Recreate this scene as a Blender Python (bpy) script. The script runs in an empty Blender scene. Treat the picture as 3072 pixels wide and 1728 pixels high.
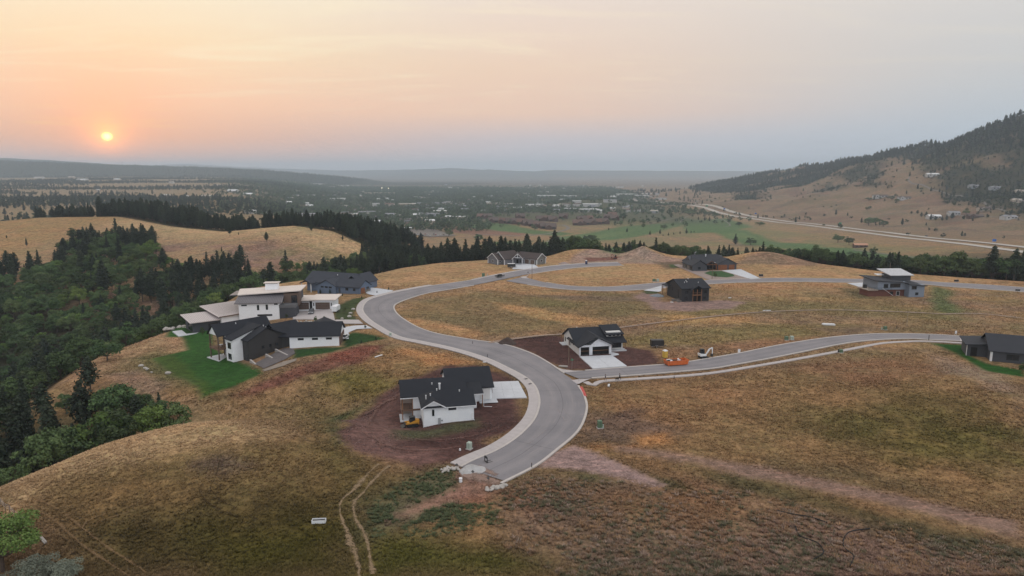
import bpy, bmesh, math, random
import numpy as np
from math import degrees, radians, sin, cos, pi, sqrt, atan2

# ------------------------------------------------------------------ camera, sky, sun, exposure
SC = bpy.context.scene
COL = SC.collection
CAM_Z = 54.0
PITCH = radians(9.8)
cam_d = bpy.data.cameras.new('camera')
cam_d.lens = 24.0
cam_d.sensor_width = 36.0
cam_d.clip_start = 0.5
cam_d.clip_end = 80000.0
cam = bpy.data.objects.new('camera', cam_d)
cam.location = (0, 0, CAM_Z)
cam.rotation_euler = (radians(90) - PITCH, 0, 0)
COL.objects.link(cam)
SC.camera = cam

SUN_AZ = radians(-30.1)      # measured from +Y towards +X
SUN_EL = radians(2.35)
SUN_DIR = (sin(SUN_AZ) * cos(SUN_EL), cos(SUN_AZ) * cos(SUN_EL), sin(SUN_EL))
sun_d = bpy.data.lights.new('sun', 'SUN')
sun_d.energy = 0.16
sun_d.angle = radians(1.2)
sun_d.color = (1.0, 0.62, 0.36)
sun = bpy.data.objects.new('sun', sun_d)
sun.rotation_euler = (radians(90) - SUN_EL, 0, pi - SUN_AZ)
sun.location = (-200, 300, 200)
COL.objects.link(sun)

SC.view_settings.view_transform = 'Standard'
SC.view_settings.look = 'None'
SC.view_settings.gamma = 1.0
SC.view_settings.exposure = 0.0
SC.view_settings.use_curve_mapping = False
SC.render.engine = 'CYCLES'
SC.cycles.use_denoising = True
SC.cycles.max_bounces = 6
SC.cycles.diffuse_bounces = 3
SC.cycles.glossy_bounces = 2
SC.cycles.transparent_max_bounces = 6
SC.cycles.volume_bounces = 1
SC.cycles.sample_clamp_indirect = 4.0


def s2l(*c):
    """sRGB 0-255 to linear"""
    return tuple((v / 255 / 12.92) if v <= 10 else ((v / 255 + 0.055) / 1.055) ** 2.4 for v in c)


class NT:
    """tiny helper to write node trees"""
    def __init__(self, tree):
        self.t = tree

    def n(self, typ, **kw):
        nd = self.t.nodes.new(typ)
        for k, v in kw.items():
            setattr(nd, k, v)
        return nd

    def put(self, sock, v):
        if v is None:
            return
        if isinstance(v, bpy.types.NodeSocket):
            self.t.links.new(v, sock)
        elif isinstance(v, bpy.types.Node):
            self.t.links.new(v.outputs[0], sock)
        else:
            if sock.type == 'RGBA' and not hasattr(v, '__len__'):
                v = (v, v, v, 1)
            elif sock.type == 'RGBA' and len(v) == 3:
                v = (*v, 1)
            elif sock.type == 'VECTOR' and not hasattr(v, '__len__'):
                v = (v, v, v)
            sock.default_value = v

    def m(self, op, a, b=None, c=None, clamp=False):
        nd = self.n('ShaderNodeMath', operation=op, use_clamp=clamp)
        for i, v in enumerate((a, b, c)):
            self.put(nd.inputs[i], v)
        return nd.outputs[0]

    def vm(self, op, a, b=None, out=0):
        nd = self.n('ShaderNodeVectorMath', operation=op)
        self.put(nd.inputs[0], a)
        self.put(nd.inputs[1], b)
        return nd.outputs['Value'] if op in ('DOT_PRODUCT', 'LENGTH', 'DISTANCE') else nd.outputs[0]

    def mix(self, f, a, b, blend='MIX'):
        nd = self.n('ShaderNodeMix', data_type='RGBA', blend_type=blend, clamp_factor=True)
        self.put(nd.inputs[0], f)
        self.put(nd.inputs[6], a)
        self.put(nd.inputs[7], b)
        return nd.outputs[2]

    def ss(self, v, lo, hi, a=0.0, b=1.0):
        nd = self.n('ShaderNodeMapRange', interpolation_type='SMOOTHSTEP')
        self.put(nd.inputs[0], v)
        for i, q in enumerate((lo, hi, a, b)):
            nd.inputs[i + 1].default_value = q
        return nd.outputs[0]

    def ramp(self, f, stops, interp='LINEAR'):
        nd = self.n('ShaderNodeValToRGB')
        cr = nd.color_ramp
        cr.interpolation = interp
        while len(cr.elements) < len(stops):
            cr.elements.new(0.5)
        for e, (p, c) in zip(cr.elements, stops):
            e.position = p
            e.color = (*c, 1) if len(c) == 3 else c
        self.put(nd.inputs[0], f)
        return nd.outputs[0]

    def noise(self, vec, scale, detail=3.0, rough=0.55, dim='3D', dist=0.0):
        nd = self.n('ShaderNodeTexNoise', noise_dimensions=dim)
        self.put(nd.inputs['Vector'], vec)
        nd.inputs['Scale'].default_value = scale
        nd.inputs['Detail'].default_value = detail
        nd.inputs['Roughness'].default_value = rough
        nd.inputs['Distortion'].default_value = dist
        return nd.outputs[0]

    def sep(self, v):
        nd = self.n('ShaderNodeSeparateXYZ')
        self.put(nd.inputs[0], v)
        return nd.outputs

    def comb(self, x, y, z):
        nd = self.n('ShaderNodeCombineXYZ')
        for i, v in enumerate((x, y, z)):
            self.put(nd.inputs[i], v)
        return nd.outputs[0]


def make_world():
    w = bpy.data.worlds.new('World')
    SC.world = w
    w.use_nodes = True
    t = w.node_tree
    t.nodes.clear()
    k = NT(t)
    tc = k.n('ShaderNodeTexCoord')
    d = k.vm('NORMALIZE', tc.outputs['Generated'])
    x, y, z = k.sep(d)
    # angle away from the sun's compass bearing, 0..180 degrees -> 0..1
    h = k.vm('NORMALIZE', k.comb(x, y, 0.0))
    ca = k.vm('DOT_PRODUCT', h, (sin(SUN_AZ), cos(SUN_AZ), 0))
    az = k.m('DIVIDE', k.m('ARCCOSINE', ca), pi)
    el = k.m('DIVIDE', k.m('ARCSINE', z), pi / 2)          # 0 horizon .. 1 zenith
    el = k.m('MAXIMUM', el, 0.0)
    # smoke-filled evening sky: elevation ramps towards the sun, 35 deg off, 70 deg off and behind
    P = lambda deg: deg / 90.0
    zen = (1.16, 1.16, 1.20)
    toward = k.ramp(el, [(0, s2l(214, 184, 180)), (P(2.4), s2l(234, 184, 158)), (P(5.0), s2l(252, 206, 174)), (P(9), s2l(252, 228, 190)),
                         (P(13), s2l(253, 240, 212)), (P(30), s2l(246, 238, 230)), (P(80), zen)])
    side = k.ramp(el, [(0, s2l(194, 196, 206)), (P(2.4), s2l(206, 198, 202)), (P(4.5), s2l(240, 204, 182)), (P(8), s2l(242, 212, 188)),
                       (P(13), s2l(240, 222, 208)), (P(30), s2l(236, 228, 222)), (P(80), zen)])
    off = k.ramp(el, [(0, s2l(182, 196, 210)), (P(3), s2l(188, 199, 209)), (P(7), s2l(205, 205, 205)), (P(13), s2l(220, 216, 212)),
                      (P(30), s2l(226, 223, 221)), (P(80), zen)])
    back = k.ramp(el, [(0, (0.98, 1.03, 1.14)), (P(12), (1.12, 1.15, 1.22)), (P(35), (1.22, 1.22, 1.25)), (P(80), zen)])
    c = k.mix(k.ss(az, 2 / 180, 34 / 180), toward, side)
    c = k.mix(k.ss(az, 28 / 180, 68 / 180), c, off)
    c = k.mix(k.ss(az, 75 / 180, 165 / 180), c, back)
    # thin streaky cirrus, seen as a flat sheet high above
    inv = k.m('DIVIDE', 1.0, k.m('ADD', k.m('MAXIMUM', z, 0.0), 0.05))
    cp = k.comb(k.m('MULTIPLY', x, inv), k.m('MULTIPLY', y, inv), 0.0)
    mp = k.n('ShaderNodeMapping')
    mp.inputs['Rotation'].default_value = (0, 0, radians(-28))
    mp.inputs['Scale'].default_value = (0.55, 1.6, 1)
    k.put(mp.inputs['Vector'], cp)
    cl = k.noise(mp.outputs[0], 1.15, 6, 0.6, dist=0.9)
    cl = k.ss(cl, 0.46, 0.74)
    cl = k.m('MULTIPLY', cl, k.ss(el, P(3.2), P(8)))
    cl = k.m('MULTIPLY', cl, k.ss(az, 10 / 180, 62 / 180, 1.0, 0.12))
    c = k.mix(k.m('MULTIPLY', cl, 0.75), c, s2l(255, 240, 208))
    # two thin bars of cloud just above the sun
    bar = k.comb(k.m('MULTIPLY', k.m('SUBTRACT', az, 0.0), 60.0), k.m('MULTIPLY', el, 700.0), k.m('MULTIPLY', x, 3.0))
    bn = k.noise(bar, 0.55, 4, 0.6, dist=0.5)
    bar = k.m('MULTIPLY', k.ss(bn, 0.53, 0.68), k.m('MULTIPLY', k.ss(el, P(2.2), P(3.0)), k.ss(el, P(5.2), P(3.8))))
    bar = k.m('MULTIPLY', bar, k.ss(az, 3 / 180, 7 / 180, 1.0, 0.0))
    c = k.mix(k.m('MULTIPLY', bar, 0.6), c, s2l(255, 214, 150))
    # Nishita sky for the cool light behind
    sky = k.n('ShaderNodeTexSky', sky_type='NISHITA', sun_disc=False)
    sky.sun_elevation = SUN_EL
    sky.sun_rotation = SUN_AZ
    sky.air_density = 1.0
    sky.dust_density = 2.0
    c = k.mix(1.0, c, k.mix(1.0, sky.outputs[0], (0.006, 0.006, 0.007), 'MULTIPLY'), 'ADD')
    # sun disc and its aureole
    cs = k.vm('DOT_PRODUCT', d, SUN_DIR)
    ang = k.m('MULTIPLY', k.m('ARCCOSINE', k.m('MINIMUM', cs, 0.9999999)), 180 / pi)
    glow = k.m('POWER', 2.718, k.m('MULTIPLY', ang, -0.55))
    glow2 = k.m('POWER', 2.718, k.m('MULTIPLY', ang, -1.6))
    vert = k.m('MULTIPLY', k.m('ABSOLUTE', k.m('SUBTRACT', k.m('MULTIPLY', el, 90.0), degrees(SUN_EL))), 0.75)
    disc = k.ss(k.m('ADD', ang, k.m('MULTIPLY', vert, vert)), 0.06, 0.42, 1.0, 0.0)
    wide = k.m('POWER', 2.718, k.m('MULTIPLY', ang, -0.26))
    c = k.mix(k.m('MULTIPLY', wide, 0.62), c, (1.08, 0.43, 0.17))
    c = k.mix(1.0, c, k.mix(k.m('MULTIPLY', glow, 1.0), (0, 0, 0), (0.45, 0.10, 0.0)), 'ADD')
    c = k.mix(1.0, c, k.mix(k.m('MULTIPLY', glow2, 1.0), (0, 0, 0), (1.9, 0.62, 0.05)), 'ADD')
    c = k.mix(1.0, c, k.mix(disc, (0, 0, 0), (5.0, 3.0, 0.7)), 'ADD')
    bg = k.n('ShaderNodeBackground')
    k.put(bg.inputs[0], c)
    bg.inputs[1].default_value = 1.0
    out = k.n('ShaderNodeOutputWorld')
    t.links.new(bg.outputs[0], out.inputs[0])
    w.cycles.sampling_method = 'MANUAL'
    w.cycles.sample_map_resolution = 1024


make_world()
# ------------------------------------------------------------------ terrain as a height function
def vnoise(x, y, seed=0):
    xi = np.floor(x).astype(np.int64); yi = np.floor(y).astype(np.int64)
    fx = x - xi; fy = y - yi
    fx = fx * fx * (3 - 2 * fx); fy = fy * fy * (3 - 2 * fy)

    def hsh(a, b):
        n = (a * 374761393 + b * 668265263 + seed * 974634721) & 0xffffffff
        n = ((n ^ (n >> 13)) * 1274126177) & 0xffffffff
        n = n ^ (n >> 16)
        return (n & 0xffff) / 65535.0
    a = hsh(xi, yi); b = hsh(xi + 1, yi); c = hsh(xi, yi + 1); d = hsh(xi + 1, yi + 1)
    return (a + (b - a) * fx) * (1 - fy) + (c + (d - c) * fx) * fy


def fbm(x, y, scale, octv=4, seed=0, gain=0.5):
    """-1 .. 1"""
    s = 0.0; a = 1.0; tot = 0.0
    x = np.asarray(x, float) / scale; y = np.asarray(y, float) / scale
    for i in range(octv):
        s = s + a * (vnoise(x, y, seed + i * 17) * 2 - 1); tot += a
        x = x * 2.03 + 13.7; y = y * 2.03 - 7.1; a *= gain
    return s / tot


def sstep(a, b, x):
    t = np.clip((x - a) / (b - a), 0, 1)
    return t * t * (3 - 2 * t)


def smax(a, b, k):
    return 0.5 * (a + b + np.sqrt((a - b) ** 2 + k * k))


def poly_sd(poly, X, Y):
    """signed distance to a closed polygon, negative inside"""
    P = np.asarray(poly, float); Q = np.roll(P, -1, 0)
    d2 = np.full(np.shape(X), 1e18); ins = np.zeros(np.shape(X), bool)
    for (ax, ay), (bx, by) in zip(P, Q):
        ex, ey = bx - ax, by - ay
        wx, wy = X - ax, Y - ay
        t = np.clip((wx * ex + wy * ey) / (ex * ex + ey * ey + 1e-12), 0, 1)
        d2 = np.minimum(d2, (wx - ex * t) ** 2 + (wy - ey * t) ** 2)
        if ay != by:
            c = (ay > Y) != (by > Y)
            ins ^= c & (X < ex * (Y - ay) / (by - ay) + ax)
    d = np.sqrt(d2)
    return np.where(ins, -d, d)


def line_d(pts, X, Y):
    """distance to an open polyline, the interpolated third value there, side (+1 left of travel)"""
    d2 = np.full(np.shape(X), 1e18); zz = np.zeros(np.shape(X)); sd = np.ones(np.shape(X))
    for a, b in zip(pts[:-1], pts[1:]):
        ex, ey = b[0] - a[0], b[1] - a[1]
        wx, wy = X - a[0], Y - a[1]
        t = np.clip((wx * ex + wy * ey) / (ex * ex + ey * ey + 1e-12), 0, 1)
        q = (wx - ex * t) ** 2 + (wy - ey * t) ** 2
        m = q < d2
        d2 = np.where(m, q, d2)
        if len(a) > 2:
            zz = np.where(m, a[2] + (b[2] - a[2]) * t, zz)
        sd = np.where(m, np.where(ex * wy - ey * wx > 0, 1.0, -1.0), sd)
    return np.sqrt(d2), zz, sd


PLATEAU = [(-108, -400), (-104, 40), (-97, 90), (-91, 110), (-83, 130), (-74, 141), (-66, 146), (-62, 152), (-66, 162), (-88, 170), (-112, 180), (-129, 190),
           (-136, 222), (-131, 254), (-128, 300), (-126, 325), (-100, 345), (-76, 358), (-62, 385), (-44, 404), (-10, 420), (34, 436), (60, 446), (100, 440),
           (130, 430), (165, 424), (182, 400), (205, 365), (254, 336), (330, 305), (420, 200), (450, -400)]
HILL2 = [(-900, 640, -4), (-620, 640, 2), (-487, 651, 5.6), (-467, 676, 7.3), (-380, 661, 8.7), (-303, 606, 5), (-237, 560, 4.5), (-180, 560, 9.4),
         (-144, 543, 6.7), (-116, 519, -0.5), (-98, 508, -9), (-62, 520, -19), (-20, 540, -28), (40, 560, -38), (90, 570, -48)]
RIDGE_R = [(1900, 300, 60), (1600, 800, 160), (1450, 1400, 232), (1360, 1853, 213), (1335, 2148, 143), (1320, 2548, 106), (1244, 3049, 58), (1080, 3350, 8), (921, 3544, -40), (760, 3900, -64)]
RIDGE_L = [(-9000, 3900, 190), (-5200, 4700, 150), (-3750, 5090, 128), (-3138, 5290, 100), (-2479, 5490, 82), (-2013, 5600, 60), (-1447, 5800, 4), (-1000, 6000, -60)]
RIDGE_L2 = [(-12000, 7000, 260), (-6000, 8100, 200), (-5300, 8300, 168), (-4500, 8500, 90), (-3800, 8700, 20)]


def _far_pts():
    out = []
    for xs, ys, t in ((-900, 500, 15000), (200, 502, 15000), (480, 494, 15000), (560, 491, 15000), (700, 499, 15000), (850, 506, 14500), (1030, 511, 14000), (1200, 509, 13500),
                      (1300, 506, 13200), (1347, 503, 13000), (1420, 508, 13000), (1440, 510, 12500), (1470, 508, 12000), (1560, 512, 12000), (1605, 514, 12500),
                      (1640, 510, 12500), (1750, 511, 12500), (1880, 511, 12500), (2000, 512, 13000), (2150, 513, 13000), (2250, 514, 13000), (2700, 510, 13000), (3500, 505, 13000)):
        cx = (xs - 1536) / 2048; cy = (864 - ys) / 2048
        out.append((cx * t, (cos(PITCH) + sin(PITCH) * cy) * t, CAM_Z + t * (-sin(PITCH) + cos(PITCH) * cy)))
    return out


FARHILLS = _far_pts()


def height(X, Y):
    X = np.asarray(X, float); Y = np.asarray(Y, float)
    # --- subdivision plateau
    d = poly_sd(PLATEAU, X, Y)
    dd = np.maximum(d + 6, 0)
    top = 0.35 * fbm(X, Y, 60, 3, 3)
    # shelf under the modern houses leans down towards the ravine
    sa = np.interp(X, [-130, -116, -93, -80, -70, -60], [-5.4, -4.8, -3.4, -3.0, -0.5, 0])
    sb = np.interp(X, [-130, -117, -108, -88, -70, -60], [-5.4, -5.0, -4.0, -1.5, -0.2, 0])
    wy = sstep(222, 240, Y)
    top = top + (sa * (1 - wy) + sb * wy) * sstep(160, 188, Y) * sstep(345, 285, Y)
    # walk-out ground at the back corner of the white house inside the bend
    top = top - 2.0 * np.exp(-((X + 26) / 6) ** 2 - ((Y - 146) / 6.5) ** 2) - 0.7 * np.exp(-((X + 19) / 4) ** 2 - ((Y - 139) / 4) ** 2)
    # swale below the white gabled house, low ground between knoll and shelf
    top = top - 6.5 * np.exp(-((X + 50) / 26) ** 2 - ((Y - 159) / 13) ** 2)
    # near knoll and the field to the right swell a little
    top = top + 2.6 * np.exp(-((X + 52) / 26) ** 2 - ((Y - 124) / 20) ** 2)
    top = top + 3.0 * np.exp(-((X - 108) / 42) ** 2 - ((Y - 152) / 24) ** 2)
    # grassy knoll and spoil heaps along the north edge
    top = top + 5.6 * np.exp(-(((X - 151) / 20) ** 2) ** 1.1 - ((Y - 408) / 13) ** 2)
    top = top + 7.4 * np.exp(-np.abs((X - 82) / 12.5) ** 1.25 - np.abs((Y - 424) / 8) ** 1.4)
    top = top + 4.0 * np.exp(-np.abs((X - 46) / 19) ** 3 - ((Y - 434) / 8) ** 2)
    slope = 0.62 - 0.32 * sstep(340, 400, Y + 0.55 * np.maximum(X, 0))
    plat = top - slope * (np.sqrt(dd * dd + 49) - 7)
    # --- valley base
    lw = sstep(-0.20, -0.42, X / (np.abs(Y) + 60)) * sstep(600, 900, Y)
    val = -42 - 10 * sstep(500, 1000, Y) - 9 * sstep(1000, 2200, Y) - 8 * sstep(3000, 9000, Y)
    val = val + 17 * sstep(200, 560, X) * sstep(1600, 700, Y)
    val = val + 2.5 * fbm(X, Y, 260, 4, 11) * sstep(480, 700, Y)
    left = -24 + 0.0078 * (Y - 1000) + 9 * fbm(X, Y, 520, 3, 21)
    base = val * (1 - lw) + left * lw
    # ravine floor on the left
    rav = -40 + 4 * fbm(X, Y, 90, 3, 5)
    base = np.where(Y < 640, rav * sstep(20, -80, X) + base * (1 - sstep(20, -80, X)), base)
    # --- grassy hill across the ravine
    d2, z2, s2 = line_d(HILL2, X, Y)
    front = z2 - 0.055 * d2 - 0.00034 * d2 * d2
    back = z2 - 0.05 * d2 - 0.0022 * d2 * d2
    hill2 = np.where(s2 < 0, front, back) + 1.5 * fbm(X, Y, 110, 3, 31)
    # --- east hill beyond the highway
    d3, z3, s3 = line_d(RIDGE_R, X, Y)
    W = 820.0
    u = np.clip(d3 / W, 0, 1)
    b3 = np.where(Y < 2200, -46, -58) + 0 * X
    spur = 1 - np.abs(fbm(X + 0.35 * Y, Y, 420, 4, 41))
    hr = (z3 - b3) * (1 - u) ** 1.75
    hr = hr * (0.70 + 0.75 * (spur - 0.45) * sstep(0.02, 0.3, u) + 0.32 * sstep(0.3, 0.0, u))
    hr = hr + 11 * fbm(X, Y, 130, 4, 43) * sstep(0.0, 40, hr)
    base = base + np.maximum(hr, 0) * (1 - 0.0 * X) * np.where(d3 < W, 1, 0)
    # small bare knolls in the valley
    for (kx, ky, kh, kr) in ((250, 2050, 26, 150), (-330, 1180, 20, 75), (95, 1560, 8, 190), (640, 2000, 14, 160), (180, 860, 5, 80), (60, 1000, 4, 90)):
        base = base + kh * np.exp(-((X - kx) / kr) ** 2 - ((Y - ky) / (kr * 1.2)) ** 2)
    # --- far ridges
    for pts, w, pw, sd in ((RIDGE_L, 900, 1.3, 51), (RIDGE_L2, 1500, 1.3, 52), (FARHILLS, 2600, 1.25, 53)):
        dr, zr, _ = line_d(pts, X, Y)
        g = (1 - np.clip(dr / w, 0, 1)) ** pw
        base = smax(base, -64 + (zr + 64 + 6 * fbm(X, Y, 300, 3, sd)) * g + (g <= 0) * -40, 6)
    h = smax(base, hill2, 6)
    h = smax(h, plat, 4)
    return h


def ray_dir(xs, ys):
    cx = (np.asarray(xs, float) - 1536) / 2048; cy = (864 - np.asarray(ys, float)) / 2048
    return cx, cos(PITCH) + sin(PITCH) * cy, -sin(PITCH) + cos(PITCH) * cy


def geo_axis(stops):
    """[(start, step), ..., (end, None)] with steps growing linearly in between"""
    out = [stops[0][0]]
    for (a, sa), (b, sb) in zip(stops[:-1], stops[1:]):
        if sb is None: sb = sa
        x = out[-1]
        while x < b - 1e-6:
            u = (x - a) / (b - a)
            x += sa + (sb - sa) * u
            out.append(min(x, b))
    return np.array(out)


GX = np.concatenate([-geo_axis([(0, 1.25), (190, 1.25), (300, 2.5), (520, 4.5), (1200, 24), (5000, 160), (20000, 800)])[::-1][:-1],
                     geo_axis([(0, 1.25), (190, 1.25), (300, 2.8), (560, 6), (1500, 13), (2400, 60), (20000, 900)])])
GY = geo_axis([(-400, 40), (60, 6), (85, 1.2), (300, 1.3), (460, 1.6), (720, 4), (1600, 9), (3600, 26), (7000, 90), (24000, 500)])
XX, YY = np.meshgrid(GX, GY)
HH = height(XX, YY)


def hi(X, Y):
    """height read back from the ground grid"""
    X = np.asarray(X, float); Y = np.asarray(Y, float)
    i = np.clip(np.searchsorted(GX, X) - 1, 0, len(GX) - 2); j = np.clip(np.searchsorted(GY, Y) - 1, 0, len(GY) - 2)
    u = np.clip((X - GX[i]) / (GX[i + 1] - GX[i]), 0, 1); v = np.clip((Y - GY[j]) / (GY[j + 1] - GY[j]), 0, 1)
    return (HH[j, i] * (1 - u) + HH[j, i + 1] * u) * (1 - v) + (HH[j + 1, i] * (1 - u) + HH[j + 1, i + 1] * u) * v


_TT = np.concatenate([np.arange(70, 700, 0.8), 700 * 1.003 ** np.arange(0, 1150)])


def at(xs, ys, lift=0.0):
    """where the line of sight through photo pixel (xs, ys) first meets the land"""
    dx, dy, dz = ray_dir(xs, ys)
    t = _TT
    g = CAM_Z + dz * t - hi(dx * t, dy * t) - lift
    if not (g < 0).any():          # looks over the land: take the closest approach
        q = t[int(np.argmin(g / t))]
        return np.array([dx * q, dy * q])
    i = int(np.argmax(g < 0))
    if i == 0:
        q = t[0]
    else:
        q = t[i - 1] + (t[i] - t[i - 1]) * g[i - 1] / (g[i - 1] - g[i] + 1e-9)
    return np.array([dx * q, dy * q])


def ats(pts):
    return [tuple(at(x, y)) for x, y in pts]


def zat(x, y):
    return float(hi(x, y))


def project(X, Y, Z):
    dz = Z - CAM_Z
    f = Y * cos(PITCH) - dz * sin(PITCH)
    u = Y * sin(PITCH) + dz * cos(PITCH)
    return 1536 + 2048 * X / f, 864 - 2048 * u / f, f
# ------------------------------------------------------------------ helpers: objects and materials
MATS = {}


def new_mat(name):
    m = bpy.data.materials.new(name)
    m.use_nodes = True
    t = m.node_tree
    b = t.nodes['Principled BSDF']
    return m, NT(t), b


def mat(name, col, rough=0.8, var=0.12, scale=3.0, metal=0.0, bump=0.0, spec=0.3, detail=4):
    """painted / weathered plain surface: base colour with soft blotches and fine grain"""
    if name in MATS:
        return MATS[name]
    m, k, b = new_mat(name)
    tc = k.n('ShaderNodeTexCoord')
    n1 = k.noise(tc.outputs['Object'], scale, detail, 0.6)
    n2 = k.noise(tc.outputs['Object'], scale * 0.17, 2, 0.5)
    f = k.m('ADD', k.m('MULTIPLY', n1, 0.6), k.m('MULTIPLY', n2, 0.4))
    lo = tuple(v * (1 - var) for v in col); hi = tuple(min(1, v * (1 + var)) for v in col)
    c = k.ramp(f, [(0.3, lo), (0.7, hi)])
    k.put(b.inputs['Base Color'], c)
    b.inputs['Roughness'].default_value = rough
    b.inputs['Metallic'].default_value = metal
    b.inputs['Specular IOR Level'].default_value = spec
    if bump:
        bp = k.n('ShaderNodeBump')
        bp.inputs['Strength'].default_value = bump
        bp.inputs['Distance'].default_value = 0.05
        k.put(bp.inputs['Height'], n1)
        k.put(b.inputs['Normal'], bp.outputs[0])
    MATS[name] = m
    return m


def mesh_obj(name, verts, faces, material, parent=None, smooth=False):
    me = bpy.data.meshes.new(name)
    me.from_pydata([tuple(v) for v in verts], [], [tuple(f) for f in faces])
    me.update()
    if material is not None:
        me.materials.append(material)
    if smooth:
        me.shade_smooth()
    o = bpy.data.objects.new(name, me)
    COL.objects.link(o)
    if parent is not None:
        o.parent = parent
    return o


def tag(o, label=None, cat=None, group=None, kind=None):
    if label: o['label'] = label
    if cat: o['category'] = cat
    if group: o['group'] = group
    if kind: o['kind'] = kind
    return o


def empty(name, loc, rz=0.0, label=None, cat=None, group=None):
    o = bpy.data.objects.new(name, None)
    o.empty_display_size = 0.3
    COL.objects.link(o)
    o.location = loc
    o.rotation_euler = (0, 0, rz)
    return tag(o, label, cat, group)


def copy_tree(o, parent=None):
    c = o.copy()
    COL.objects.link(c)
    c.parent = parent
    for ch in list(o.children):
        copy_tree(ch, c)
    return c


class MB:
    """collects simple solids into one mesh"""
    def __init__(self):
        self.v = []; self.f = []

    def add(self, vs, fs):
        o = len(self.v)
        self.v += [tuple(p) for p in vs]
        self.f += [tuple(i + o for i in f) for f in fs]
        return self

    def box(self, x0, x1, y0, y1, z0, z1):
        return self.add([(x0, y0, z0), (x1, y0, z0), (x1, y1, z0), (x0, y1, z0), (x0, y0, z1), (x1, y0, z1), (x1, y1, z1), (x0, y1, z1)],
                        [(0, 3, 2, 1), (4, 5, 6, 7), (0, 1, 5, 4), (1, 2, 6, 5), (2, 3, 7, 6), (3, 0, 4, 7)])

    def hexa(self, p):
        """8 corners, bottom ring then top ring"""
        return self.add(p, [(0, 3, 2, 1), (4, 5, 6, 7), (0, 1, 5, 4), (1, 2, 6, 5), (2, 3, 7, 6), (3, 0, 4, 7)])

    def prism(self, ring, d):
        """extrude planar ring of 3d points by vector d"""
        n = len(ring)
        r2 = [(p[0] + d[0], p[1] + d[1], p[2] + d[2]) for p in ring]
        fs = [tuple(range(n))[::-1], tuple(range(n, 2 * n))]
        fs += [(i, (i + 1) % n, n + (i + 1) % n, n + i) for i in range(n)]
        return self.add(list(ring) + r2, fs)

    def cyl(self, a, b, r0, r1=None, n=8):
        a = np.array(a, float); b = np.array(b, float)
        r1 = r0 if r1 is None else r1
        d = b - a; d /= (np.linalg.norm(d) + 1e-9)
        u = np.cross(d, (0, 0, 1) if abs(d[2]) < 0.9 else (1, 0, 0)); u /= np.linalg.norm(u)
        w = np.cross(d, u)
        vs = []
        for c, r in ((a, r0), (b, r1)):
            for i in range(n):
                q = 2 * pi * i / n
                vs.append(c + (u * cos(q) + w * sin(q)) * r)
        fs = [tuple(range(n))[::-1], tuple(range(n, 2 * n))] + [(i, (i + 1) % n, n + (i + 1) % n, n + i) for i in range(n)]
        return self.add(vs, fs)

    def build(self, name, material, parent=None, smooth=False):
        return mesh_obj(name, self.v, self.f, material, parent, smooth)


def resample(pts, step):
    """smooth Catmull-Rom through 2d points, then even steps"""
    P = [np.array(p, float) for p in pts]
    P = [2 * P[0] - P[1]] + P + [2 * P[-1] - P[-2]]
    out = []
    for i in range(1, len(P) - 2):
        a, b, c, d = P[i - 1:i + 3]
        for t in np.linspace(0, 1, 24, endpoint=False):
            out.append(0.5 * (2 * b + (c - a) * t + (2 * a - 5 * b + 4 * c - d) * t * t + (3 * b - a - 3 * c + d) * t ** 3))
    out.append(P[-2])
    out = np.array(out)
    s = np.concatenate([[0], np.cumsum(np.linalg.norm(np.diff(out, axis=0), axis=1))])
    n = max(2, int(round(s[-1] / step)) + 1)
    q = np.linspace(0, s[-1], n)
    return np.stack([np.interp(q, s, out[:, 0]), np.interp(q, s, out[:, 1])], 1)


def resample_n(pts, n):
    r = resample(pts, 0.5)
    s = np.linspace(0, len(r) - 1, n)
    i = np.arange(len(r))
    return np.stack([np.interp(s, i, r[:, 0]), np.interp(s, i, r[:, 1])], 1)


def normals2(p):
    t = np.gradient(p, axis=0)
    t /= np.linalg.norm(t, axis=1)[:, None] + 1e-9
    return np.stack([-t[:, 1], t[:, 0]], 1)


def strip(name, A, B, zoff, material, parent=None, across=4, kind=None, thick=0.0, drop=0.35):
    """sheet between two edge lines of equal length, laid on the land"""
    n = len(A)
    vs = []; fs = []
    w = np.linspace(0, 1, across + 1)
    XY = (A[:, None, :] * (1 - w)[None, :, None] + B[:, None, :] * w[None, :, None]).reshape(-1, 2)
    Z = hi(XY[:, 0], XY[:, 1]) + zoff
    vs = np.column_stack([XY, Z]).tolist()
    c = across + 1
    for i in range(n - 1):
        for j in range(across):
            fs.append((i * c + j, i * c + j + 1, (i + 1) * c + j + 1, (i + 1) * c + j))
    if thick:
        for j, s in ((0, 1), (across, -1)):
            o = len(vs)
            for i in range(n):
                x, y, z = vs[i * c + j]
                vs.append((x, y, z - thick))
            for i in range(n - 1):
                f = (i * c + j, (i + 1) * c + j, o + i + 1, o + i)
                fs.append(f if s > 0 else f[::-1])
        for i, s in ((0, -1), (n - 1, 1)):
            o = len(vs)
            for j in range(c):
                x, y, z = vs[i * c + j]
                vs.append((x, y, z - thick))
            for j in range(across):
                f = (i * c + j, i * c + j + 1, o + j + 1, o + j)
                fs.append(f if s > 0 else f[::-1])
    o = mesh_obj(name, vs, fs, material, parent)
    ew = np.zeros(len(vs), np.float32); al = np.zeros(len(vs), np.float32)
    ew[:n * c] = np.tile(w, n); al[:n * c] = np.repeat(np.concatenate([[0], np.cumsum(np.linalg.norm(np.diff(A, axis=0), axis=1))]), c)
    for nm, arr in (('across', ew), ('along', al)):
        a_ = o.data.attributes.new(nm, 'FLOAT', 'POINT'); a_.data.foreach_set('value', arr)
    if kind: o['kind'] = kind
    return o


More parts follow.
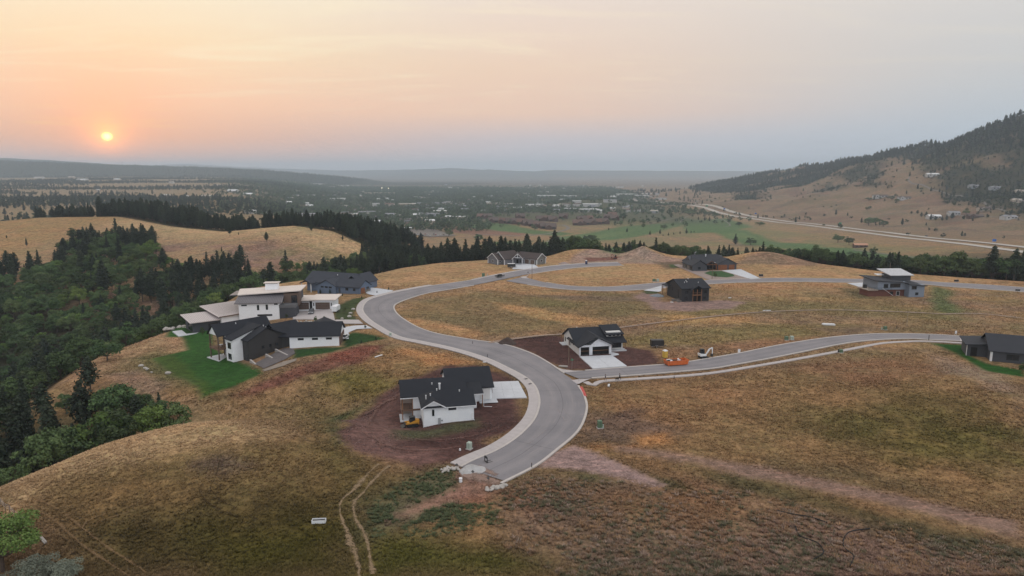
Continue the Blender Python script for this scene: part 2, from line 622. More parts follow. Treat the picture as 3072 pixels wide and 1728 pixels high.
def ribbon(name, line, w, zoff, material, parent=None, across=2, kind=None, thick=0.0):
    nn = normals2(line)
    ww = np.asarray(w)
    ww = ww[:, None] if ww.ndim else ww
    return strip(name, line + nn * ww / 2, line - nn * ww / 2, zoff, material, parent, across, kind, thick)


def patch(name, poly, zoff, material, parent=None, step=1.5, kind=None, thick=0.0):
    """filled polygon (world xy) draped on the land"""
    if 'PAVED' in globals() and len(poly) > 2: PAVED.append(list(poly))
    bm = bmesh.new()
    vs = [bm.verts.new((x, y, 0)) for x, y in poly]
    f = bm.faces.new(vs)
    bmesh.ops.triangulate(bm, faces=[f])
    for _ in range(7):
        es = [e for e in bm.edges if e.calc_length() > step * 1.6]
        if not es:
            break
        bmesh.ops.subdivide_edges(bm, edges=es, cuts=1)
        bmesh.ops.triangulate(bm, faces=bm.faces[:])
    P = np.array([v.co[:] for v in bm.verts])
    Z = hi(P[:, 0], P[:, 1]) + zoff
    for v, z in zip(bm.verts, Z):
        v.co.z = z
    if thick:
        be = [e for e in bm.edges if e.is_boundary]
        r = bmesh.ops.extrude_edge_only(bm, edges=be)
        for v in r['geom']:
            if isinstance(v, bmesh.types.BMVert):
                v.co.z -= thick
    bmesh.ops.recalc_face_normals(bm, faces=bm.faces[:])
    up = sum(fc.normal.z * fc.calc_area() for fc in bm.faces)
    if up < 0:
        bmesh.ops.reverse_faces(bm, faces=bm.faces[:])
    me = bpy.data.meshes.new(name)
    bm.to_mesh(me); bm.free()
    me.materials.append(material)
    o = bpy.data.objects.new(name, me)
    COL.objects.link(o)
    if parent is not None: o.parent = parent
    if kind: o['kind'] = kind
    return o
# ------------------------------------------------------------------ ground sheet and its paint
KA = 1.22


def A(r, g, b, k=None):
    """albedo that reads as this sRGB colour under the evening sky"""
    return np.array([min(0.85, v / (k or KA)) for v in s2l(r, g, b)])


ND = poly_sd(PLATEAU, XX, YY)
COLR = np.zeros(XX.shape + (3,))
DIRT = np.zeros(XX.shape); LAWN = np.zeros(XX.shape)
N20 = fbm(XX, YY, 22, 4, 101); N60 = fbm(XX, YY, 70, 3, 102); N5 = fbm(XX, YY, 6, 3, 103); NS = fbm(XX * 0.3, YY, 9, 3, 104)


def blend(mask, col):
    m = np.clip(mask, 0, 1)[..., None]
    COLR[:] = COLR * (1 - m) + np.asarray(col) * m


def lay(poly, col=None, soft=4.0, amt=1.0, nz=3.0, target=None, world=False):
    """paint a soft-edged patch; poly in photo pixels unless world"""
    P = np.array(poly if world else ats(poly))
    pad = soft + nz + 4
    i0, i1 = np.searchsorted(GX, [P[:, 0].min() - pad, P[:, 0].max() + pad])
    j0, j1 = np.searchsorted(GY, [P[:, 1].min() - pad, P[:, 1].max() + pad])
    sl = (slice(max(j0 - 1, 0), j1 + 1), slice(max(i0 - 1, 0), i1 + 1))
    d = poly_sd(P, XX[sl], YY[sl]) + nz * (0.6 * N20[sl] + 0.7 * N5[sl])
    m = sstep(soft, -soft, d) * amt
    if target is not None:
        target[sl] = np.maximum(target[sl], m)
    if col is not None:
        mm = m[..., None]
        COLR[sl] = COLR[sl] * (1 - mm) + np.asarray(col) * mm


# base: dry prairie, by region
COLR[:] = A(150, 124, 96)
far = sstep(700, 1600, YY)
blend(far, A(150, 128, 102))
blend(sstep(0.0, 0.35, N20 + 0.5 * N60) * 0.55, A(128, 112, 76))
blend(sstep(0.1, 0.5, NS + 0.3 * N5) * 0.45, A(172, 136, 92))
blend(sstep(0.15, 0.5, -N20 + 0.4 * N5) * 0.4, A(118, 96, 86))
# forest floor in the ravine and beyond the plateau edge
offp = sstep(4, 26, ND) * sstep(760, 620, YY)
d2, z2, s2 = line_d(HILL2, XX, YY)
h2 = sstep(225, 150, d2 + 25 * N60) * (s2 < 0) * (XX < -85)
blend(offp * (1 - h2), A(74, 72, 54))
# grassy hill across the ravine: straw on top, mauve lower
blend(h2, A(158, 132, 104))
blend(h2 * sstep(60, 0, d2), A(186, 158, 122))
blend(h2 * sstep(-0.1, 0.3, N60 + 0.3 * N5) * sstep(30, 70, d2), A(138, 112, 102))
blend(h2 * sstep(0.2, 0.5, N20) * 0.5, A(128, 122, 80))
blend(h2 * sstep(-330, -400, XX), A(160, 130, 92))
# north rim of the plateau: golden straw
rim = sstep(285, 330, YY) * sstep(2, -6, ND)
blend(rim * 0.85, A(178, 144, 106))
blend(rim * sstep(0.0, 0.4, N20 + 0.4 * NS) * 0.6, A(158, 124, 92))
# near plateau: brown olive
near = sstep(210, 170, YY) * sstep(8, -4, ND)
blend(near * 0.55, A(124, 98, 68))
# ---- named patches on the plateau (photo pixels; each lands where it really lies)
OL = A(76, 68, 30); OL2 = A(100, 88, 46); TAN = A(176, 140, 102); ORG = A(170, 126, 82); MAU = A(122, 100, 92); BRN = A(112, 86, 68)
# knoll: straw crest, olive towards the viewer
lay([(0, 1449), (230, 1345), (465, 1265), (760, 1270), (900, 1300), (620, 1360), (300, 1420), (0, 1560)], A(178, 150, 114), 5, 0.92)
lay([(150, 1430), (700, 1330), (1040, 1330), (1120, 1400), (1060, 1500), (600, 1560), (100, 1560)], A(128, 106, 68), 6, 0.8)
lay([(260, 1560), (700, 1480), (1000, 1450), (1060, 1560), (1040, 1728), (260, 1728)], OL, 8, 0.85)
lay([(650, 1600), (1030, 1560), (1050, 1728), (650, 1728)], A(84, 80, 28), 8, 0.9)
lay([(1110, 1570), (1300, 1600), (1640, 1650), (1900, 1728), (1100, 1728)], A(90, 90, 34), 5, 0.95)
lay([(580, 1380), (700, 1360), (760, 1390), (660, 1420), (560, 1410)], A(108, 90, 84), 3, 0.7)
# weeds between the road end and the foreground
lay([(1100, 1490), (1340, 1400), (1400, 1440), (1450, 1500), (1300, 1560), (1120, 1600)], A(96, 94, 74), 4, 0.9)
lay([(1480, 1465), (1620, 1410), (1840, 1430), (2100, 1440), (2500, 1540), (3072, 1640), (3072, 1728), (1700, 1728), (1500, 1600)], A(130, 108, 92), 5, 0.9)
lay([(1760, 1480), (2100, 1450), (2400, 1530), (2300, 1600), (1900, 1560)], A(150, 112, 76), 6, 0.6, 8)
lay([(2250, 1560), (2600, 1560), (3072, 1690), (3072, 1728), (2300, 1728)], A(136, 110, 98), 6, 0.7, 8)
lay([(1500, 1475), (1700, 1440), (1720, 1470), (1560, 1540)], A(138, 96, 68), 4, 0.5, 6)
lay([(1680, 1410), (1800, 1415), (1850, 1445), (1740, 1450)], A(74, 80, 52), 3, 0.8)
lay([(1880, 1405), (2010, 1440), (2060, 1465), (1980, 1455)], A(70, 76, 46), 2, 0.85)
lay([(2080, 1400), (2300, 1445), (2700, 1540), (3072, 1645), (3072, 1675), (2600, 1570), (2240, 1470)], A(84, 82, 54), 3, 0.8, 4)
# big field on the right
lay([(1790, 1180), (2400, 1110), (2800, 1060), (3072, 1130), (3072, 1560), (2500, 1430), (1900, 1330), (1780, 1260)], A(146, 118, 82), 8, 0.8)
lay([(1800, 1170), (2100, 1140), (2300, 1160), (2050, 1280), (1820, 1260)], A(152, 116, 84), 6, 0.7, 8)
lay([(2380, 1230), (2800, 1180), (3000, 1250), (2900, 1380), (2500, 1340)], A(108, 96, 54), 10, 0.85, 12)
lay([(2600, 1300), (2960, 1260), (3072, 1340), (3072, 1440), (2760, 1400)], A(100, 94, 46), 8, 0.75, 12)
lay([(2400, 1100), (2700, 1070), (2860, 1110), (2600, 1150)], A(140, 104, 80), 6, 0.6, 6)
lay([(2780, 1050), (2960, 1110), (3072, 1160), (3072, 1220), (2860, 1120)], A(158, 138, 124), 4, 0.7, 5)
lay([(1760, 1240), (1900, 1230), (2050, 1300), (1900, 1340), (1760, 1320)], A(112, 94, 86), 4, 0.85, 5)
lay([(1900, 1305), (2000, 1300), (2010, 1330), (1910, 1335)], A(188, 140, 88), 2.5, 0.9, 3)
lay([(1780, 1330), (1950, 1340), (1900, 1350), (1790, 1345)], A(166, 120, 78), 2, 0.8, 3)
lay([(2330, 1380), (2600, 1410), (2800, 1470), (2560, 1450)], A(98, 94, 70), 5, 0.6, 6)
# middle field
lay([(1200, 960), (1260, 905), (1500, 865), (1980, 885), (2000, 930), (1500, 1000), (1420, 1005)], A(128, 112, 80), 5, 0.7)
lay([(1480, 905), (1700, 940), (1850, 965), (1700, 975), (1500, 925)], A(190, 150, 104), 3, 0.8, 5)
lay([(1600, 895), (1760, 910), (1740, 925), (1600, 915)], A(112, 110, 70), 4, 0.6)
lay([(1540, 880), (1880, 890), (1960, 905), (1700, 900)], A(116, 100, 92), 3, 0.6)
lay([(1190, 950), (1290, 960), (1450, 1000), (1420, 1015), (1260, 985)], A(184, 142, 102), 3, 0.8)
lay([(1420, 860), (1560, 862), (1760, 884), (1600, 885)], A(176, 138, 100), 2.5, 0.7)
lay([(2000, 960), (2300, 930), (2600, 945), (2900, 960), (2900, 930), (2400, 900), (2180, 905), (2000, 940)], A(128, 118, 78), 6, 0.7, 8)
lay([(1860, 1010), (2250, 970), (2600, 975), (2400, 1010), (2100, 1030), (1900, 1040)], A(134, 120, 76), 5, 0.75, 6)
lay([(2000, 945), (2250, 950), (2250, 965), (2000, 975)], A(186, 148, 100), 2.5, 0.7, 4)
lay([(2160, 850), (2500, 850), (2560, 862), (2180, 870)], A(172, 132, 96), 2.5, 0.7)
lay([(2250, 880), (2600, 895), (2560, 905), (2280, 900)], A(172, 142, 96), 3, 0.5, 5)
lay([(2590, 865), (2620, 900), (2560, 890), (2500, 862)], A(98, 98, 72), 3, 0.7)
lay([(2800, 860), (2862, 872), (2840, 895), (2880, 940), (2820, 940), (2800, 900)], A(92, 106, 66), 3, 0.85)
lay([(1900, 1060), (2300, 1020), (2900, 985), (3000, 1000), (2600, 1010), (2200, 1050), (1960, 1080)], A(150, 114, 86), 4, 0.7)
lay([(2440, 985), (2600, 975), (2700, 985), (2560, 1005)], A(122, 98, 88), 4, 0.6)
# near-left shelf and slope
lay([(170, 1095), (330, 1020), (520, 950), (560, 1000), (570, 1050), (400, 1080), (280, 1130), (200, 1150)], A(170, 138, 108), 4, 0.85)
lay([(320, 1120), (440, 1100), (520, 1150), (470, 1200), (360, 1180)], A(146, 122, 108), 3, 0.7)
lay([(390, 1075), (480, 1040), (620, 1130), (640, 1180), (560, 1170), (440, 1120)], A(104, 104, 66), 4, 0.8)
lay([(610, 1190), (760, 1140), (900, 1110), (1000, 1130), (960, 1220), (1000, 1290), (800, 1270), (620, 1240)], A(140, 116, 84), 5, 0.7)
lay([(960, 1120), (1090, 1100), (1190, 1150), (1130, 1190), (1000, 1170)], A(116, 106, 52), 5, 0.85)
lay([(1080, 1045), (1200, 1040), (1440, 1085), (1480, 1115), (1330, 1130), (1180, 1130), (1080, 1090)], A(150, 118, 80), 4, 0.7)
lay([(1200, 1045), (1330, 1060), (1420, 1090), (1280, 1090)], A(190, 138, 92), 3, 0.8, 4)
lay([(920, 1210), (1000, 1230), (990, 1330), (1060, 1360), (1150, 1400), (1230, 1420), (1100, 1560), (1000, 1440), (940, 1330)], A(96, 86, 46), 5, 0.6)
lay([(985, 1250), (1060, 1225), (1120, 1205), (1050, 1250), (1020, 1330), (990, 1290)], A(80, 90, 58), 2.5, 0.9, 2)
# red cut slope under the white and black house
lay([(700, 1185), (850, 1125), (960, 1075), (1090, 1035), (1170, 1030), (1130, 1060), (1080, 1085), (1000, 1105), (860, 1140), (760, 1190)], A(120, 80, 70), 1.5, 0.95, 2)
lay([(985, 1060), (1100, 1035), (1140, 1040), (1080, 1075), (990, 1090)], A(142, 86, 72), 2, 0.8, 2)
# bare brown soil on the building lots
D1 = A(88, 62, 57); D2 = A(74, 51, 47)
lot10 = [(1040, 1260), (1090, 1220), (1190, 1170), (1290, 1120), (1330, 1098), (1440, 1092), (1500, 1115), (1545, 1140), (1578, 1190), (1575, 1215), (1555, 1258), (1500, 1302),
         (1430, 1340), (1380, 1365), (1310, 1380), (1250, 1400), (1150, 1370), (1070, 1340), (1020, 1300)]
lay(lot10, D1, 1.4, 1.0, 4.0, DIRT)
lay([(1250, 1310), (1400, 1300), (1480, 1300), (1400, 1340), (1260, 1350), (1200, 1340)], D2, 3, 0.8, 2)
lay([(1440, 1215), (1560, 1220), (1520, 1280), (1440, 1290)], D2, 4, 0.6, 3)
lay([(1050, 1260), (1180, 1200), (1200, 1300), (1180, 1370), (1080, 1320)], A(130, 100, 92), 4, 0.55, 7)
lay([(1100, 1360), (1250, 1345), (1330, 1350), (1280, 1385), (1180, 1385)], A(122, 92, 84), 2, 0.6, 4)
lay([(1195, 1290), (1290, 1285), (1400, 1265), (1440, 1255), (1420, 1275), (1280, 1310), (1210, 1312)], A(78, 84, 54), 2, 0.8, 3)
lot9 = [(1485, 1028), (1540, 1015), (1600, 1008), (1680, 1005), (1760, 1030), (1880, 1040), (1960, 1050), (1985, 1090), (1880, 1100), (1800, 1108), (1700, 1108), (1640, 1085), (1590, 1056), (1530, 1036)]
lay(lot9, A(88, 62, 57), 1.4, 1.0, 1.6, DIRT)
lay([(1560, 1025), (1660, 1010), (1740, 1080), (1640, 1080)], D2, 4, 0.7, 3)
lot6 = [(1900, 885), (1960, 870), (1990, 905), (2150, 900), (2230, 905), (2200, 925), (2060, 935), (1960, 925)]
lay(lot6, A(142, 118, 112), 2, 0.9, 3, DIRT)
# spoil heaps at the end of the upper road
lay([(1700, 790), (1720, 765), (1760, 748), (1860, 756), (1900, 742), (1935, 742), (1990, 765), (2080, 778), (2060, 795), (1900, 790)], A(158, 134, 124), 2.5, 1.0, 1)
lay([(1750, 772), (1860, 768), (1850, 780), (1760, 785)], A(116, 74, 68), 1.5, 0.85, 2)
lay([(1900, 760), (1935, 741), (1990, 768), (1930, 772)], A(150, 132, 126), 2, 0.6, 2)
lay([(1960, 786), (2100, 780), (2110, 800), (2000, 806)], A(104, 88, 74), 2, 0.8)
lay([(2200, 792), (2230, 772), (2290, 756), (2360, 762), (2440, 786), (2460, 797), (2330, 795)], A(136, 112, 98), 3, 0.85, 3)
# gravel spur beside the road
GRV = [(1596, 1402), (1660, 1357), (1720, 1335), (1790, 1358), (1880, 1398), (2005, 1455), (1960, 1458), (1850, 1432), (1740, 1408), (1650, 1402)]
lay(GRV, A(150, 126, 120), 0.9, 1.0, 0.8, DIRT)
lay([(1380, 1400), (1430, 1400), (1500, 1440), (1490, 1465), (1440, 1500), (1360, 1500), (1270, 1530), (1180, 1560), (1190, 1545), (1350, 1470), (1390, 1440)], A(146, 112, 102), 1.5, 0.9, 2)
lay([(1390, 1495), (1460, 1480), (1480, 1510), (1400, 1540)], A(158, 108, 90), 2, 0.7, 3)
# dirt track on the right
lay([(1840, 1335), (2000, 1352), (2300, 1400), (2640, 1470), (3072, 1560), (3072, 1620), (2600, 1500), (2240, 1425), (2000, 1375), (1850, 1350)], A(138, 112, 98), 1.6, 0.95, 1.5, DIRT)
# lawns
GRN = A(48, 86, 34)
lay([(500, 1010), (545, 960), (640, 990), (640, 1035), (700, 1080), (740, 1090), (790, 1120), (700, 1160), (610, 1190), (540, 1130), (455, 1075), (560, 1050), (545, 1010)], GRN, 1.0, 1.0, 0.7, LAWN)
lay([(455, 1075), (520, 1062), (640, 1165), (610, 1185), (540, 1130)], A(72, 89, 37), 1.5, 0.8, 1.5, LAWN)
lay([(880, 1048), (1030, 1040), (1025, 1010), (1060, 995), (1120, 1002), (1165, 1015), (1080, 1030), (1000, 1055), (880, 1075)], A(44, 72, 34), 1.0, 1.0, 0.7, LAWN)
lay([(995, 925), (1060, 895), (1100, 890), (1075, 915), (1064, 945), (1080, 962), (1010, 960)], A(48, 70, 37), 1.0, 0.9, 1, LAWN)
lay([(850, 972), (960, 962), (975, 975), (870, 985)], A(56, 72, 43), 1.0, 0.8, 1, LAWN)
lay([(2790, 1028), (2900, 1034), (2900, 1060), (2960, 1090), (3072, 1110), (3072, 1130), (2960, 1112), (2870, 1060)], A(37, 79, 25), 1.0, 1.0, 0.7, LAWN)
lay([(1925, 873), (1975, 868), (1978, 880), (1940, 882)], A(53, 72, 39), 1.0, 0.9, 0.6, LAWN)
lay([(2005, 793), (2034, 792), (2034, 802), (2010, 802)], A(60, 86, 48), 1.0, 0.9, 0.6, LAWN)
# valley: golf course fairways, town floor, meadows, far forest
FW = A(82, 114, 70); FW2 = A(104, 126, 80)
blend(sstep(640, 800, YY) * sstep(60, 130, XX) * sstep(520, 440, XX) * sstep(1750, 1450, YY) * sstep(-0.4, 0.3, N60) * 0.55, A(120, 124, 86))
for g in ([(1590, 740), (1720, 705), (1860, 680), (2000, 668), (2060, 655), (2100, 662), (1960, 700), (1800, 722), (1690, 742)],
          [(2040, 665), (2180, 655), (2260, 680), (2200, 695), (2060, 700)], [(2130, 695), (2240, 690), (2330, 725), (2480, 735), (2400, 750), (2240, 735)],
          [(1400, 665), (1520, 670), (1600, 690), (1720, 700), (1680, 708), (1560, 700), (1400, 690)], [(1600, 735), (1700, 742), (1640, 755), (1580, 750)],
          [(2380, 735), (2560, 745), (2640, 765), (2560, 772), (2420, 755)], [(2520, 745), (2680, 765), (2700, 780), (2560, 778)], [(1800, 742), (1900, 742), (1880, 756), (1800, 754)],
          [(2700, 770), (2900, 770), (2960, 790), (2800, 800)], [(1300, 660), (1340, 655), (1420, 668), (1320, 672)], [(1480, 725), (1600, 722), (1560, 735), (1440, 735)]):
    lay(g, FW, 9, 0.95, 8)
for g in ([(1700, 715), (1820, 700), (1900, 690), (1820, 712), (1720, 728)], [(2160, 700), (2230, 698), (2280, 715), (2200, 715)]):
    lay(g, FW2, 8, 0.7, 6)
lay([(1350, 680), (1440, 685), (1580, 700), (1560, 708), (1430, 705), (1340, 695)], A(136, 98, 88), 6, 0.8, 5)
townm = sstep(-0.44, -0.30, XX / (YY + 1)) * sstep(1250, 1500, YY) * sstep(5600, 4200, YY) * sstep(430, 250, XX - 0.06 * YY)
blend(townm * 0.9, A(74, 84, 66))
bandl = sstep(-0.30, -0.44, XX / (np.abs(YY) + 1)) * sstep(800, 1000, YY) * sstep(4700, 4300, YY)
blend(bandl * 0.85, A(142, 124, 98))
blend(sstep(4300, 5600, YY), A(104, 98, 92))
blend(sstep(480, 620, XX) * sstep(700, 1000, YY) * 0.7, A(124, 106, 90))
for pts, w in ((RIDGE_L, 900), (RIDGE_L2, 1600)):
    dr, _, _ = line_d(pts, XX, YY)
    blend(sstep(w * 0.98, w * 0.7, dr), A(52, 60, 50))
dr, _, _ = line_d(FARHILLS, XX, YY)
blend(sstep(2500, 1500, dr) * 0.7, A(66, 74, 66))
d3, _, _ = line_d(RIDGE_R, XX, YY)
hr_m = sstep(850, 780, d3)
FOREST_R = np.zeros(XX.shape)
for pl in ([(2075, 566), (2200, 537), (2385, 503), (2500, 481), (2624, 462), (2760, 428), (2838, 414), (2950, 370), (3070, 340), (3200, 320), (3200, 420), (2960, 445), (2850, 475), (2760, 470), (2660, 476), (2620, 520), (2560, 545), (2480, 530), (2400, 560), (2300, 572), (2150, 580)],
           [(2740, 480), (2770, 530), (2820, 585), (2900, 610), (3000, 635), (3072, 650), (3200, 660), (3200, 430), (2960, 430), (2850, 470)],
           [(2600, 505), (2650, 500), (2640, 540), (2590, 560)], [(2440, 555), (2500, 545), (2540, 560), (2470, 575)], [(2620, 535), (2690, 545), (2670, 565), (2620, 560)], [(2200, 590), (2250, 580), (2300, 585), (2240, 600)]):
    lay(pl, None, 22, 1.0, 26, FOREST_R)
_oak = np.zeros(XX.shape)
lay([(2750, 475), (2775, 530), (2830, 588), (2900, 608), (3000, 632), (3072, 648), (3200, 660), (3200, 400), (3000, 420), (2900, 450)], None, 30, 0.95, 40, _oak)
FOREST_R *= 0.35 + 0.65 * sstep(-0.34, 0.02, fbm(XX, YY, 90, 3, 61))
bald = fbm(XX, YY, 170, 3, 63)
FOREST_R *= 1 - 0.75 * sstep(0.22, 0.4, bald)
FOREST_R = np.clip(FOREST_R + 0.8 * (XX > 1250) * sstep(420, 150, d3), 0, 1)
FOREST_R = np.maximum(FOREST_R, _oak * (0.25 + 0.75 * sstep(-0.35, -0.1, fbm(XX, YY, 70, 3, 66)))) * hr_m
blend(hr_m * 0.9, A(138, 116, 96))
blend(hr_m * sstep(0.1, 0.5, N60) * 0.6, A(116, 86, 76))
blend(hr_m * sstep(0.05, 0.4, fbm(XX, YY, 60, 3, 64)) * 0.5, A(104, 98, 72))
blend(hr_m * sstep(0.2, 0.5, fbm(XX, YY, 35, 3, 65)) * 0.5, A(96, 82, 74))
blend(FOREST_R * 0.9, A(44, 54, 38))

# dry vegetation is greyer than paint: pull the grass tints towards their own grey, lift a little
_l = (COLR * np.array([0.3, 0.55, 0.15])).sum(-1, keepdims=True)
_k = (1 - 0.10 * (1 - LAWN))[..., None]
COLR[:] = np.where(LAWN[..., None] > 0.5, 1.0, np.array([1.02, 0.99, 0.985])) * (_l * np.array([1.05, 1.0, 0.96]) * (1 - _k) + COLR * _k) * (1 + 0.02 * (1 - LAWN) * sstep(700, 500, YY))[..., None]

# ---- ground material
def ground_material():
    m, k, b = new_mat('prairie_ground')
    tc = k.n('ShaderNodeTexCoord'); P = tc.outputs['Object']
    at_c = k.n('ShaderNodeAttribute', attribute_name='tint')
    dirt = k.n('ShaderNodeAttribute', attribute_name='dirt').outputs['Fac']
    lawn = k.n('ShaderNodeAttribute', attribute_name='lawn').outputs['Fac']
    mp = k.n('ShaderNodeMapping'); k.put(mp.inputs[0], P)
    mp.inputs['Rotation'].default_value = (0, 0, radians(14)); mp.inputs['Scale'].default_value = (0.62, 1.0, 0.5)
    n_st = k.noise(mp.outputs[0], 0.30, 5, 0.62, dist=0.7)
    n_big = k.noise(P, 0.055, 4, 0.6)
    n_mid = k.noise(P, 0.55, 5, 0.68)
    n_fin = k.noise(P, 2.6, 4, 0.72)
    v = k.m('ADD', k.m('MULTIPLY', n_st, 0.55), k.m('MULTIPLY', n_mid, 0.8))
    v = k.m('ADD', v, k.m('MULTIPLY', n_fin, 0.9))
    v = k.ss(v, 0.86, 1.40, 0.44, 1.58)
    calm = k.m('MAXIMUM', k.m('MULTIPLY', lawn, 0.30), k.m('MULTIPLY', dirt, 0.25))
    v = k.m('ADD', k.m('MULTIPLY', v, k.m('SUBTRACT', 1.0, calm)), calm)
    grass = k.m('SUBTRACT', 1.0, k.m('MAXIMUM', dirt, lawn), clamp=True)
    base = at_c.outputs['Color']
    # drift of straw and olive through the grass
    warm = k.mix(1.0, base, (1.08, 0.98, 0.86), 'MULTIPLY')
    cool = k.mix(1.0, base, (0.86, 0.95, 0.80), 'MULTIPLY')
    g = k.mix(k.m('MULTIPLY', k.ss(n_big, 0.35, 0.65), 0.8), warm, cool)
    pale = k.mix(1.0, base, (1.16, 1.12, 1.14), 'MULTIPLY')
    g = k.mix(k.m('MULTIPLY', k.ss(n_mid, 0.52, 0.72), 0.65), g, pale)
    c = k.mix(grass, base, g)
    # clods and tyre scuffs in bare soil
    mp2 = k.n('ShaderNodeMapping'); k.put(mp2.inputs[0], P)
    mp2.inputs['Scale'].default_value = (0.22, 1.1, 1)
    sc = k.noise(mp2.outputs[0], 0.9, 4, 0.6, dist=1.4)
    c = k.mix(k.m('MULTIPLY', dirt, k.ss(sc, 0.50, 0.68, 0, 0.85)), c, k.mix(1.0, base, (1.7, 1.55, 1.5), 'MULTIPLY'))
    vv = k.n('ShaderNodeCombineColor')
    for i in range(3): k.put(vv.inputs[i], v)
    c = k.mix(1.0, c, vv.outputs[0], 'MULTIPLY')
    k.put(b.inputs['Base Color'], c)
    b.inputs['Roughness'].default_value = 0.95
    b.inputs['Specular IOR Level'].default_value = 0.1
    bp = k.n('ShaderNodeBump'); bp.inputs['Strength'].default_value = 0.7; bp.inputs['Distance'].default_value = 0.5
    k.put(bp.inputs['Height'], k.m('ADD', n_mid, k.m('MULTIPLY', n_fin, 0.45)))
    k.put(b.inputs['Normal'], bp.outputs[0])
    return m


def build_ground():
    ny, nx = XX.shape
    # small hummocks so the near fields are not perfectly smooth
    hum = (0.10 * N5 + 0.10 * NS) * sstep(600, 300, YY) * (1 - LAWN)
    V = np.column_stack([XX.ravel(), YY.ravel(), (HH + hum - 0.10).ravel()])
    i = np.arange(nx * (ny - 1)).reshape(ny - 1, nx)[:, :-1].ravel()
    F = np.column_stack([i, i + 1, i + nx + 1, i + nx]).astype(np.int32)
    me = bpy.data.meshes.new('ground')
    me.vertices.add(len(V)); me.vertices.foreach_set('co', V.ravel().astype(np.float32))
    me.loops.add(F.size); me.loops.foreach_set('vertex_index', F.ravel())
    me.polygons.add(len(F)); me.polygons.foreach_set('loop_start', np.arange(0, F.size, 4, dtype=np.int32))
    me.update(calc_edges=True)
    me.shade_smooth()
    a = me.attributes.new('tint', 'FLOAT_COLOR', 'POINT')
    a.data.foreach_set('color', np.column_stack([COLR.reshape(-1, 3), np.ones(nx * ny)]).ravel().astype(np.float32))
    for nm, arr in (('dirt', DIRT), ('lawn', LAWN)):
        a = me.attributes.new(nm, 'FLOAT', 'POINT')
        a.data.foreach_set('value', arr.ravel().astype(np.float32))
    me.materials.append(ground_material())
    o = bpy.data.objects.new('ground', me)
    COL.objects.link(o)
    tag(o, 'dry rolling prairie, building lots, lawns and wooded hills', 'ground', kind='structure')
    return o


build_ground()


def build_haze():
    m = bpy.data.materials.new('smoky_air')
    m.use_nodes = True
    t = m.node_tree; t.nodes.clear()
    k = NT(t)
    pv = k.n('ShaderNodeVolumePrincipled')
    pv.inputs['Color'].default_value = (0.74, 0.87, 1.0, 1)
    pv.inputs['Density'].default_value = 0.000108
    pv.inputs['Anisotropy'].default_value = 0.15
    out = k.n('ShaderNodeOutputMaterial')
    t.links.new(pv.outputs[0], out.inputs['Volume'])
    mb = MB().box(-21500, 21500, -1500, 25500, -110, 290)
    o = mb.build('haze', m)
    tag(o, 'pale smoky evening haze filling the valley', 'haze', kind='stuff')


build_haze()
# ------------------------------------------------------------------ roads, kerbs, walks, drives, tracks
def asphalt_material():
    m, k, b = new_mat('asphalt')
    tc = k.n('ShaderNodeTexCoord'); P = tc.outputs['Object']
    u = k.n('ShaderNodeAttribute', attribute_name='across').outputs['Fac']
    s = k.n('ShaderNodeAttribute', attribute_name='along').outputs['Fac']
    st = k.comb(k.m('MULTIPLY', u, 9.0), k.m('MULTIPLY', s, 0.05), 0.0)
    n1 = k.noise(P, 0.09, 4, 0.6); n2 = k.noise(P, 5.0, 3, 0.75); n3 = k.noise(P, 0.45, 5, 0.65, dist=0.8); n4 = k.noise(st, 2.2, 4, 0.6)
    c = k.ramp(n1, [(0.3, A(134, 131, 134)), (0.7, A(156, 151, 153))])
    # dusty wheel paths and gutters
    wp = k.m('ABSOLUTE', k.m('SUBTRACT', k.m('ABSOLUTE', k.m('SUBTRACT', u, 0.5)), 0.2))
    c = k.mix(k.m('MULTIPLY', k.ss(wp, 0.02, 0.11, 0.40, 0.0), n4), c, A(176, 168, 166))
    c = k.mix(k.ss(n4, 0.56, 0.74, 0, 0.35), c, A(178, 167, 163))
    c = k.mix(k.ss(n3, 0.60, 0.78, 0, 0.55), c, A(184, 168, 160))
    c = k.mix(k.ss(n3, 0.22, 0.38, 0.5, 0), c, A(88, 86, 92))
    # paving seam along the crown and crossing cold joints
    j = k.m('ABSOLUTE', k.m('SUBTRACT', k.m('ADD', u, k.m('MULTIPLY', k.m('SUBTRACT', n3, 0.5), 0.01)), 0.5))
    c = k.mix(k.ss(j, 0.002, 0.009, 0.6, 0.0), c, A(84, 82, 86))
    x = k.m('ABSOLUTE', k.m('SUBTRACT', k.m('FRACT', k.m('MULTIPLY', s, 0.031)), 0.5))
    c = k.mix(k.ss(x, 0.002, 0.008, 0.25, 0.0), c, A(90, 88, 92))
    c = k.mix(k.m('MULTIPLY', n2, 0.30), c, A(88, 86, 90))
    k.put(b.inputs['Base Color'], c)
    b.inputs['Roughness'].default_value = 0.85
    b.inputs['Specular IOR Level'].default_value = 0.25
    return m


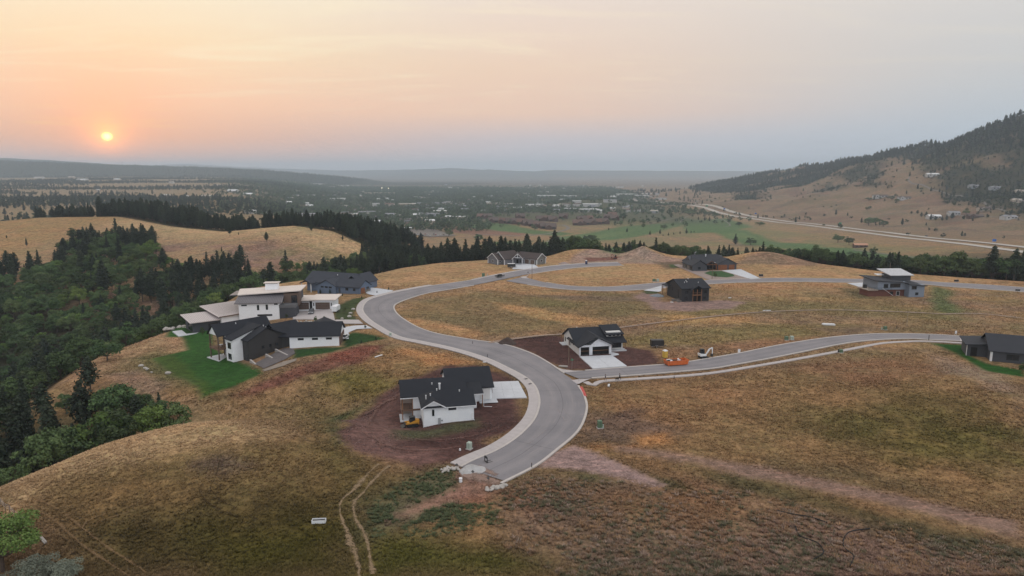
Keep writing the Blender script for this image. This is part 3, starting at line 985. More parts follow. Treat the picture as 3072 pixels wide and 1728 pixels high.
def worn_material(name, col, edge=0.32, strength=0.9):
    """bare trace that frays out into the grass"""
    if name in MATS: return MATS[name]
    m, k, b = new_mat(name)
    tc = k.n('ShaderNodeTexCoord'); P = tc.outputs['Object']
    u = k.n('ShaderNodeAttribute', attribute_name='across').outputs['Fac']
    n = k.noise(P, 1.1, 5, 0.7); n2 = k.noise(P, 4.0, 3, 0.7); n3 = k.noise(P, 0.16, 3, 0.6)
    d = k.m('SUBTRACT', 0.5, k.m('ABSOLUTE', k.m('SUBTRACT', u, 0.5)))
    d = k.m('ADD', d, k.m('MULTIPLY', k.m('SUBTRACT', n, 0.5), 0.9))
    d = k.m('ADD', d, k.m('MULTIPLY', k.m('SUBTRACT', n3, 0.5), 0.5))
    d = k.m('ADD', d, k.m('MULTIPLY', k.m('SUBTRACT', n2, 0.5), 0.7))
    al = k.ss(d, edge - 0.16, edge + 0.16, 0.0, strength)
    c = k.ramp(k.m('ADD', k.m('MULTIPLY', n, 0.5), k.m('MULTIPLY', n2, 0.5)), [(0.3, tuple(v * 0.7 for v in col)), (0.7, tuple(v * 1.25 for v in col))])
    k.put(b.inputs['Base Color'], c); b.inputs['Roughness'].default_value = 0.95; b.inputs['Specular IOR Level'].default_value = 0.1
    k.put(b.inputs['Alpha'], al)
    MATS[name] = m
    return m


M_ASPH = asphalt_material()
M_CONC = mat('concrete', A(190, 182, 180), 0.85, 0.10, 0.8)
M_CONC2 = mat('new_concrete', A(206, 208, 212), 0.8, 0.09, 0.5)
M_KERB = mat('kerb_concrete', A(198, 190, 184), 0.85, 0.10, 0.7)
M_TRACK = worn_material('rutted_soil', A(150, 128, 102), 0.30, 0.8)
M_TRACK2 = worn_material('gravel_track', A(166, 146, 132), 0.12)
M_REDPAINT = mat('red_kerb_paint', A(196, 84, 78), 0.7, 0.15, 1.5)
M_HWY = mat('highway_concrete', A(190, 182, 172), 0.85, 0.08, 0.05)

_es = [(1385, 1402), (1426, 1381), (1497, 1350), (1559, 1309), (1603, 1263), (1619, 1225), (1620, 1192), (1608, 1160), (1578, 1132), (1524, 1103), (1470, 1078),
       (1404, 1056), (1342, 1040), (1265, 1024), (1200, 1010), (1139, 978), (1104, 952), (1090, 927), (1106, 902), (1153, 886), (1210, 873), (1300, 857), (1420, 840), (1502, 823), (1583, 809), (1665, 798), (1760, 791), (1855, 788)]
MAIN_L = np.array(ats(_es))
_er = [(1500, 1450), (1600, 1399), (1660, 1355), (1732, 1291), (1757, 1229), (1749, 1186), (1730, 1152), (1706, 1132), (1681, 1116), (1643, 1089), (1594, 1062), (1529, 1039), (1474, 1028), (1420, 1021), (1320, 1004), (1260, 986),
       (1215, 962), (1188, 940), (1180, 921), (1193, 909), (1235, 893), (1285, 879), (1350, 868), (1420, 856), (1500, 840), (1590, 822), (1665, 811), (1746, 802), (1870, 796)]
MAIN_R = np.array(ats(_er))


def road_from_edges(name, L, R, n, zoff, label):
    # match the two edges by nearest station so the strip does not shear
    l = resample(L, 1.0); r = resample(R, 1.0)
    sl = np.linspace(0, 1, n)
    a = np.stack([np.interp(sl, np.linspace(0, 1, len(l)), l[:, i]) for i in (0, 1)], 1)
    # monotone nearest matching
    j = 0; idx = []
    for p in a:
        w = r[j:j + 14]
        j = j + int(np.argmin(((w - p) ** 2).sum(1)))
        idx.append(j)
    idx = np.array(idx, float)
    ker = np.ones(9) / 9
    idx = np.convolve(np.pad(idx, 4, mode='edge'), ker, 'valid')
    b = np.stack([np.interp(idx, np.arange(len(r)), r[:, i]) for i in (0, 1)], 1)
    o = strip(name, a, b, zoff, M_ASPH, across=6, kind='structure')
    tag(o, label, 'road')
    return a, b


mainL, mainR = road_from_edges('road', MAIN_L, MAIN_R, 340, 0.10, 'grey asphalt street curving in an S through the lots')
S2_U = np.array(ats([(1690, 1118), (1757, 1113), (1882, 1103), (1991, 1095), (2064, 1087), (2218, 1061), (2326, 1039), (2462, 1017), (2598, 1004), (2700, 1002), (2811, 1005), (2922, 1012), (3060, 1020)]))
S2_D = np.array(ats([(1700, 1143), (1774, 1134), (1909, 1125), (2120, 1107), (2209, 1093), (2354, 1066), (2517, 1033), (2611, 1021), (2722, 1016), (2789, 1019), (2911, 1025), (3060, 1036)]))
s2U, s2D = road_from_edges('road', S2_U, S2_D, 160, 0.096, 'straight grey side street running past the orange dumpster')
S3_U = np.array(ats([(1570, 831), (1638, 848), (1719, 859), (1828, 861), (1909, 855), (1983, 849), (2130, 841), (2245, 836), (2381, 835), (2517, 837), (2625, 839), (2749, 842), (2811, 847), (2944, 854), (3072, 863), (3200, 872)]))
S3_D = np.array(ats([(1515, 843), (1583, 854), (1665, 865), (1746, 871), (1828, 873), (1909, 870), (1977, 865), (2133, 852), (2245, 847), (2381, 845), (2517, 847), (2640, 849), (2767, 853), (2833, 859), (2944, 867), (3072, 876), (3200, 886)]))
s3U, s3D = road_from_edges('road', S3_U, S3_D, 220, 0.104, 'narrow grey street crossing the upper field past the dark houses')


def clip_line(l, cond):
    return l[np.array([bool(cond(*p)) for p in l])]


def kerb(line, side, w=0.50, z=0.20, name='kerb', m=None):
    """kerb and gutter pan, outside of the given asphalt edge"""
    l = resample(line, 1.2)
    nn = normals2(l) * side
    o = strip(name, l - nn * 0.02, l + nn * w, z, m or M_KERB, across=1, kind='structure', thick=0.25)
    return o


def off(line, d):
    l = resample(line, 1.2)
    return l + normals2(l) * d


# which side is outwards: left edge list runs from the near end northwards, its left normal points away from the road
i_gap = 0
kerb(MAIN_L, 1)
k_r1 = MAIN_R[:7]
kerb(np.vstack([MAIN_R[:6], ats([(1732, 1158)])]), -1)
kerb(np.vstack([ats([(1690, 1120)]), MAIN_R[9:24]]), -1)
kerb(MAIN_R[25:], -1)
kerb(S2_U[1:], 1); kerb(S2_D[1:], -1)
kerb(S3_U[1:], 1); kerb(S3_D[1:], -1)
# red-painted kerb by the corner
kerb(ats([(1752, 1190), (1747, 1177), (1739, 1162)]), -1, 0.66, 0.206, 'red_kerb', M_REDPAINT)
# concrete corner aprons
for nm, pl in (('corner_apron', [(1714, 1141), (1737, 1139), (1775, 1136), (1756, 1143), (1738, 1152), (1731, 1153)]), ('corner_apron', [(1660, 1100), (1690, 1109), (1722, 1113), (1760, 1113), (1700, 1118), (1684, 1117)]),
               ('corner_apron', [(1560, 831), (1578, 829), (1590, 822), (1578, 832), (1588, 836), (1568, 835)])):
    patch(nm, ats(pl), 0.115, M_CONC, kind='structure')


def walk(edge, d0, d1, every, z, m, name='sidewalk', label=None, n_max=300):
    """row of cast slabs with open joints"""
    root = empty(name, (0, 0, 0))
    tag(root, label, 'sidewalk', kind='structure')
    l = resample(edge, every)
    nn = normals2(l)
    for i in range(len(l) - 1):
        t = (l[i + 1] - l[i]); t = t / (np.linalg.norm(t) + 1e-9) * 0.02
        q = [l[i] + nn[i] * d0 + t, l[i + 1] + nn[i + 1] * d0 - t, l[i + 1] + nn[i + 1] * d1 - t, l[i] + nn[i] * d1 + t]
        h = [zat(*p) + z for p in q]
        mb = MB().hexa([(p[0], p[1], a - 0.22) for p, a in zip(q, h)] + [(p[0], p[1], a) for p, a in zip(q, h)])
        # keep upward winding whichever way the walk runs
        o = mb.build('slab', m, root)
    return root


walk(MAIN_L[:22], 0.52, 2.75, 1.9, 0.215, M_CONC, label='pale concrete walk along the outer side of the S-shaped street')
walk(MAIN_L[22:], 0.52, 1.6, 2.6, 0.215, M_CONC, label='pale concrete walk beside the upper street near the grey house')
SW2 = ats([(1757, 1146), (1779, 1156), (1806, 1144), (1910, 1137), (2120, 1121), (2299, 1093), (2517, 1054), (2633, 1032), (2700, 1026), (2778, 1024), (2911, 1031)])
walk(SW2, -0.75, 0.75, 1.9, 0.12, M_CONC, label='white concrete footpath below the side street')


PAVED = []


def slabs(poly_s, nx, ny, m, name, label, z=0.14, joint=0.03):
    """quad drive cast in a grid of panels; corners in photo pixels a,b,c,d"""
    a, b, c, d = [np.array(p) for p in ats(poly_s)]
    PAVED.append(ats(poly_s))
    root = empty(name, (0, 0, 0)); tag(root, label, 'driveway', kind='structure')
    for i in range(nx):
        for j in range(ny):
            u0, u1 = i / nx, (i + 1) / nx; v0, v1 = j / ny, (j + 1) / ny
            P = lambda u, v: (a * (1 - u) + b * u) * (1 - v) + (d * (1 - u) + c * u) * v
            q = [P(u0, v0), P(u1, v0), P(u1, v1), P(u0, v1)]
            ctr = sum(q) / 4
            q = [p + (ctr - p) / np.linalg.norm(ctr - p) * joint for p in q]
            h = [zat(*p) + z for p in q]
            MB().hexa([(p[0], p[1], e - 0.3) for p, e in zip(q, h)] + [(p[0], p[1], e) for p, e in zip(q, h)]).build('slab', m, root)
    return root


slabs([(1478, 1197), (1581, 1194), (1555, 1144), (1476, 1147)], 3, 2, M_CONC2, 'driveway', 'white concrete drive of the white house inside the road bend')
slabs([(1779, 1107), (1881, 1099), (1835, 1066), (1738, 1070)], 2, 3, M_CONC2, 'driveway', 'pale concrete drive in front of the open double garage')
slabs([(1005, 962), (878, 958), (884, 928), (997, 926)], 3, 2, M_CONC, 'driveway', 'concrete parking court of the metal-roofed house')
patch('driveway', ats([(1000, 962), (1010, 960), (1075, 960), (1090, 972), (1088, 972), (1010, 972)]), 0.13, M_CONC, kind='structure')
patch('driveway', ats([(1024, 984), (1060, 978), (1098, 976), (1118, 986), (1070, 988), (1046, 998), (1046, 1018), (1026, 1018)]), 0.13, M_CONC2, kind='structure')
patch('driveway', ats([(1098, 880), (1106, 862), (1180, 872), (1166, 880), (1130, 888), (1108, 884)]), 0.13, M_CONC2, kind='structure')
patch('driveway', ats([(1536, 808), (1550, 788), (1600, 792), (1618, 804), (1590, 809)]), 0.13, M_CONC2, kind='structure')
patch('driveway', ats([(2165, 812), (2222, 808), (2282, 836), (2252, 838)]), 0.13, M_CONC2, kind='structure')
patch('driveway', ats([(2020, 795), (2035, 793), (2110, 812), (2215, 812), (2255, 836), (2140, 842), (2120, 838)]), 0.11, mat('crushed_stone', A(158, 142, 134), 0.95, 0.2, 2.0), kind='structure')
patch('lawn_circle', ats([(2112, 820), (2130, 814), (2165, 814), (2200, 824), (2204, 829), (2180, 833), (2140, 830)]), 0.16, mat('lawn_turf', A(52, 84, 40), 0.95, 0.2, 2.0), kind='structure')
patch('driveway', ats([(2540, 850), (2620, 848), (2630, 866), (2580, 862)]), 0.13, M_CONC2, kind='structure')
patch('driveway', ats([(2880, 1012), (2918, 1012), (2918, 1026), (2880, 1025)]), 0.13, M_CONC, kind='structure')
patch('driveway', ats([(1930, 872), (1984, 858), (1984, 874), (1975, 876)]), 0.13, M_CONC2, kind='structure')
patch('walkway', ats([(1430, 1190), (1480, 1180), (1495, 1209), (1440, 1212)]), 0.15, M_CONC2, kind='structure')
patch('walkway', ats([(1830, 1056), (1855, 1062), (1857, 1066), (1835, 1070)]), 0.15, M_CONC2, kind='structure')


def ruts(pts, gauge, w, label, m=None, zoff=0.14, name='dirt_track', wob=0.12):
    """pair of wheel ruts"""
    c = resample(ats(pts), 0.8)
    nn = normals2(c)
    rng = np.random.default_rng(len(pts) * 7 + int(gauge * 10))
    root = empty(name, (0, 0, 0)); tag(root, label, 'track', kind='structure')
    for s in (-1, 1):
        j = np.convolve(rng.normal(0, 1, len(c) + 8), np.ones(9) / 3, 'valid')
        j2 = np.convolve(rng.normal(0, 1, len(c) + 2), np.ones(3) / 2, 'valid')
        l = c + nn * (s * gauge / 2 + wob * j)[:, None]
        ww = np.maximum(w * (1 + 0.35 * j2), 0.12)
        ribbon('rut', l, ww, zoff, m or M_TRACK, root, across=4)
    return root


ruts([(1148, 1395), (1120, 1425), (1075, 1475), (1040, 1510), (1045, 1560), (1065, 1600), (1085, 1660), (1100, 1728)], 2.0, 1.15, 'pale two-rut track running down the slope from the brown lot')
M_FAINT = worn_material('pressed_grass', A(70, 56, 38), 0.36, 0.7)
M_WORN = worn_material('worn_grass', A(140, 112, 82), 0.34, 0.6)
ruts([(645, 1380), (628, 1440), (615, 1470), (650, 1510), (720, 1545), (780, 1580)], 1.7, 0.34, 'faint dark tyre marks on the near knoll', M_FAINT, wob=0.05)
ruts([(60, 1490), (160, 1540), (230, 1595), (300, 1650), (420, 1728)], 1.8, 0.6, 'worn tyre tracks in the corner of the near field', M_WORN, wob=0.05)
ruts([(480, 1480), (400, 1525), (290, 1560), (265, 1585)], 1.8, 0.5, 'tyre marks branching across the near knoll', M_WORN, wob=0.05)
ruts([(1690, 1600), (1800, 1560), (1900, 1520), (1940, 1505)], 1.9, 0.6, 'faint wheel tracks through the weeds of the near field', M_WORN, wob=0.05)


PATHS = []


M_SPILL = worn_material('spilled_dirt', A(158, 134, 122), 0.30, 0.85)
M_CHURN = worn_material('churned_soil', A(132, 102, 92), 0.42, 0.6)
M_SCUFF = worn_material('tyre_scuff', A(196, 180, 172), 0.46, 0.5)


def trace(pts, w, m, label, zoff, name='soil_trace'):
    o = ribbon(name, resample(ats(pts), 0.8), w, zoff, m, across=4, kind='structure')
    tag(o, label, 'track')


trace([(1395, 1422), (1440, 1436), (1500, 1452)], 5.5, M_SPILL, 'dirt spilled over the end of the road', 0.16)
trace([(1430, 1400), (1490, 1428)], 2.6, M_SPILL, 'dust drifted across the road end', 0.17)
trace([(1060, 1275), (1110, 1310), (1190, 1345), (1300, 1352), (1380, 1340)], 1.6, M_CHURN, 'pale churned wheel track along the lot edge', 0.16)
trace([(1190, 1312), (1300, 1322), (1420, 1308), (1500, 1280)], 1.2, M_CHURN, 'pale wheel track across the brown lot', 0.16)
trace([(1190, 1195), (1130, 1230), (1105, 1280), (1150, 1345)], 2.2, M_CHURN, 'churned loop of soil behind the white house', 0.16)
trace([(1240, 1165), (1160, 1205), (1080, 1250)], 2.0, M_CHURN, 'churned soil along the top of the lot', 0.16)
trace([(1672, 1228), (1690, 1255), (1716, 1276)], 0.5, M_SCUFF, 'pale curved scuff on the asphalt bend', 0.115)
trace([(1690, 1226), (1706, 1250), (1736, 1270)], 0.5, M_SCUFF, 'second pale scuff on the asphalt bend', 0.115)
trace([(1556, 1338), (1590, 1330), (1640, 1290)], 0.4, M_SCUFF, 'thin pale arc on the road near its end', 0.115)
trace([(1968, 1115), (2000, 1112)], 0.9, M_SCUFF, 'pale dust mark on the side street', 0.11)


def path(pts, w, m, label, zoff=0.20, name='dirt_path', step=2.0, nz=0.15):
    c = resample(ats(pts), step)
    PATHS.append(c)
    rng = np.random.default_rng(5)
    ww = w * (1 + nz * np.convolve(rng.normal(0, 1, len(c) + 4), np.ones(5) / 3, 'valid'))
    o = ribbon(name, c, ww, zoff, m, across=4, kind='structure')
    tag(o, label, 'path')
    return o


path([(1466, 1030), (1540, 1018), (1610, 1009), (1680, 1004), (1720, 1001)], 2.0, M_TRACK2, 'pale gravel path behind the white house at the corner')
path([(1850, 985), (2000, 966), (2200, 944), (2350, 934), (2500, 931), (2640, 934), (2780, 940), (2830, 943), (2940, 942), (3072, 956)], 1.7, M_TRACK2, 'thin gravel path crossing the middle field')
# ---- highway and valley roads
HW_A = [(505, 300, 0), (518, 520, 0), (522, 700, 0), (548, 1165, 0), (545, 1700, 0), (520, 2250, 0), (430, 2800, 0), (330, 3300, 0)]


def world_ribbon(name, pts, w, zoff, m, label, step=5.0, across=6):
    c = resample([p[:2] for p in pts], step)
    o = ribbon(name, c, w, zoff, m, across=across, kind='structure')
    tag(o, label, 'road')
    return c


hwA = world_ribbon('highway', HW_A, 13.5, 0.45, M_HWY, 'pale nearer carriageway of the highway in the valley')
hwB = world_ribbon('highway', [(p[0] + 34, p[1], 0) for p in HW_A], 13.5, 0.6, M_HWY, 'pale farther carriageway of the highway in the valley')
M_LANE = mat('valley_road', A(122, 114, 106), 0.9, 0.08, 0.1)


def pix_road(pts, w, label, m=None, zoff=0.35, step=4.0, name='valley_road'):
    return world_ribbon(name, ats(pts), w, zoff, m or M_LANE, label, step)


pix_road([(1430, 702), (1500, 706), (1570, 708), (1640, 702), (1690, 692), (1705, 684), (1690, 676), (1670, 676)], 7.0, 'lane winding below the brown condominiums')
pix_road([(1640, 726), (1660, 718), (1684, 710)], 3.0, 'pale cart path on the golf course left of the lone tree')
pix_road([(1944, 673), (1990, 662), (2020, 655), (2046, 650)], 2.6, 'pale cart path on the upper fairway')
pix_road([(2040, 668), (2050, 658), (2062, 650), (2075, 648)], 2.6, 'short cart path near the three cone-shaped trees')
pix_road([(2150, 656), (2170, 660), (2190, 675), (2175, 681)], 2.8, 'cart path hooking below the highway')
pix_road([(1840, 726), (1860, 728), (1880, 735), (1895, 742)], 2.8, 'cart path behind the round spoil heap')
pix_road([(2180, 734), (2230, 736), (2300, 738)], 3.2, 'pale cart path in front of the valley trees')
pix_road([(2560, 750), (2620, 758), (2700, 768), (2760, 775)], 3.0, 'cart path near the small clubhouse')
pix_road([(2730, 530), (2725, 540), (2735, 550), (2770, 556), (2800, 570), (2850, 585), (2900, 598), (2960, 615), (3000, 628), (3030, 640)], 4.0, 'pale hillside road leading up between the houses')
pix_road([(2600, 648), (2680, 640), (2720, 636)], 3.0, 'dirt lane below the hillside houses')
pix_road([(2870, 645), (2940, 650), (3000, 652), (3072, 662)], 3.5, 'lane below the pale hillside villas')
pix_road([(2074, 614), (2090, 606), (2092, 602), (2070, 599), (2040, 600)], 6.0, 'curving ramp road beside the highway')
pix_road([(1234, 640), (1250, 655), (1268, 684)], 8.0, 'straight street entering the town from the long white shed')
patch('car_park', ats([(1205, 690), (1290, 686), (1345, 700), (1370, 708), (1290, 712), (1225, 702)]), 0.8, M_LANE, step=10, kind='structure')
# ------------------------------------------------------------------ trees
def leaf_material(name, dark, light, hue=0.12, rough=0.8):
    m, k, b = new_mat(name)
    oi = k.n('ShaderNodeObjectInfo')
    at_ = k.n('ShaderNodeAttribute', attribute_name='lf')
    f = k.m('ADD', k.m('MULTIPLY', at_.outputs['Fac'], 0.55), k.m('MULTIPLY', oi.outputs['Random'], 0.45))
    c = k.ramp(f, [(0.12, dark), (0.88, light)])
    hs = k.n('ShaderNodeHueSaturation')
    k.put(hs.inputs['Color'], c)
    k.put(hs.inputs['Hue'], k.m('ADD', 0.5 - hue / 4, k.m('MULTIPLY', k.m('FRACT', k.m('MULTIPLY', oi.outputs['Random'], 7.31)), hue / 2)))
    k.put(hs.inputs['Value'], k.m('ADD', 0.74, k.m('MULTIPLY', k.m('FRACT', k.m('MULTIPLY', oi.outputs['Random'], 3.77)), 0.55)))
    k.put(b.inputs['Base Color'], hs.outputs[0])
    b.inputs['Roughness'].default_value = rough
    b.inputs['Specular IOR Level'].default_value = 0.15
    return m


M_PINE = leaf_material('pine_needles', (0.016, 0.024, 0.016), (0.042, 0.056, 0.033), 0.05)
M_LEAF = leaf_material('oak_leaves', (0.030, 0.050, 0.020), (0.105, 0.150, 0.055), 0.09)
M_LEAF_BRIGHT = leaf_material('fresh_leaves', (0.062, 0.102, 0.026), (0.135, 0.195, 0.050), 0.06)
M_LEAF_GREY = leaf_material('grey_leaves', (0.085, 0.10, 0.075), (0.17, 0.185, 0.14), 0.06)
M_LEAF_DEAD = leaf_material('dry_brown_leaves', (0.075, 0.06, 0.045), (0.13, 0.10, 0.075), 0.06)
M_LEAF_FAR = leaf_material('scrub_leaves', (0.022, 0.034, 0.018), (0.060, 0.080, 0.038), 0.06)
M_LEAF_TOWN = leaf_material('town_leaves', (0.036, 0.060, 0.034), (0.095, 0.135, 0.066), 0.06)
M_BARK = mat('bark', (0.085, 0.062, 0.048), 0.95, 0.3, 4.0)


class LeafMesh:
    def __init__(self, seed):
        self.r = np.random.default_rng(seed)
        self.v = []; self.c = []

    def quad(self, p, nrm, size, asp=1.0, shade=None):
        n = nrm / (np.linalg.norm(nrm) + 1e-9)
        u = np.cross(n, self.r.normal(0, 1, 3)); u /= np.linalg.norm(u) + 1e-9
        w = np.cross(n, u)
        s = size * self.r.uniform(0.7, 1.25)
        k = self.r.uniform(0, 1) if shade is None else shade
        for a, b in ((-1, -0.6), (0.5, -1), (1, 0.5), (-0.4, 1)):
            self.v.append(p + u * a * s * 0.5 * asp + w * b * s * 0.5 + n * self.r.normal(0, 0.08) * s)
            self.c.append(k)

    def mesh(self, name, m):
        V = np.array(self.v, np.float32)
        n = len(V) // 4
        me = bpy.data.meshes.new(name)
        me.vertices.add(len(V)); me.vertices.foreach_set('co', V.ravel())
        me.loops.add(len(V)); me.loops.foreach_set('vertex_index', np.arange(len(V), dtype=np.int32))
        me.polygons.add(n); me.polygons.foreach_set('loop_start', np.arange(0, len(V), 4, dtype=np.int32))
        me.update(calc_edges=True)
        a = me.attributes.new('lf', 'FLOAT', 'POINT')
        a.data.foreach_set('value', np.array(self.c, np.float32))
        me.materials.append(m)
        return me


def trunk_mesh(segs, seed, n=6):
    mb = MB()
    for a, b, r0, r1 in segs:
        mb.cyl(a, b, r0, r1, n)
    me = bpy.data.meshes.new('trunk')
    me.from_pydata(mb.v, [], mb.f)
    me.materials.append(M_BARK)
    return me


def pine_meshes(seed, H=14.0, R=3.1, whorls=15, m=None, full=1.0, start=0.16, clump=0.95, top=2.0):
    L = LeafMesh(seed); r = L.r
    segs = [((0, 0, -0.8), (0.0, 0.0, H * 0.5), 0.26, 0.17), ((0, 0, H * 0.5), (0.08, 0.05, H * 0.97), 0.17, 0.04)]
    lean = r.normal(0, 0.10, 2)
    for i in range(whorls):
        t = min(0.985, max(start, start + (1 - start) * (i + r.uniform(-0.3, 0.3)) / whorls))
        z = H * t
        prof = (min(1.0, (t - start + 0.10) / 0.26) ** 0.7) * (1 - ((t - start) / (1 - start)) ** top) ** 0.85
        rad = R * max(prof, 0.06) * r.uniform(0.66, 1.18)
        nb = int(5 + 5 * rad / R)
        a0 = r.uniform(0, 6.28)
        for b in range(nb):
            a = a0 + 2 * pi * b / nb + r.normal(0, 0.25)
            ln = rad * r.uniform(0.65, 1.15)
            d = np.array([cos(a), sin(a), r.uniform(-0.15, 0.22)])
            if i < whorls - 3 and b % 2 == 0:
                p1 = np.array([0, 0, z]) + d * ln * 0.8
                segs.append(((0, 0, z), tuple(p1), 0.06, 0.02))
            ns = max(1, int(round(ln / 0.62 * full)))
            for s in range(ns):
                q = (s + r.uniform(0.3, 1.0)) / ns
                p = np.array([lean[0] * t, lean[1] * t, z]) + d * ln * q + r.normal(0, 0.13, 3)
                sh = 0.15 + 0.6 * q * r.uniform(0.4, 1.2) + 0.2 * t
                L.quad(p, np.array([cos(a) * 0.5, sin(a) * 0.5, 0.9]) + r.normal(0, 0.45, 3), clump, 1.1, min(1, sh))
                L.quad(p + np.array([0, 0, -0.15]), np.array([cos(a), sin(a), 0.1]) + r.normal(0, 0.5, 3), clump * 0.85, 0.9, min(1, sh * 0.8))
    for s in range(5):
        L.quad(np.array([r.normal(0, 0.1), r.normal(0, 0.1), H * (0.93 + 0.02 * s)]), r.normal(0, 1, 3), clump * 0.6, 0.6, 0.6)
    return L.mesh('pine_crown', m or M_PINE), trunk_mesh(segs, seed, 5)


def oak_meshes(seed, H=9.5, R=4.0, lobes=24, per=46, m=None, leaf=0.62, trunk_h=0.26):
    L = LeafMesh(seed); r = L.r
    segs = [((0, 0, -0.8), (0.1, 0, H * trunk_h), 0.30, 0.22)]
    ctr = np.array([0.1, 0, H * trunk_h])
    for i in range(lobes):
        a = r.uniform(0, 6.28)
        ph = np.arcsin(r.uniform(-0.72, 1.0))
        k = r.uniform(0.55, 1.0)
        c = np.array([cos(a) * cos(ph) * R * k, sin(a) * cos(ph) * R * k, H * 0.55 + sin(ph) * H * 0.38 * k])
        lr = R * r.uniform(0.24, 0.40)
        tone = r.uniform(0.1, 0.8)
        if i % 2 == 0:
            mid = ctr * 0.5 + c * 0.5 + np.array([0, 0, -0.4])
            segs.append((tuple(ctr), tuple(mid), 0.15, 0.09)); segs.append((tuple(mid), tuple(c), 0.09, 0.03))
        for _ in range(per):
            n = r.normal(0, 1, 3); n /= np.linalg.norm(n) + 1e-9
            if n[2] < -0.3: n[2] *= -0.6
            p = c + n * lr * r.uniform(0.75, 1.1) * np.array([1, 1, 0.85])
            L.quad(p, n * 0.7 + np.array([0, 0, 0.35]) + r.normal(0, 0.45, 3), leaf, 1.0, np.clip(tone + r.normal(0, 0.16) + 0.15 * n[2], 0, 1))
    return L.mesh('oak_crown', m or M_LEAF), trunk_mesh(segs, seed, 6)


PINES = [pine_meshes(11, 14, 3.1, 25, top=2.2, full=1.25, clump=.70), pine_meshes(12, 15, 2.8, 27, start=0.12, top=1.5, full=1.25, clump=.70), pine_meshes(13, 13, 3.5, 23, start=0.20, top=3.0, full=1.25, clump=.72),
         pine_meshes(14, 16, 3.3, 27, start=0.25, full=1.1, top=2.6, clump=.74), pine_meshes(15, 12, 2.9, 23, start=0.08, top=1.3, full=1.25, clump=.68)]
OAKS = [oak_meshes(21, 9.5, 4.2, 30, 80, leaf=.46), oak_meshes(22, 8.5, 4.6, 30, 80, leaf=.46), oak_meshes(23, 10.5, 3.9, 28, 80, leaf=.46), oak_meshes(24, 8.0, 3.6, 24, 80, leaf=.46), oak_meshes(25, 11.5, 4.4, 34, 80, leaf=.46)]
BRIGHTS = [oak_meshes(31, 9.5, 4.0, 28, 80, m=M_LEAF_BRIGHT, leaf=.46), oak_meshes(32, 8.0, 3.6, 24, 80, m=M_LEAF_BRIGHT, leaf=.46), oak_meshes(36, 9.5, 4.0, 40, 190, m=M_LEAF_BRIGHT, leaf=.24)]
GREYS = [oak_meshes(33, 7.5, 3.6, 34, 190, m=M_LEAF_GREY, leaf=.22, trunk_h=.12)]
# light versions for distant woods
PINES_FAR = [pine_meshes(41 + i, 14, 3.4, 8, full=0.7, clump=1.9, top=(1.3, 2.2, 3.0)[i]) for i in range(3)]
OAKS_FAR = [oak_meshes(51 + i, 9.5, 4.4, 9, 12, leaf=1.6, m=M_LEAF_FAR) for i in range(3)]
OAKS_TOWN = [oak_meshes(56 + i, 9.5, 4.4, 9, 12, leaf=1.6, m=M_LEAF_TOWN) for i in range(3)]
PINE_H = {id(a[0]): h for a, h in zip(PINES, (14, 15, 13, 16, 12))}


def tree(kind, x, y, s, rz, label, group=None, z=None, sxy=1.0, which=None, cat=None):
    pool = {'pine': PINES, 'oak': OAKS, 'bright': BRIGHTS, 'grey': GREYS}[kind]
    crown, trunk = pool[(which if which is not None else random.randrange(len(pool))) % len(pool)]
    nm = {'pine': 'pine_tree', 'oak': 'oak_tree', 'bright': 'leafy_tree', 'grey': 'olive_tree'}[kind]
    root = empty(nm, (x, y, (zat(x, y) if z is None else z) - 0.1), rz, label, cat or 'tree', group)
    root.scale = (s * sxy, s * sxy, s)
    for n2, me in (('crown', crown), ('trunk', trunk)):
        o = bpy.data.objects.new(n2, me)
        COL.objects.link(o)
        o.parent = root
    return root


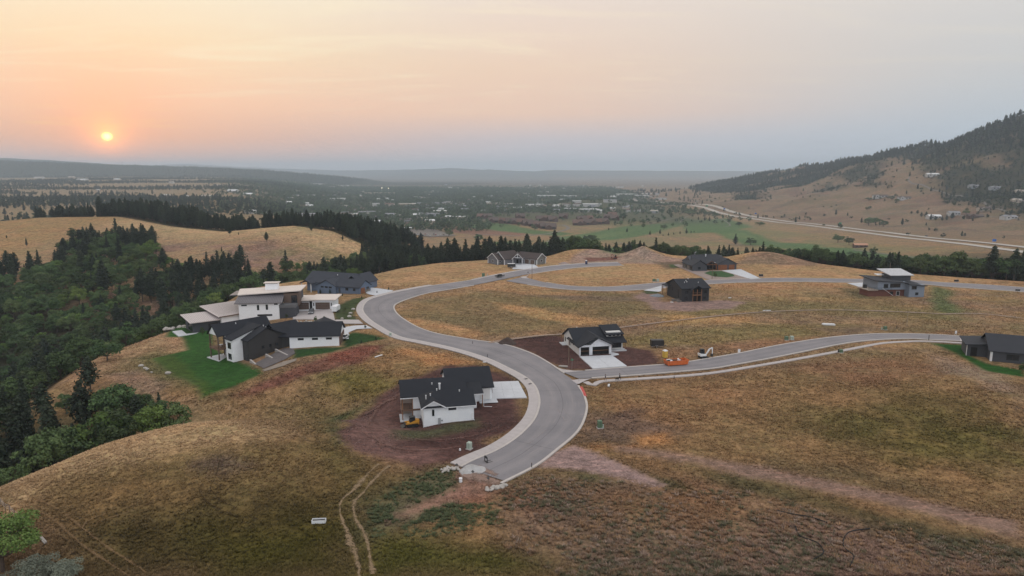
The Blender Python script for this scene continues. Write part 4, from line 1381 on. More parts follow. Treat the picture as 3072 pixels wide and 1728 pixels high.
def scatter(name, P, S, RZ, IDX, meshes, label, cat, kind='stuff'):
    """one object that instances whole trees (crown and trunk) on points"""
    srcs = []
    for i, ms in enumerate(meshes):
        me = None
        ms = ms if isinstance(ms, (tuple, list)) else (ms,)
        bm = bmesh.new()
        # join parts into one mesh, keeping materials
        mats = []
        vs = []; fs = []; mi = []; lf = []
        for q in ms:
            off_ = len(vs)
            co = np.empty(len(q.vertices) * 3, np.float32); q.vertices.foreach_get('co', co)
            vs += co.reshape(-1, 3).tolist()
            for p in q.polygons:
                fs.append([v + off_ for v in p.vertices]); mi.append(len(mats))
            a = q.attributes.get('lf')
            if a:
                b = np.empty(len(q.vertices), np.float32); a.data.foreach_get('value', b); lf += b.tolist()
            else:
                lf += [0.5] * len(q.vertices)
            mats.append(q.materials[0])
        bm.free()
        me = bpy.data.meshes.new(name + '_source')
        me.from_pydata(vs, [], fs)
        for mm in mats: me.materials.append(mm)
        me.polygons.foreach_set('material_index', mi)
        a = me.attributes.new('lf', 'FLOAT', 'POINT'); a.data.foreach_set('value', lf)
        srcs.append(bpy.data.objects.new(name + '_source', me))
    n = len(P)
    me = bpy.data.meshes.new(name)
    me.vertices.add(n)
    me.vertices.foreach_set('co', np.asarray(P, np.float32).ravel())
    for nm, arr in (('sc', S), ('rz', RZ)):
        a = me.attributes.new(nm, 'FLOAT', 'POINT'); a.data.foreach_set('value', np.asarray(arr, np.float32))
    a = me.attributes.new('ix', 'INT', 'POINT'); a.data.foreach_set('value', np.asarray(IDX, np.int32))
    o = bpy.data.objects.new(name, me)
    COL.objects.link(o)
    ng = bpy.data.node_groups.new(name, 'GeometryNodeTree')
    ng.interface.new_socket('Geometry', in_out='INPUT', socket_type='NodeSocketGeometry')
    ng.interface.new_socket('Geometry', in_out='OUTPUT', socket_type='NodeSocketGeometry')
    N = ng.nodes; Lk = ng.links
    gi = N.new('NodeGroupInput'); go = N.new('NodeGroupOutput')
    g2i = N.new('GeometryNodeGeometryToInstance')
    for s_ in reversed(srcs):
        oi = N.new('GeometryNodeObjectInfo'); oi.inputs['Object'].default_value = s_
        Lk.new(oi.outputs['Geometry'], g2i.inputs[0])
    iop = N.new('GeometryNodeInstanceOnPoints')
    iop.inputs['Pick Instance'].default_value = True

    def attr(nm, typ):
        q = N.new('GeometryNodeInputNamedAttribute'); q.data_type = typ; q.inputs['Name'].default_value = nm
        return q.outputs['Attribute']
    Lk.new(gi.outputs[0], iop.inputs['Points'])
    Lk.new(g2i.outputs[0], iop.inputs['Instance'])
    Lk.new(attr('ix', 'INT'), iop.inputs['Instance Index'])
    cx = N.new('ShaderNodeCombineXYZ'); Lk.new(attr('rz', 'FLOAT'), cx.inputs[2])
    Lk.new(cx.outputs[0], iop.inputs['Rotation'])
    Lk.new(attr('sc', 'FLOAT'), iop.inputs['Scale'])
    Lk.new(iop.outputs[0], go.inputs[0])
    md = o.modifiers.new('scatter', 'NODES'); md.node_group = ng
    tag(o, label, cat, kind=kind)
    return o
# ------------------------------------------------------------------ woods: individuals where they show, masses beyond
random.seed(4)
RNG = np.random.default_rng(7)


def jgrid(x0, x1, y0, y1, step):
    gx = np.arange(x0, x1, step); gy = np.arange(y0, y1, step)
    a, b = np.meshgrid(gx, gy)
    return a.ravel() + RNG.uniform(-0.46, 0.46, a.size) * step, b.ravel() + RNG.uniform(-0.46, 0.46, a.size) * step


OPEN2 = np.array(ats([(0, 658), (358, 655), (668, 698), (876, 681), (990, 694), (1080, 730), (1118, 775)]) + [(-112, 470), (-128, 455)] +
                 ats([(985, 806), (900, 808), (850, 812), (780, 815), (680, 812), (560, 808), (490, 792), (478, 745), (445, 722), (330, 722), (200, 728), (160, 742), (185, 785), (150, 806), (80, 815), (0, 805)]))
# candidates: (x, y, kind, scale, region)
C = []


def add(x, y, kind, s, reg):
    for q in range(len(x)):
        C.append((x[q], y[q], kind[q] if not isinstance(kind, str) else kind, s[q], reg))


# ravine wood
x, y = jgrid(-640, -50, 60, 640, 6.3)
nd = poly_sd(PLATEAU, x, y)
dd2, zz2, ss2 = line_d(HILL2, x, y)
keep = (nd > 9) & (poly_sd(OPEN2, x, y) > 2) & (ss2 < 0) & (dd2 > 14) & (x < -58 - 0.0 * y)
keep &= ~((y > 330) & (x > -95) & (nd < 16))
# the bare west shoulder of the hill stays open
keep &= ~((x < -330) & (dd2 < 150))
keep &= (fbm(x, y, 16, 2, 72) > -0.42) | (RNG.random(len(x)) < 0.25)
x, y = x[keep], y[keep]
pn = 1.2 * fbm(x, y, 45, 3, 71) + 0.40 * sstep(300, 420, y) - 0.16
kd = np.where(pn + RNG.normal(0, 0.22, len(x)) > 0.12, 'pine', np.where(RNG.random(len(x)) < 0.13, 'bright', 'oak'))
add(x, y, kd, np.where(kd == 'pine', RNG.uniform(0.6, 1.25, len(x)), RNG.uniform(0.5, 1.15, len(x))), 'ravine')
# pine band behind the crest of the grassy hill
x, y = jgrid(-520, -90, 500, 760, 5.2)
dd2, zz2, ss2 = line_d(HILL2, x, y)
px, py, _ = project(x, y, hi(x, y))
keep = (ss2 > 0) & (dd2 > 6) & (dd2 < 46) & (px > 110) & ((px > 170) | (RNG.random(len(x)) < 0.4)) & (np.abs(px - 287) > 5) & (np.abs(px - 783) > 6)
x, y = x[keep], y[keep]
add(x, y, 'pine', RNG.uniform(0.8, 1.15, len(x)) * np.where(np.abs(project(x, y, hi(x, y))[0] - 450) < 160, 1.15, 0.85), 'crest')
# pine slope running down to the town
x, y = jgrid(-150, 60, 470, 760, 5.4)
dd2, zz2, ss2 = line_d(HILL2, x, y)
px, py, _ = project(x, y, hi(x, y))
nd = poly_sd(PLATEAU, x, y)
keep = (((ss2 > 0) & (dd2 < 90)) | ((x > -92) & (nd > 26))) & (px > 900) & (nd > 14) & ((px < 1318) | (y < 530) & (px > 1345))
x, y = x[keep], y[keep]
add(x, y, 'pine', RNG.uniform(0.75, 1.1, len(x)), 'slope')
# belt below the north rim of the plateau
x, y = jgrid(-95, 420, 290, 560, 5.6)
nd = poly_sd(PLATEAU, x, y)
keep = (nd > 6 - 2.5 * (x > 180)) & (nd < 48 + 22 * fbm(x, y, 60, 2, 77)) & (x > -52) & (y > 250)
x, y = x[keep], y[keep]
pn = fbm(x, y, 38, 2, 78)
kd = np.where((pn + RNG.normal(0, 0.2, len(x)) > 0.16) | (x < 34), 'pine', 'oak')
kp = (fbm(x, y, 30, 2, 79) > -0.22) | (x < 40)
x, y, kd = x[kp], y[kp], kd[kp]
add(x, y, kd, np.where(kd == 'pine', RNG.uniform(0.8, 1.15, len(x)), RNG.uniform(1.0, 1.55, len(x))) * np.where((x > 55) & (x < 200), 0.78, 1.0), 'rim')

XC = np.array([c[0] for c in C]); YC = np.array([c[1] for c in C]); SCL = np.array([c[3] for c in C]); ZC = hi(XC, YC)
KC = np.array([c[2] for c in C]); RC = np.array([c[4] for c in C])
HT = np.where(KC == 'pine', 14.0, 9.5) * SCL
RW = np.where(KC == 'pine', 2.6, 4.0) * SCL
u0, v0, f0 = project(XC, YC, ZC + HT)
u1, v1, _ = project(XC, YC, ZC + 0.2 * HT)
PXH = HT * 2048 / f0
# who shows: paint front to back on a coarse grid, land included
GW, GH = 768, 432
cov = np.zeros((GH, GW), bool)
# distance of land per cell
uu, vv = np.meshgrid((np.arange(0, GW, 4) + 2) * 4.0, (np.arange(0, GH, 4) + 2) * 4.0)
rx, ry, rz_ = ray_dir(uu.ravel(), vv.ravel())
land = np.full(rx.shape, 1e9)
for t in np.arange(80, 900, 3.0):
    hit = (CAM_Z + rz_ * t < hi(rx * t, ry * t)) & (land > 1e8)
    land[hit] = t
land = land.reshape(uu.shape)
order = np.argsort(f0)
vis = np.zeros(len(C), int)
for q in order:
    if u0[q] < -60 or u0[q] > 3130: continue
    a0 = int((u0[q] - RW[q] * 2048 / f0[q]) / 4); a1 = int((u0[q] + RW[q] * 2048 / f0[q]) / 4) + 1
    b0 = int(v0[q] / 4); b1 = int(v1[q] / 4) + 1
    a0, a1 = max(a0, 0), min(a1, GW); b0, b1 = max(b0, 0), min(b1, GH)
    if a1 <= a0 or b1 <= b0: continue
    sub = cov[b0:b1, a0:a1]
    ld = land[np.ix_(np.minimum(np.arange(b0, b1) // 4, land.shape[0] - 1), np.minimum(np.arange(a0, a1) // 4, land.shape[1] - 1))]
    free = (~sub) & (ld > f0[q] - 6)
    vis[q] = free.sum()
    # cone or dome footprint
    hh, ww = sub.shape
    yy_, xx_ = np.mgrid[0:hh, 0:ww]
    shape = np.abs((xx_ + 0.5) / ww - 0.5) * 2 < (np.sqrt((yy_ + 0.8) / hh) if KC[q] != 'pine' else (yy_ + 0.8) / hh)
    sub |= shape & (ld > f0[q] - 6)
IND = np.zeros(len(C), bool)
for kk, lim in ((('pine',), 245), (('oak', 'bright'), 285)):
    ids = [q for q in np.argsort(-vis) if KC[q] in kk and vis[q] > 3][:lim]
    IND[ids] = True
def where_label(q):
    """what kind of tree, how it looks, and what it stands beside"""
    u, v = u0[q], 0.5 * (v0[q] + v1[q]); k = KC[q]; r = RC[q]
    big = SCL[q] > (0.98 if k == 'pine' else 0.95)
    if r == 'ravine':
        side = ('at the left picture edge' if u < 160 else 'below the bare hill shoulder' if u < 330 and v < 900 else 'under the mauve hillside' if v < 860 and u > 480 else
                'in the clump climbing the hill' if v < 860 else 'just left of the modern house' if u > 420 and v < 1000 else 'beside the pale shelf slope' if v < 1130 else 'at the foot of the near knoll')
        kind = {'pine': 'dark pine', 'oak': 'green oak', 'bright': 'bright yellow-green tree'}[k]
        return f"{'tall' if big else 'smaller'} {kind} in the ravine wood {side}", {'pine': 'pines of the ravine wood', 'oak': 'oaks of the ravine wood', 'bright': 'light green trees of the ravine wood'}[k]
    if r == 'crest':
        side = 'above the bare left shoulder' if u < 290 else 'in the tall middle of the band' if u < 600 else 'towards its right end' if u < 800 else 'right of the water tanks'
        return f"{'tall' if big else 'smaller'} black-green pine in the hill crest band {side}", 'pines along the hill crest'
    if r == 'slope':
        side = 'nearest the hill crest' if u < 1050 else 'in its middle' if u < 1200 else 'nearest the car park'
        return f"{'tall' if big else 'smaller'} dark pine on the slope towards the town {side}", 'pines above the town'
    side = 'behind the blue house' if u < 1250 else 'behind the grey house' if u < 1700 else 'behind the spoil heaps' if u < 2020 else 'behind the wood-door house' if u < 2230 else 'behind the grassy mound' if u < 2500 else 'behind the blue-grey house' if u < 2800 else 'at the right end of the rim'
    return f"{'tall' if big else 'smaller'} {'dark pine' if k == 'pine' else 'round broadleaf tree'} in the belt {side}", 'pines below the plateau rim' if k == 'pine' else 'broadleaf trees below the plateau rim'


for q in np.where(IND)[0]:
    lab, grp = where_label(q)
    tree(KC[q], XC[q], YC[q], SCL[q], RNG.uniform(0, 6.28), lab, grp, which=(int(q) % 2 if KC[q] == 'bright' else None))
rest = np.where(~IND & (f0 > 40))[0]
for kk, pool, nm in ((('pine',), PINES, 'pine_wood'), (('oak',), OAKS, 'oak_wood'), (('bright',), BRIGHTS[:2], 'leafy_wood')):
    ids = [q for q in rest if KC[q] in kk]
    if not ids: continue
    scatter(nm, np.column_stack([XC[ids], YC[ids], ZC[ids] - 0.1]), SCL[ids], RNG.uniform(0, 6.28, len(ids)), RNG.integers(0, len(pool), len(ids)), pool,
            {'pine_wood': 'rest of the dark pine wood filling the ravine and slopes', 'oak_wood': 'rest of the oak wood filling the ravine', 'leafy_wood': 'rest of the light green trees in the ravine'}[nm], 'woods')
print('trees', len(C), 'individual', IND.sum(), {k: int((KC == k).sum()) for k in set(KC)})

# ---- far masses -------------------------------------------------
def mass(name, x, y, smin, smax_, pool, label, frame_pad=120):
    z = hi(x, y)
    u, v, f = project(x, y, z + 6)
    k = (f > 50) & (u > -frame_pad) & (u < 3072 + frame_pad)
    x, y, z = x[k], y[k], z[k]
    scatter(name, np.column_stack([x, y, z - 0.3]), RNG.uniform(smin, smax_, len(x)), RNG.uniform(0, 6.28, len(x)), RNG.integers(0, len(pool), len(x)), pool, label, 'woods')
    return len(x)


# town trees
x, y = jgrid(-1900, 900, 1180, 5200, 14)
r = x / y
dens = sstep(-0.46, -0.30, r) * sstep(1180, 1420, y + 500 * sstep(-200, 100, -x - 100)) * sstep(430, 330, x - 0.06 * y + 40 * fbm(x, y, 200, 2, 5)) * sstep(5200, 3600, y)
dens = dens * (0.45 + 0.7 * sstep(-0.30, 0.10, fbm(x, y, 160, 3, 81)))
dens *= np.where((x > -40) & (x < 480) & (y < 1700), 0.10, 1.0)
dens *= 1 - np.exp(-((x + 330) / 90) ** 2 - ((y - 1180) / 100) ** 2)
dens *= 1 - 0.95 * np.exp(-((x - 250) / 150) ** 2 - ((y - 2050) / 190) ** 2)
k = RNG.random(len(x)) < dens
n1 = mass('town_trees_wood', x[k], y[k], 0.6, 1.25, OAKS_TOWN, 'dense green trees hiding the town in the valley')
# trees in bands over the left meadows
x, y = jgrid(-2600, -150, 820, 4600, 14)
r = x / y
band = fbm(x * 0.45 - 0.12 * y, y, 210, 3, 91)
dens = sstep(-0.06, 0.14, band) * sstep(-0.28, -0.36, r) * sstep(4600, 3900, y)
dens = np.maximum(dens, 0.85 * sstep(1250, 950, y) * sstep(-0.35, -0.5, r))
k = RNG.random(len(x)) < dens * 0.75
n2 = mass('meadow_wood', x[k], y[k], 0.7, 1.15, PINES_FAR + OAKS_FAR, 'dark tree belts between the meadows far to the left')
# forested far-left ridge
x, y = jgrid(-4600, -1200, 4300, 6000, 22)
dr, zr, sr = line_d(RIDGE_L, x, y)
k = (dr < 760) & (sr < 0) | (dr < 40)
n3 = mass('ridge_wood', x[k], y[k], 0.35, 0.95, PINES_FAR, 'pine forest covering the long hazy ridge below the sun')
# hillside on the right
x, y = jgrid(560, 2000, 900, 3700, 9.0)
fr = np.empty(len(x))
ii = np.clip(np.searchsorted(GX, x), 0, len(GX) - 1); jj = np.clip(np.searchsorted(GY, y), 0, len(GY) - 1)
fr = FOREST_R[jj, ii]
k = RNG.random(len(x)) < np.maximum(fr * 0.85, 0.035 * (fbm(x, y, 90, 3, 96) > 0.05) + 0.10 * (fbm(x, y, 70, 3, 97) > 0.33))
d3_, _, _ = line_d(RIDGE_R, x, y)
pine = (d3_ < 190 + 120 * fbm(x, y, 150, 2, 95)) | (y > 2500)
n4 = mass('hillside_pine_wood', x[k & pine], y[k & pine], 0.5, 1.3, PINES_FAR + OAKS_FAR[:1], 'dark pines covering the upper hillside on the right')
n5 = mass('hillside_oak_wood', x[k & ~pine], y[k & ~pine], 0.4, 0.95, OAKS_FAR + PINES_FAR[:1], 'green oak scrub covering the hillside on the right')
print('masses', n1, n2, n3, n4, n5)
# ------------------------------------------------------------------ building kit
def roof_material(name, col, seam=False):
    if name in MATS: return MATS[name]
    m, k, b = new_mat(name)
    tc = k.n('ShaderNodeTexCoord'); P = tc.outputs['Object']
    n1 = k.noise(P, 5.0, 3, 0.7); n2 = k.noise(P, 0.35, 3, 0.6)
    wv = k.n('ShaderNodeTexWave', wave_type='BANDS', bands_direction='Z', wave_profile='SAW'); k.put(wv.inputs['Vector'], P)
    wv.inputs['Scale'].default_value = 2.2; wv.inputs['Distortion'].default_value = 0.6
    f = k.m('ADD', k.m('MULTIPLY', n1, 0.5), k.m('ADD', k.m('MULTIPLY', n2, 0.35), k.m('MULTIPLY', wv.outputs['Fac'], 0.15)))
    c = k.ramp(f, [(0.25, tuple(v * 0.72 for v in col)), (0.75, tuple(v * 1.3 for v in col))])
    k.put(b.inputs['Base Color'], c)
    b.inputs['Roughness'].default_value = 0.85
    b.inputs['Specular IOR Level'].default_value = 0.3
    MATS[name] = m
    return m


def siding_material(name, col, period=0.2, axis='Z'):
    if name in MATS: return MATS[name]
    m, k, b = new_mat(name)
    tc = k.n('ShaderNodeTexCoord'); P = tc.outputs['Object']
    n2 = k.noise(P, 0.5, 4, 0.6)
    wv = k.n('ShaderNodeTexWave', wave_type='BANDS', bands_direction=axis, wave_profile='SAW'); k.put(wv.inputs['Vector'], P)
    wv.inputs['Scale'].default_value = 0.314 / period
    f = k.m('ADD', k.m('MULTIPLY', n2, 0.7), k.m('MULTIPLY', wv.outputs['Fac'], 0.3))
    c = k.ramp(f, [(0.2, tuple(v * 0.88 for v in col)), (0.8, tuple(min(0.85, v * 1.06) for v in col))])
    k.put(b.inputs['Base Color'], c)
    bp = k.n('ShaderNodeBump'); bp.inputs['Strength'].default_value = 0.4; bp.inputs['Distance'].default_value = 0.03
    k.put(bp.inputs['Height'], wv.outputs['Fac']); k.put(b.inputs['Normal'], bp.outputs[0])
    b.inputs['Roughness'].default_value = 0.7
    MATS[name] = m
    return m


R_BLACK = roof_material('black_shingle', (0.016, 0.018, 0.024))
R_DGREY = roof_material('charcoal_shingle', (0.035, 0.037, 0.044))
R_BLUE = roof_material('slate_shingle', (0.040, 0.044, 0.056))
R_BROWN = roof_material('brown_shingle', (0.065, 0.050, 0.046))
R_METAL = mat('pale_metal_roof', (0.52, 0.46, 0.45), 0.45, 0.06, 0.6, metal=0.0, spec=0.5)
R_METAL_D = mat('dark_metal_roof', (0.13, 0.12, 0.13), 0.4, 0.08, 0.6, spec=0.5)
R_FASCIA = mat('pale_fascia', (0.62, 0.55, 0.50), 0.6, 0.06, 1.0)
W_WHITE = siding_material('white_siding', (0.79, 0.82, 0.86))
W_WHITE2 = mat('white_stucco', (0.80, 0.81, 0.83), 0.85, 0.05, 1.0)
W_CREAM = siding_material('cream_siding', (0.64, 0.63, 0.61))
W_BLACK = siding_material('black_board_siding', (0.030, 0.028, 0.028), 0.3, 'X')
W_DARK = siding_material('charcoal_siding', (0.052, 0.055, 0.066))
W_INK = siding_material('ink_black_siding', (0.020, 0.021, 0.025))
W_BLUE = siding_material('blue_siding', (0.105, 0.145, 0.215))
W_BLUEG = siding_material('blue_grey_siding', (0.20, 0.235, 0.29))
W_GREY = siding_material('grey_siding', (0.15, 0.155, 0.175))
W_GREY2 = siding_material('sage_grey_siding', (0.16, 0.16, 0.15))
W_STONE = mat('stone_veneer', (0.16, 0.14, 0.125), 0.9, 0.35, 6.0)
W_BROWN = mat('brown_panel', (0.125, 0.085, 0.066), 0.75, 0.12, 2.0)
W_BRICK = mat('red_brown_cladding', (0.14, 0.055, 0.04), 0.85, 0.2, 5.0)
W_WOOD = mat('stained_wood', (0.20, 0.075, 0.03), 0.65, 0.25, 5.0)
W_TIMBER = mat('raw_timber', (0.24, 0.125, 0.07), 0.8, 0.2, 5.0)
W_TRIM = mat('white_trim', (0.70, 0.70, 0.71), 0.6, 0.04, 1.0)
W_FOUND = mat('grey_foundation', (0.13, 0.135, 0.155), 0.9, 0.12, 2.0)
W_TYVEK = mat('house_wrap', (0.66, 0.67, 0.70), 0.6, 0.10, 1.8)
M_FRAME = mat('black_frame', (0.015, 0.015, 0.016), 0.5, 0.1, 2.0)
M_PANEL_SHADE = mat('black_panel_and_shade', (0.012, 0.011, 0.011), 0.9, 0.2, 2.0)  # black for doors and fills; in openings it paints the shade
M_STEELW = mat('white_steel', (0.70, 0.71, 0.72), 0.45, 0.05, 1.0, spec=0.5)
M_BLACKM = mat('black_steel', (0.018, 0.018, 0.019), 0.5, 0.15, 2.0, spec=0.5)
M_DECK = mat('deck_boards', (0.17, 0.105, 0.075), 0.8, 0.2, 4.0)
M_DECKL = mat('pale_deck_boards', (0.36, 0.30, 0.25), 0.8, 0.15, 4.0)


def glass_material():
    m, k, b = new_mat('window_glass')
    tc = k.n('ShaderNodeTexCoord')
    n = k.noise(tc.outputs['Object'], 0.7, 2, 0.5)
    k.put(b.inputs['Base Color'], k.ramp(n, [(0.3, (0.010, 0.012, 0.015)), (0.7, (0.030, 0.034, 0.040))]))
    b.inputs['Roughness'].default_value = 0.06
    b.inputs['Specular IOR Level'].default_value = 0.6
    return m


M_GLASS = glass_material()


class Bld:
    """a building: parts are placed in a movable frame (world origin + heading)"""
    def __init__(self, name, x, y, z, rz, label, cat='house', group=None):
        self.o = np.array([x, y, z], float)
        self.root = empty(name, (x, y, z), 0, label, cat, group)
        self.frame(x, y, z, rz)

    def frame(self, x, y, z, rz):
        self.f = (np.array([x, y, z], float) - self.o, cos(radians(rz)), sin(radians(rz)))
        return self

    def sub(self, dx, dy, dz=0.0, drz=0.0):
        """shift the current frame in its own axes"""
        p, c, s = self.f
        a = atan2(s, c) + radians(drz)
        self.f = (p + np.array([dx * c - dy * s, dx * s + dy * c, dz]), cos(a), sin(a))
        return self

    def T(self, v):
        p, c, s = self.f
        return [(p[0] + q[0] * c - q[1] * s, p[1] + q[0] * s + q[1] * c, p[2] + q[2]) for q in v]

    def put(self, name, mb, m, parent=None):
        return mesh_obj(name, self.T(mb.v), mb.f, m, parent or self.root)

    def wall(self, x0, x1, y0, y1, z0, z1, m, name='wall'):
        return self.put(name, MB().box(x0, x1, y0, y1, z0, z1), m)

    def gwall(self, x0, x1, y0, y1, z0, ze, zr, axis, m, r=None, name='wall'):
        """wall block with gable ends, ridge along axis"""
        mb = MB()
        if axis == 'x':
            c = (y0 + y1) / 2 if r is None else r
            mb.prism([(x0, y0, z0), (x0, y0, ze), (x0, c, zr), (x0, y1, ze), (x0, y1, z0)], (x1 - x0, 0, 0))
        else:
            c = (x0 + x1) / 2 if r is None else r
            mb.prism([(x0, y0, z0), (x1, y0, z0), (x1, y0, ze), (c, y0, zr), (x0, y0, ze)], (0, y1 - y0, 0))
        return self.put(name, mb, m)

    def groof(self, x0, x1, y0, y1, ze, zr, axis, m, oh=0.5, th=0.24, r=None, hip0=0.0, hip1=0.0, name='roof', fascia=None):
        """pitched roof; eaves at walls are ze, ridge zr; overhang oh continues the pitch"""
        if axis == 'x':
            c = (y0 + y1) / 2 if r is None else r
            s0 = (zr - ze) / max(c - y0, .1); s1 = (zr - ze) / max(y1 - c, .1)
            a0, a1 = y0 - oh, y1 + oh
            e0, e1 = ze - s0 * oh, ze - s1 * oh
            b0, b1 = x0 - oh, x1 + oh
            P = [(b0, a0, e0), (b1, a0, e0), (b1, a1, e1), (b0, a1, e1), (b0 + hip0, c, zr), (b1 - hip1, c, zr)]
        else:
            c = (x0 + x1) / 2 if r is None else r
            s0 = (zr - ze) / max(c - x0, .1); s1 = (zr - ze) / max(x1 - c, .1)
            a0, a1 = x0 - oh, x1 + oh
            e0, e1 = ze - s0 * oh, ze - s1 * oh
            b0, b1 = y0 - oh, y1 + oh
            P = [(a0, b1, e0), (a0, b0, e0), (a1, b0, e1), (a1, b1, e1), (c, b1 - hip1, zr), (c, b0 + hip0, zr)]
            P = [(a0, b1, e0), (a0, b0, e0), (a1, b0, e1), (a1, b1, e1), (c, b1 - hip1, zr), (c, b0 + hip0, zr)]
            # same topology as axis x: 0-1 eave A, 2-3 eave B, 4 above 0/3, 5 above 1/2
        up = [(p[0], p[1], p[2] + th) for p in P]
        V = P + up
        F = [(0, 4, 5, 1), (3, 2, 5, 4), (0, 3, 4), (1, 5, 2),
             (6, 7, 11, 10), (9, 10, 11, 8), (6, 10, 9), (7, 8, 11),
             (0, 1, 7, 6), (2, 3, 9, 8)]
        if hip0 == 0 and hip1 == 0:
            F = [(0, 4, 5, 1), (3, 2, 5, 4), (6, 7, 11, 10), (9, 10, 11, 8), (0, 1, 7, 6), (2, 3, 9, 8),
                 (0, 6, 10, 4), (3, 4, 10, 9), (1, 5, 11, 7), (2, 8, 11, 5)]
        else:
            F += [(0, 6, 9, 3), (1, 2, 8, 7)]
        return self.put(name, MB().add(V, F), m)

    def slab(self, pts, th, m, name='roof'):
        """tilted plate: 4 top corners (x, y, z)"""
        lo = [(x, y, z - th) for x, y, z in pts]
        return self.put(name, MB().hexa(lo + list(pts)), m)

    def seams(self, pts, every, parent, m):
        """raised seams up a tilted plate, from edge 0-1 to edge 3-2"""
        a, b, c, d = [np.array(p, float) for p in pts]
        n = int(np.linalg.norm(b - a) / every)
        mb = MB()
        for i in range(1, n):
            t = i / n
            p = a + (b - a) * t; q = d + (c - d) * t
            w = (b - a) / np.linalg.norm(b - a) * 0.035
            mb.hexa([p - w, p + w, q + w, q - w] + [p - w + (0, 0, .06), p + w + (0, 0, .06), q + w + (0, 0, .06), q - w + (0, 0, .06)])
        o = self.put('roof_seams', mb, m, parent)
        o['kind'] = 'stuff'
        return o

    def _fr(self, side, pos, u0, u1, z0, z1, d0, d1):
        if side == 'f': return (u0, u1, pos - d1, pos - d0, z0, z1)
        if side == 'b': return (u0, u1, pos + d0, pos + d1, z0, z1)
        if side == 'l': return (pos - d1, pos - d0, u0, u1, z0, z1)
        return (pos + d0, pos + d1, u0, u1, z0, z1)

    def win(self, side, pos, u0, u1, z0, z1, m=None, name='window', mull=0, w=0.09):
        mb = MB()
        for a in ((u0, u1, z0, z0 + w), (u0, u1, z1 - w, z1), (u0, u0 + w, z0 + w, z1 - w), (u1 - w, u1, z0 + w, z1 - w)):
            mb.box(*self._fr(side, pos, a[0], a[1], a[2], a[3], 0.0, 0.07))
        for i in range(mull):
            c = u0 + (u1 - u0) * (i + 1) / (mull + 1)
            mb.box(*self._fr(side, pos, c - w / 2, c + w / 2, z0 + w, z1 - w, 0.0, 0.06))
        o = self.put(name, mb, m or M_FRAME)
        self.put('pane', MB().box(*self._fr(side, pos, u0 + w, u1 - w, z0 + w, z1 - w, 0.0, 0.03)), M_GLASS, o)
        return o

    def door(self, side, pos, u0, u1, z0, z1, m, name='door'):
        o = self.put(name, MB().box(*self._fr(side, pos, u0, u1, z0, z1, 0.0, 0.05)), m)
        h = u1 - 0.18
        self.put('handle', MB().box(*self._fr(side, pos, h - 0.04, h + 0.04, z0 + 0.95, z0 + 1.1, 0.05, 0.12)), M_BLACKM, o)
        return o

    def gdoor(self, side, pos, u0, u1, z0, z1, m, rows=4, trim=None):
        t = 0.12
        mb = MB()
        for a in ((u0 - t, u0, z0, z1 + t), (u1, u1 + t, z0, z1 + t), (u0, u1, z1, z1 + t)):
            mb.box(*self._fr(side, pos, a[0], a[1], a[2], a[3], 0.0, 0.08))
        o = self.put('garage_door', mb, trim or m)
        for i in range(rows):
            a = z0 + (z1 - z0) * i / rows; b = z0 + (z1 - z0) * (i + 1) / rows
            self.put('panel', MB().box(*self._fr(side, pos, u0, u1, a + 0.012, b - 0.012, 0.0, 0.05)), m, o)
        return o

    def post(self, x, y, z0, z1, w=0.2, m=None, name='post'):
        return self.put(name, MB().box(x - w / 2, x + w / 2, y - w / 2, y + w / 2, z0, z1), m or W_TIMBER)

    def rail(self, a, b, z, h=1.0, m=None, n=None, name='railing'):
        a = np.array(a, float); b = np.array(b, float)
        L = np.linalg.norm(b - a); n = n or max(3, int(L / 0.35))
        mb = MB()
        for zz in (z + 0.12, z + h):
            mb.cyl((*a, zz), (*b, zz), 0.035, n=4)
        for i in range(n + 1):
            p = a + (b - a) * i / n
            mb.cyl((*p, z), (*p, z + h), 0.018 if i % 4 else 0.04, n=4)
        return self.put(name, mb, m or M_BLACKM)

    def pipe(self, pts, r, m, name):
        mb = MB()
        for p, q in zip(pts[:-1], pts[1:]): mb.cyl(p, q, r, n=6)
        return self.put(name, mb, m)

    def vent(self, x, y, z, h=0.5, r=0.12, m=None, name='roof_vent'):
        mb = MB().cyl((x, y, z - 0.4), (x, y, z + h), r, n=8).cyl((x, y, z + h), (x, y, z + h + 0.08), r * 1.5, n=8)
        return self.put(name, mb, m or M_STEELW)

    def ac(self, x, y, z, w=0.8, h=0.9):
        o = self.put('air_conditioner', MB().box(x - w / 2, x + w / 2, y - w / 2, y + w / 2, z, z + h), mat('grey_unit', (0.30, 0.31, 0.32), 0.6))
        self.put('fan_grille', MB().cyl((x, y, z + h), (x, y, z + h + 0.04), w * 0.4, n=12), M_BLACKM, o)
        return o
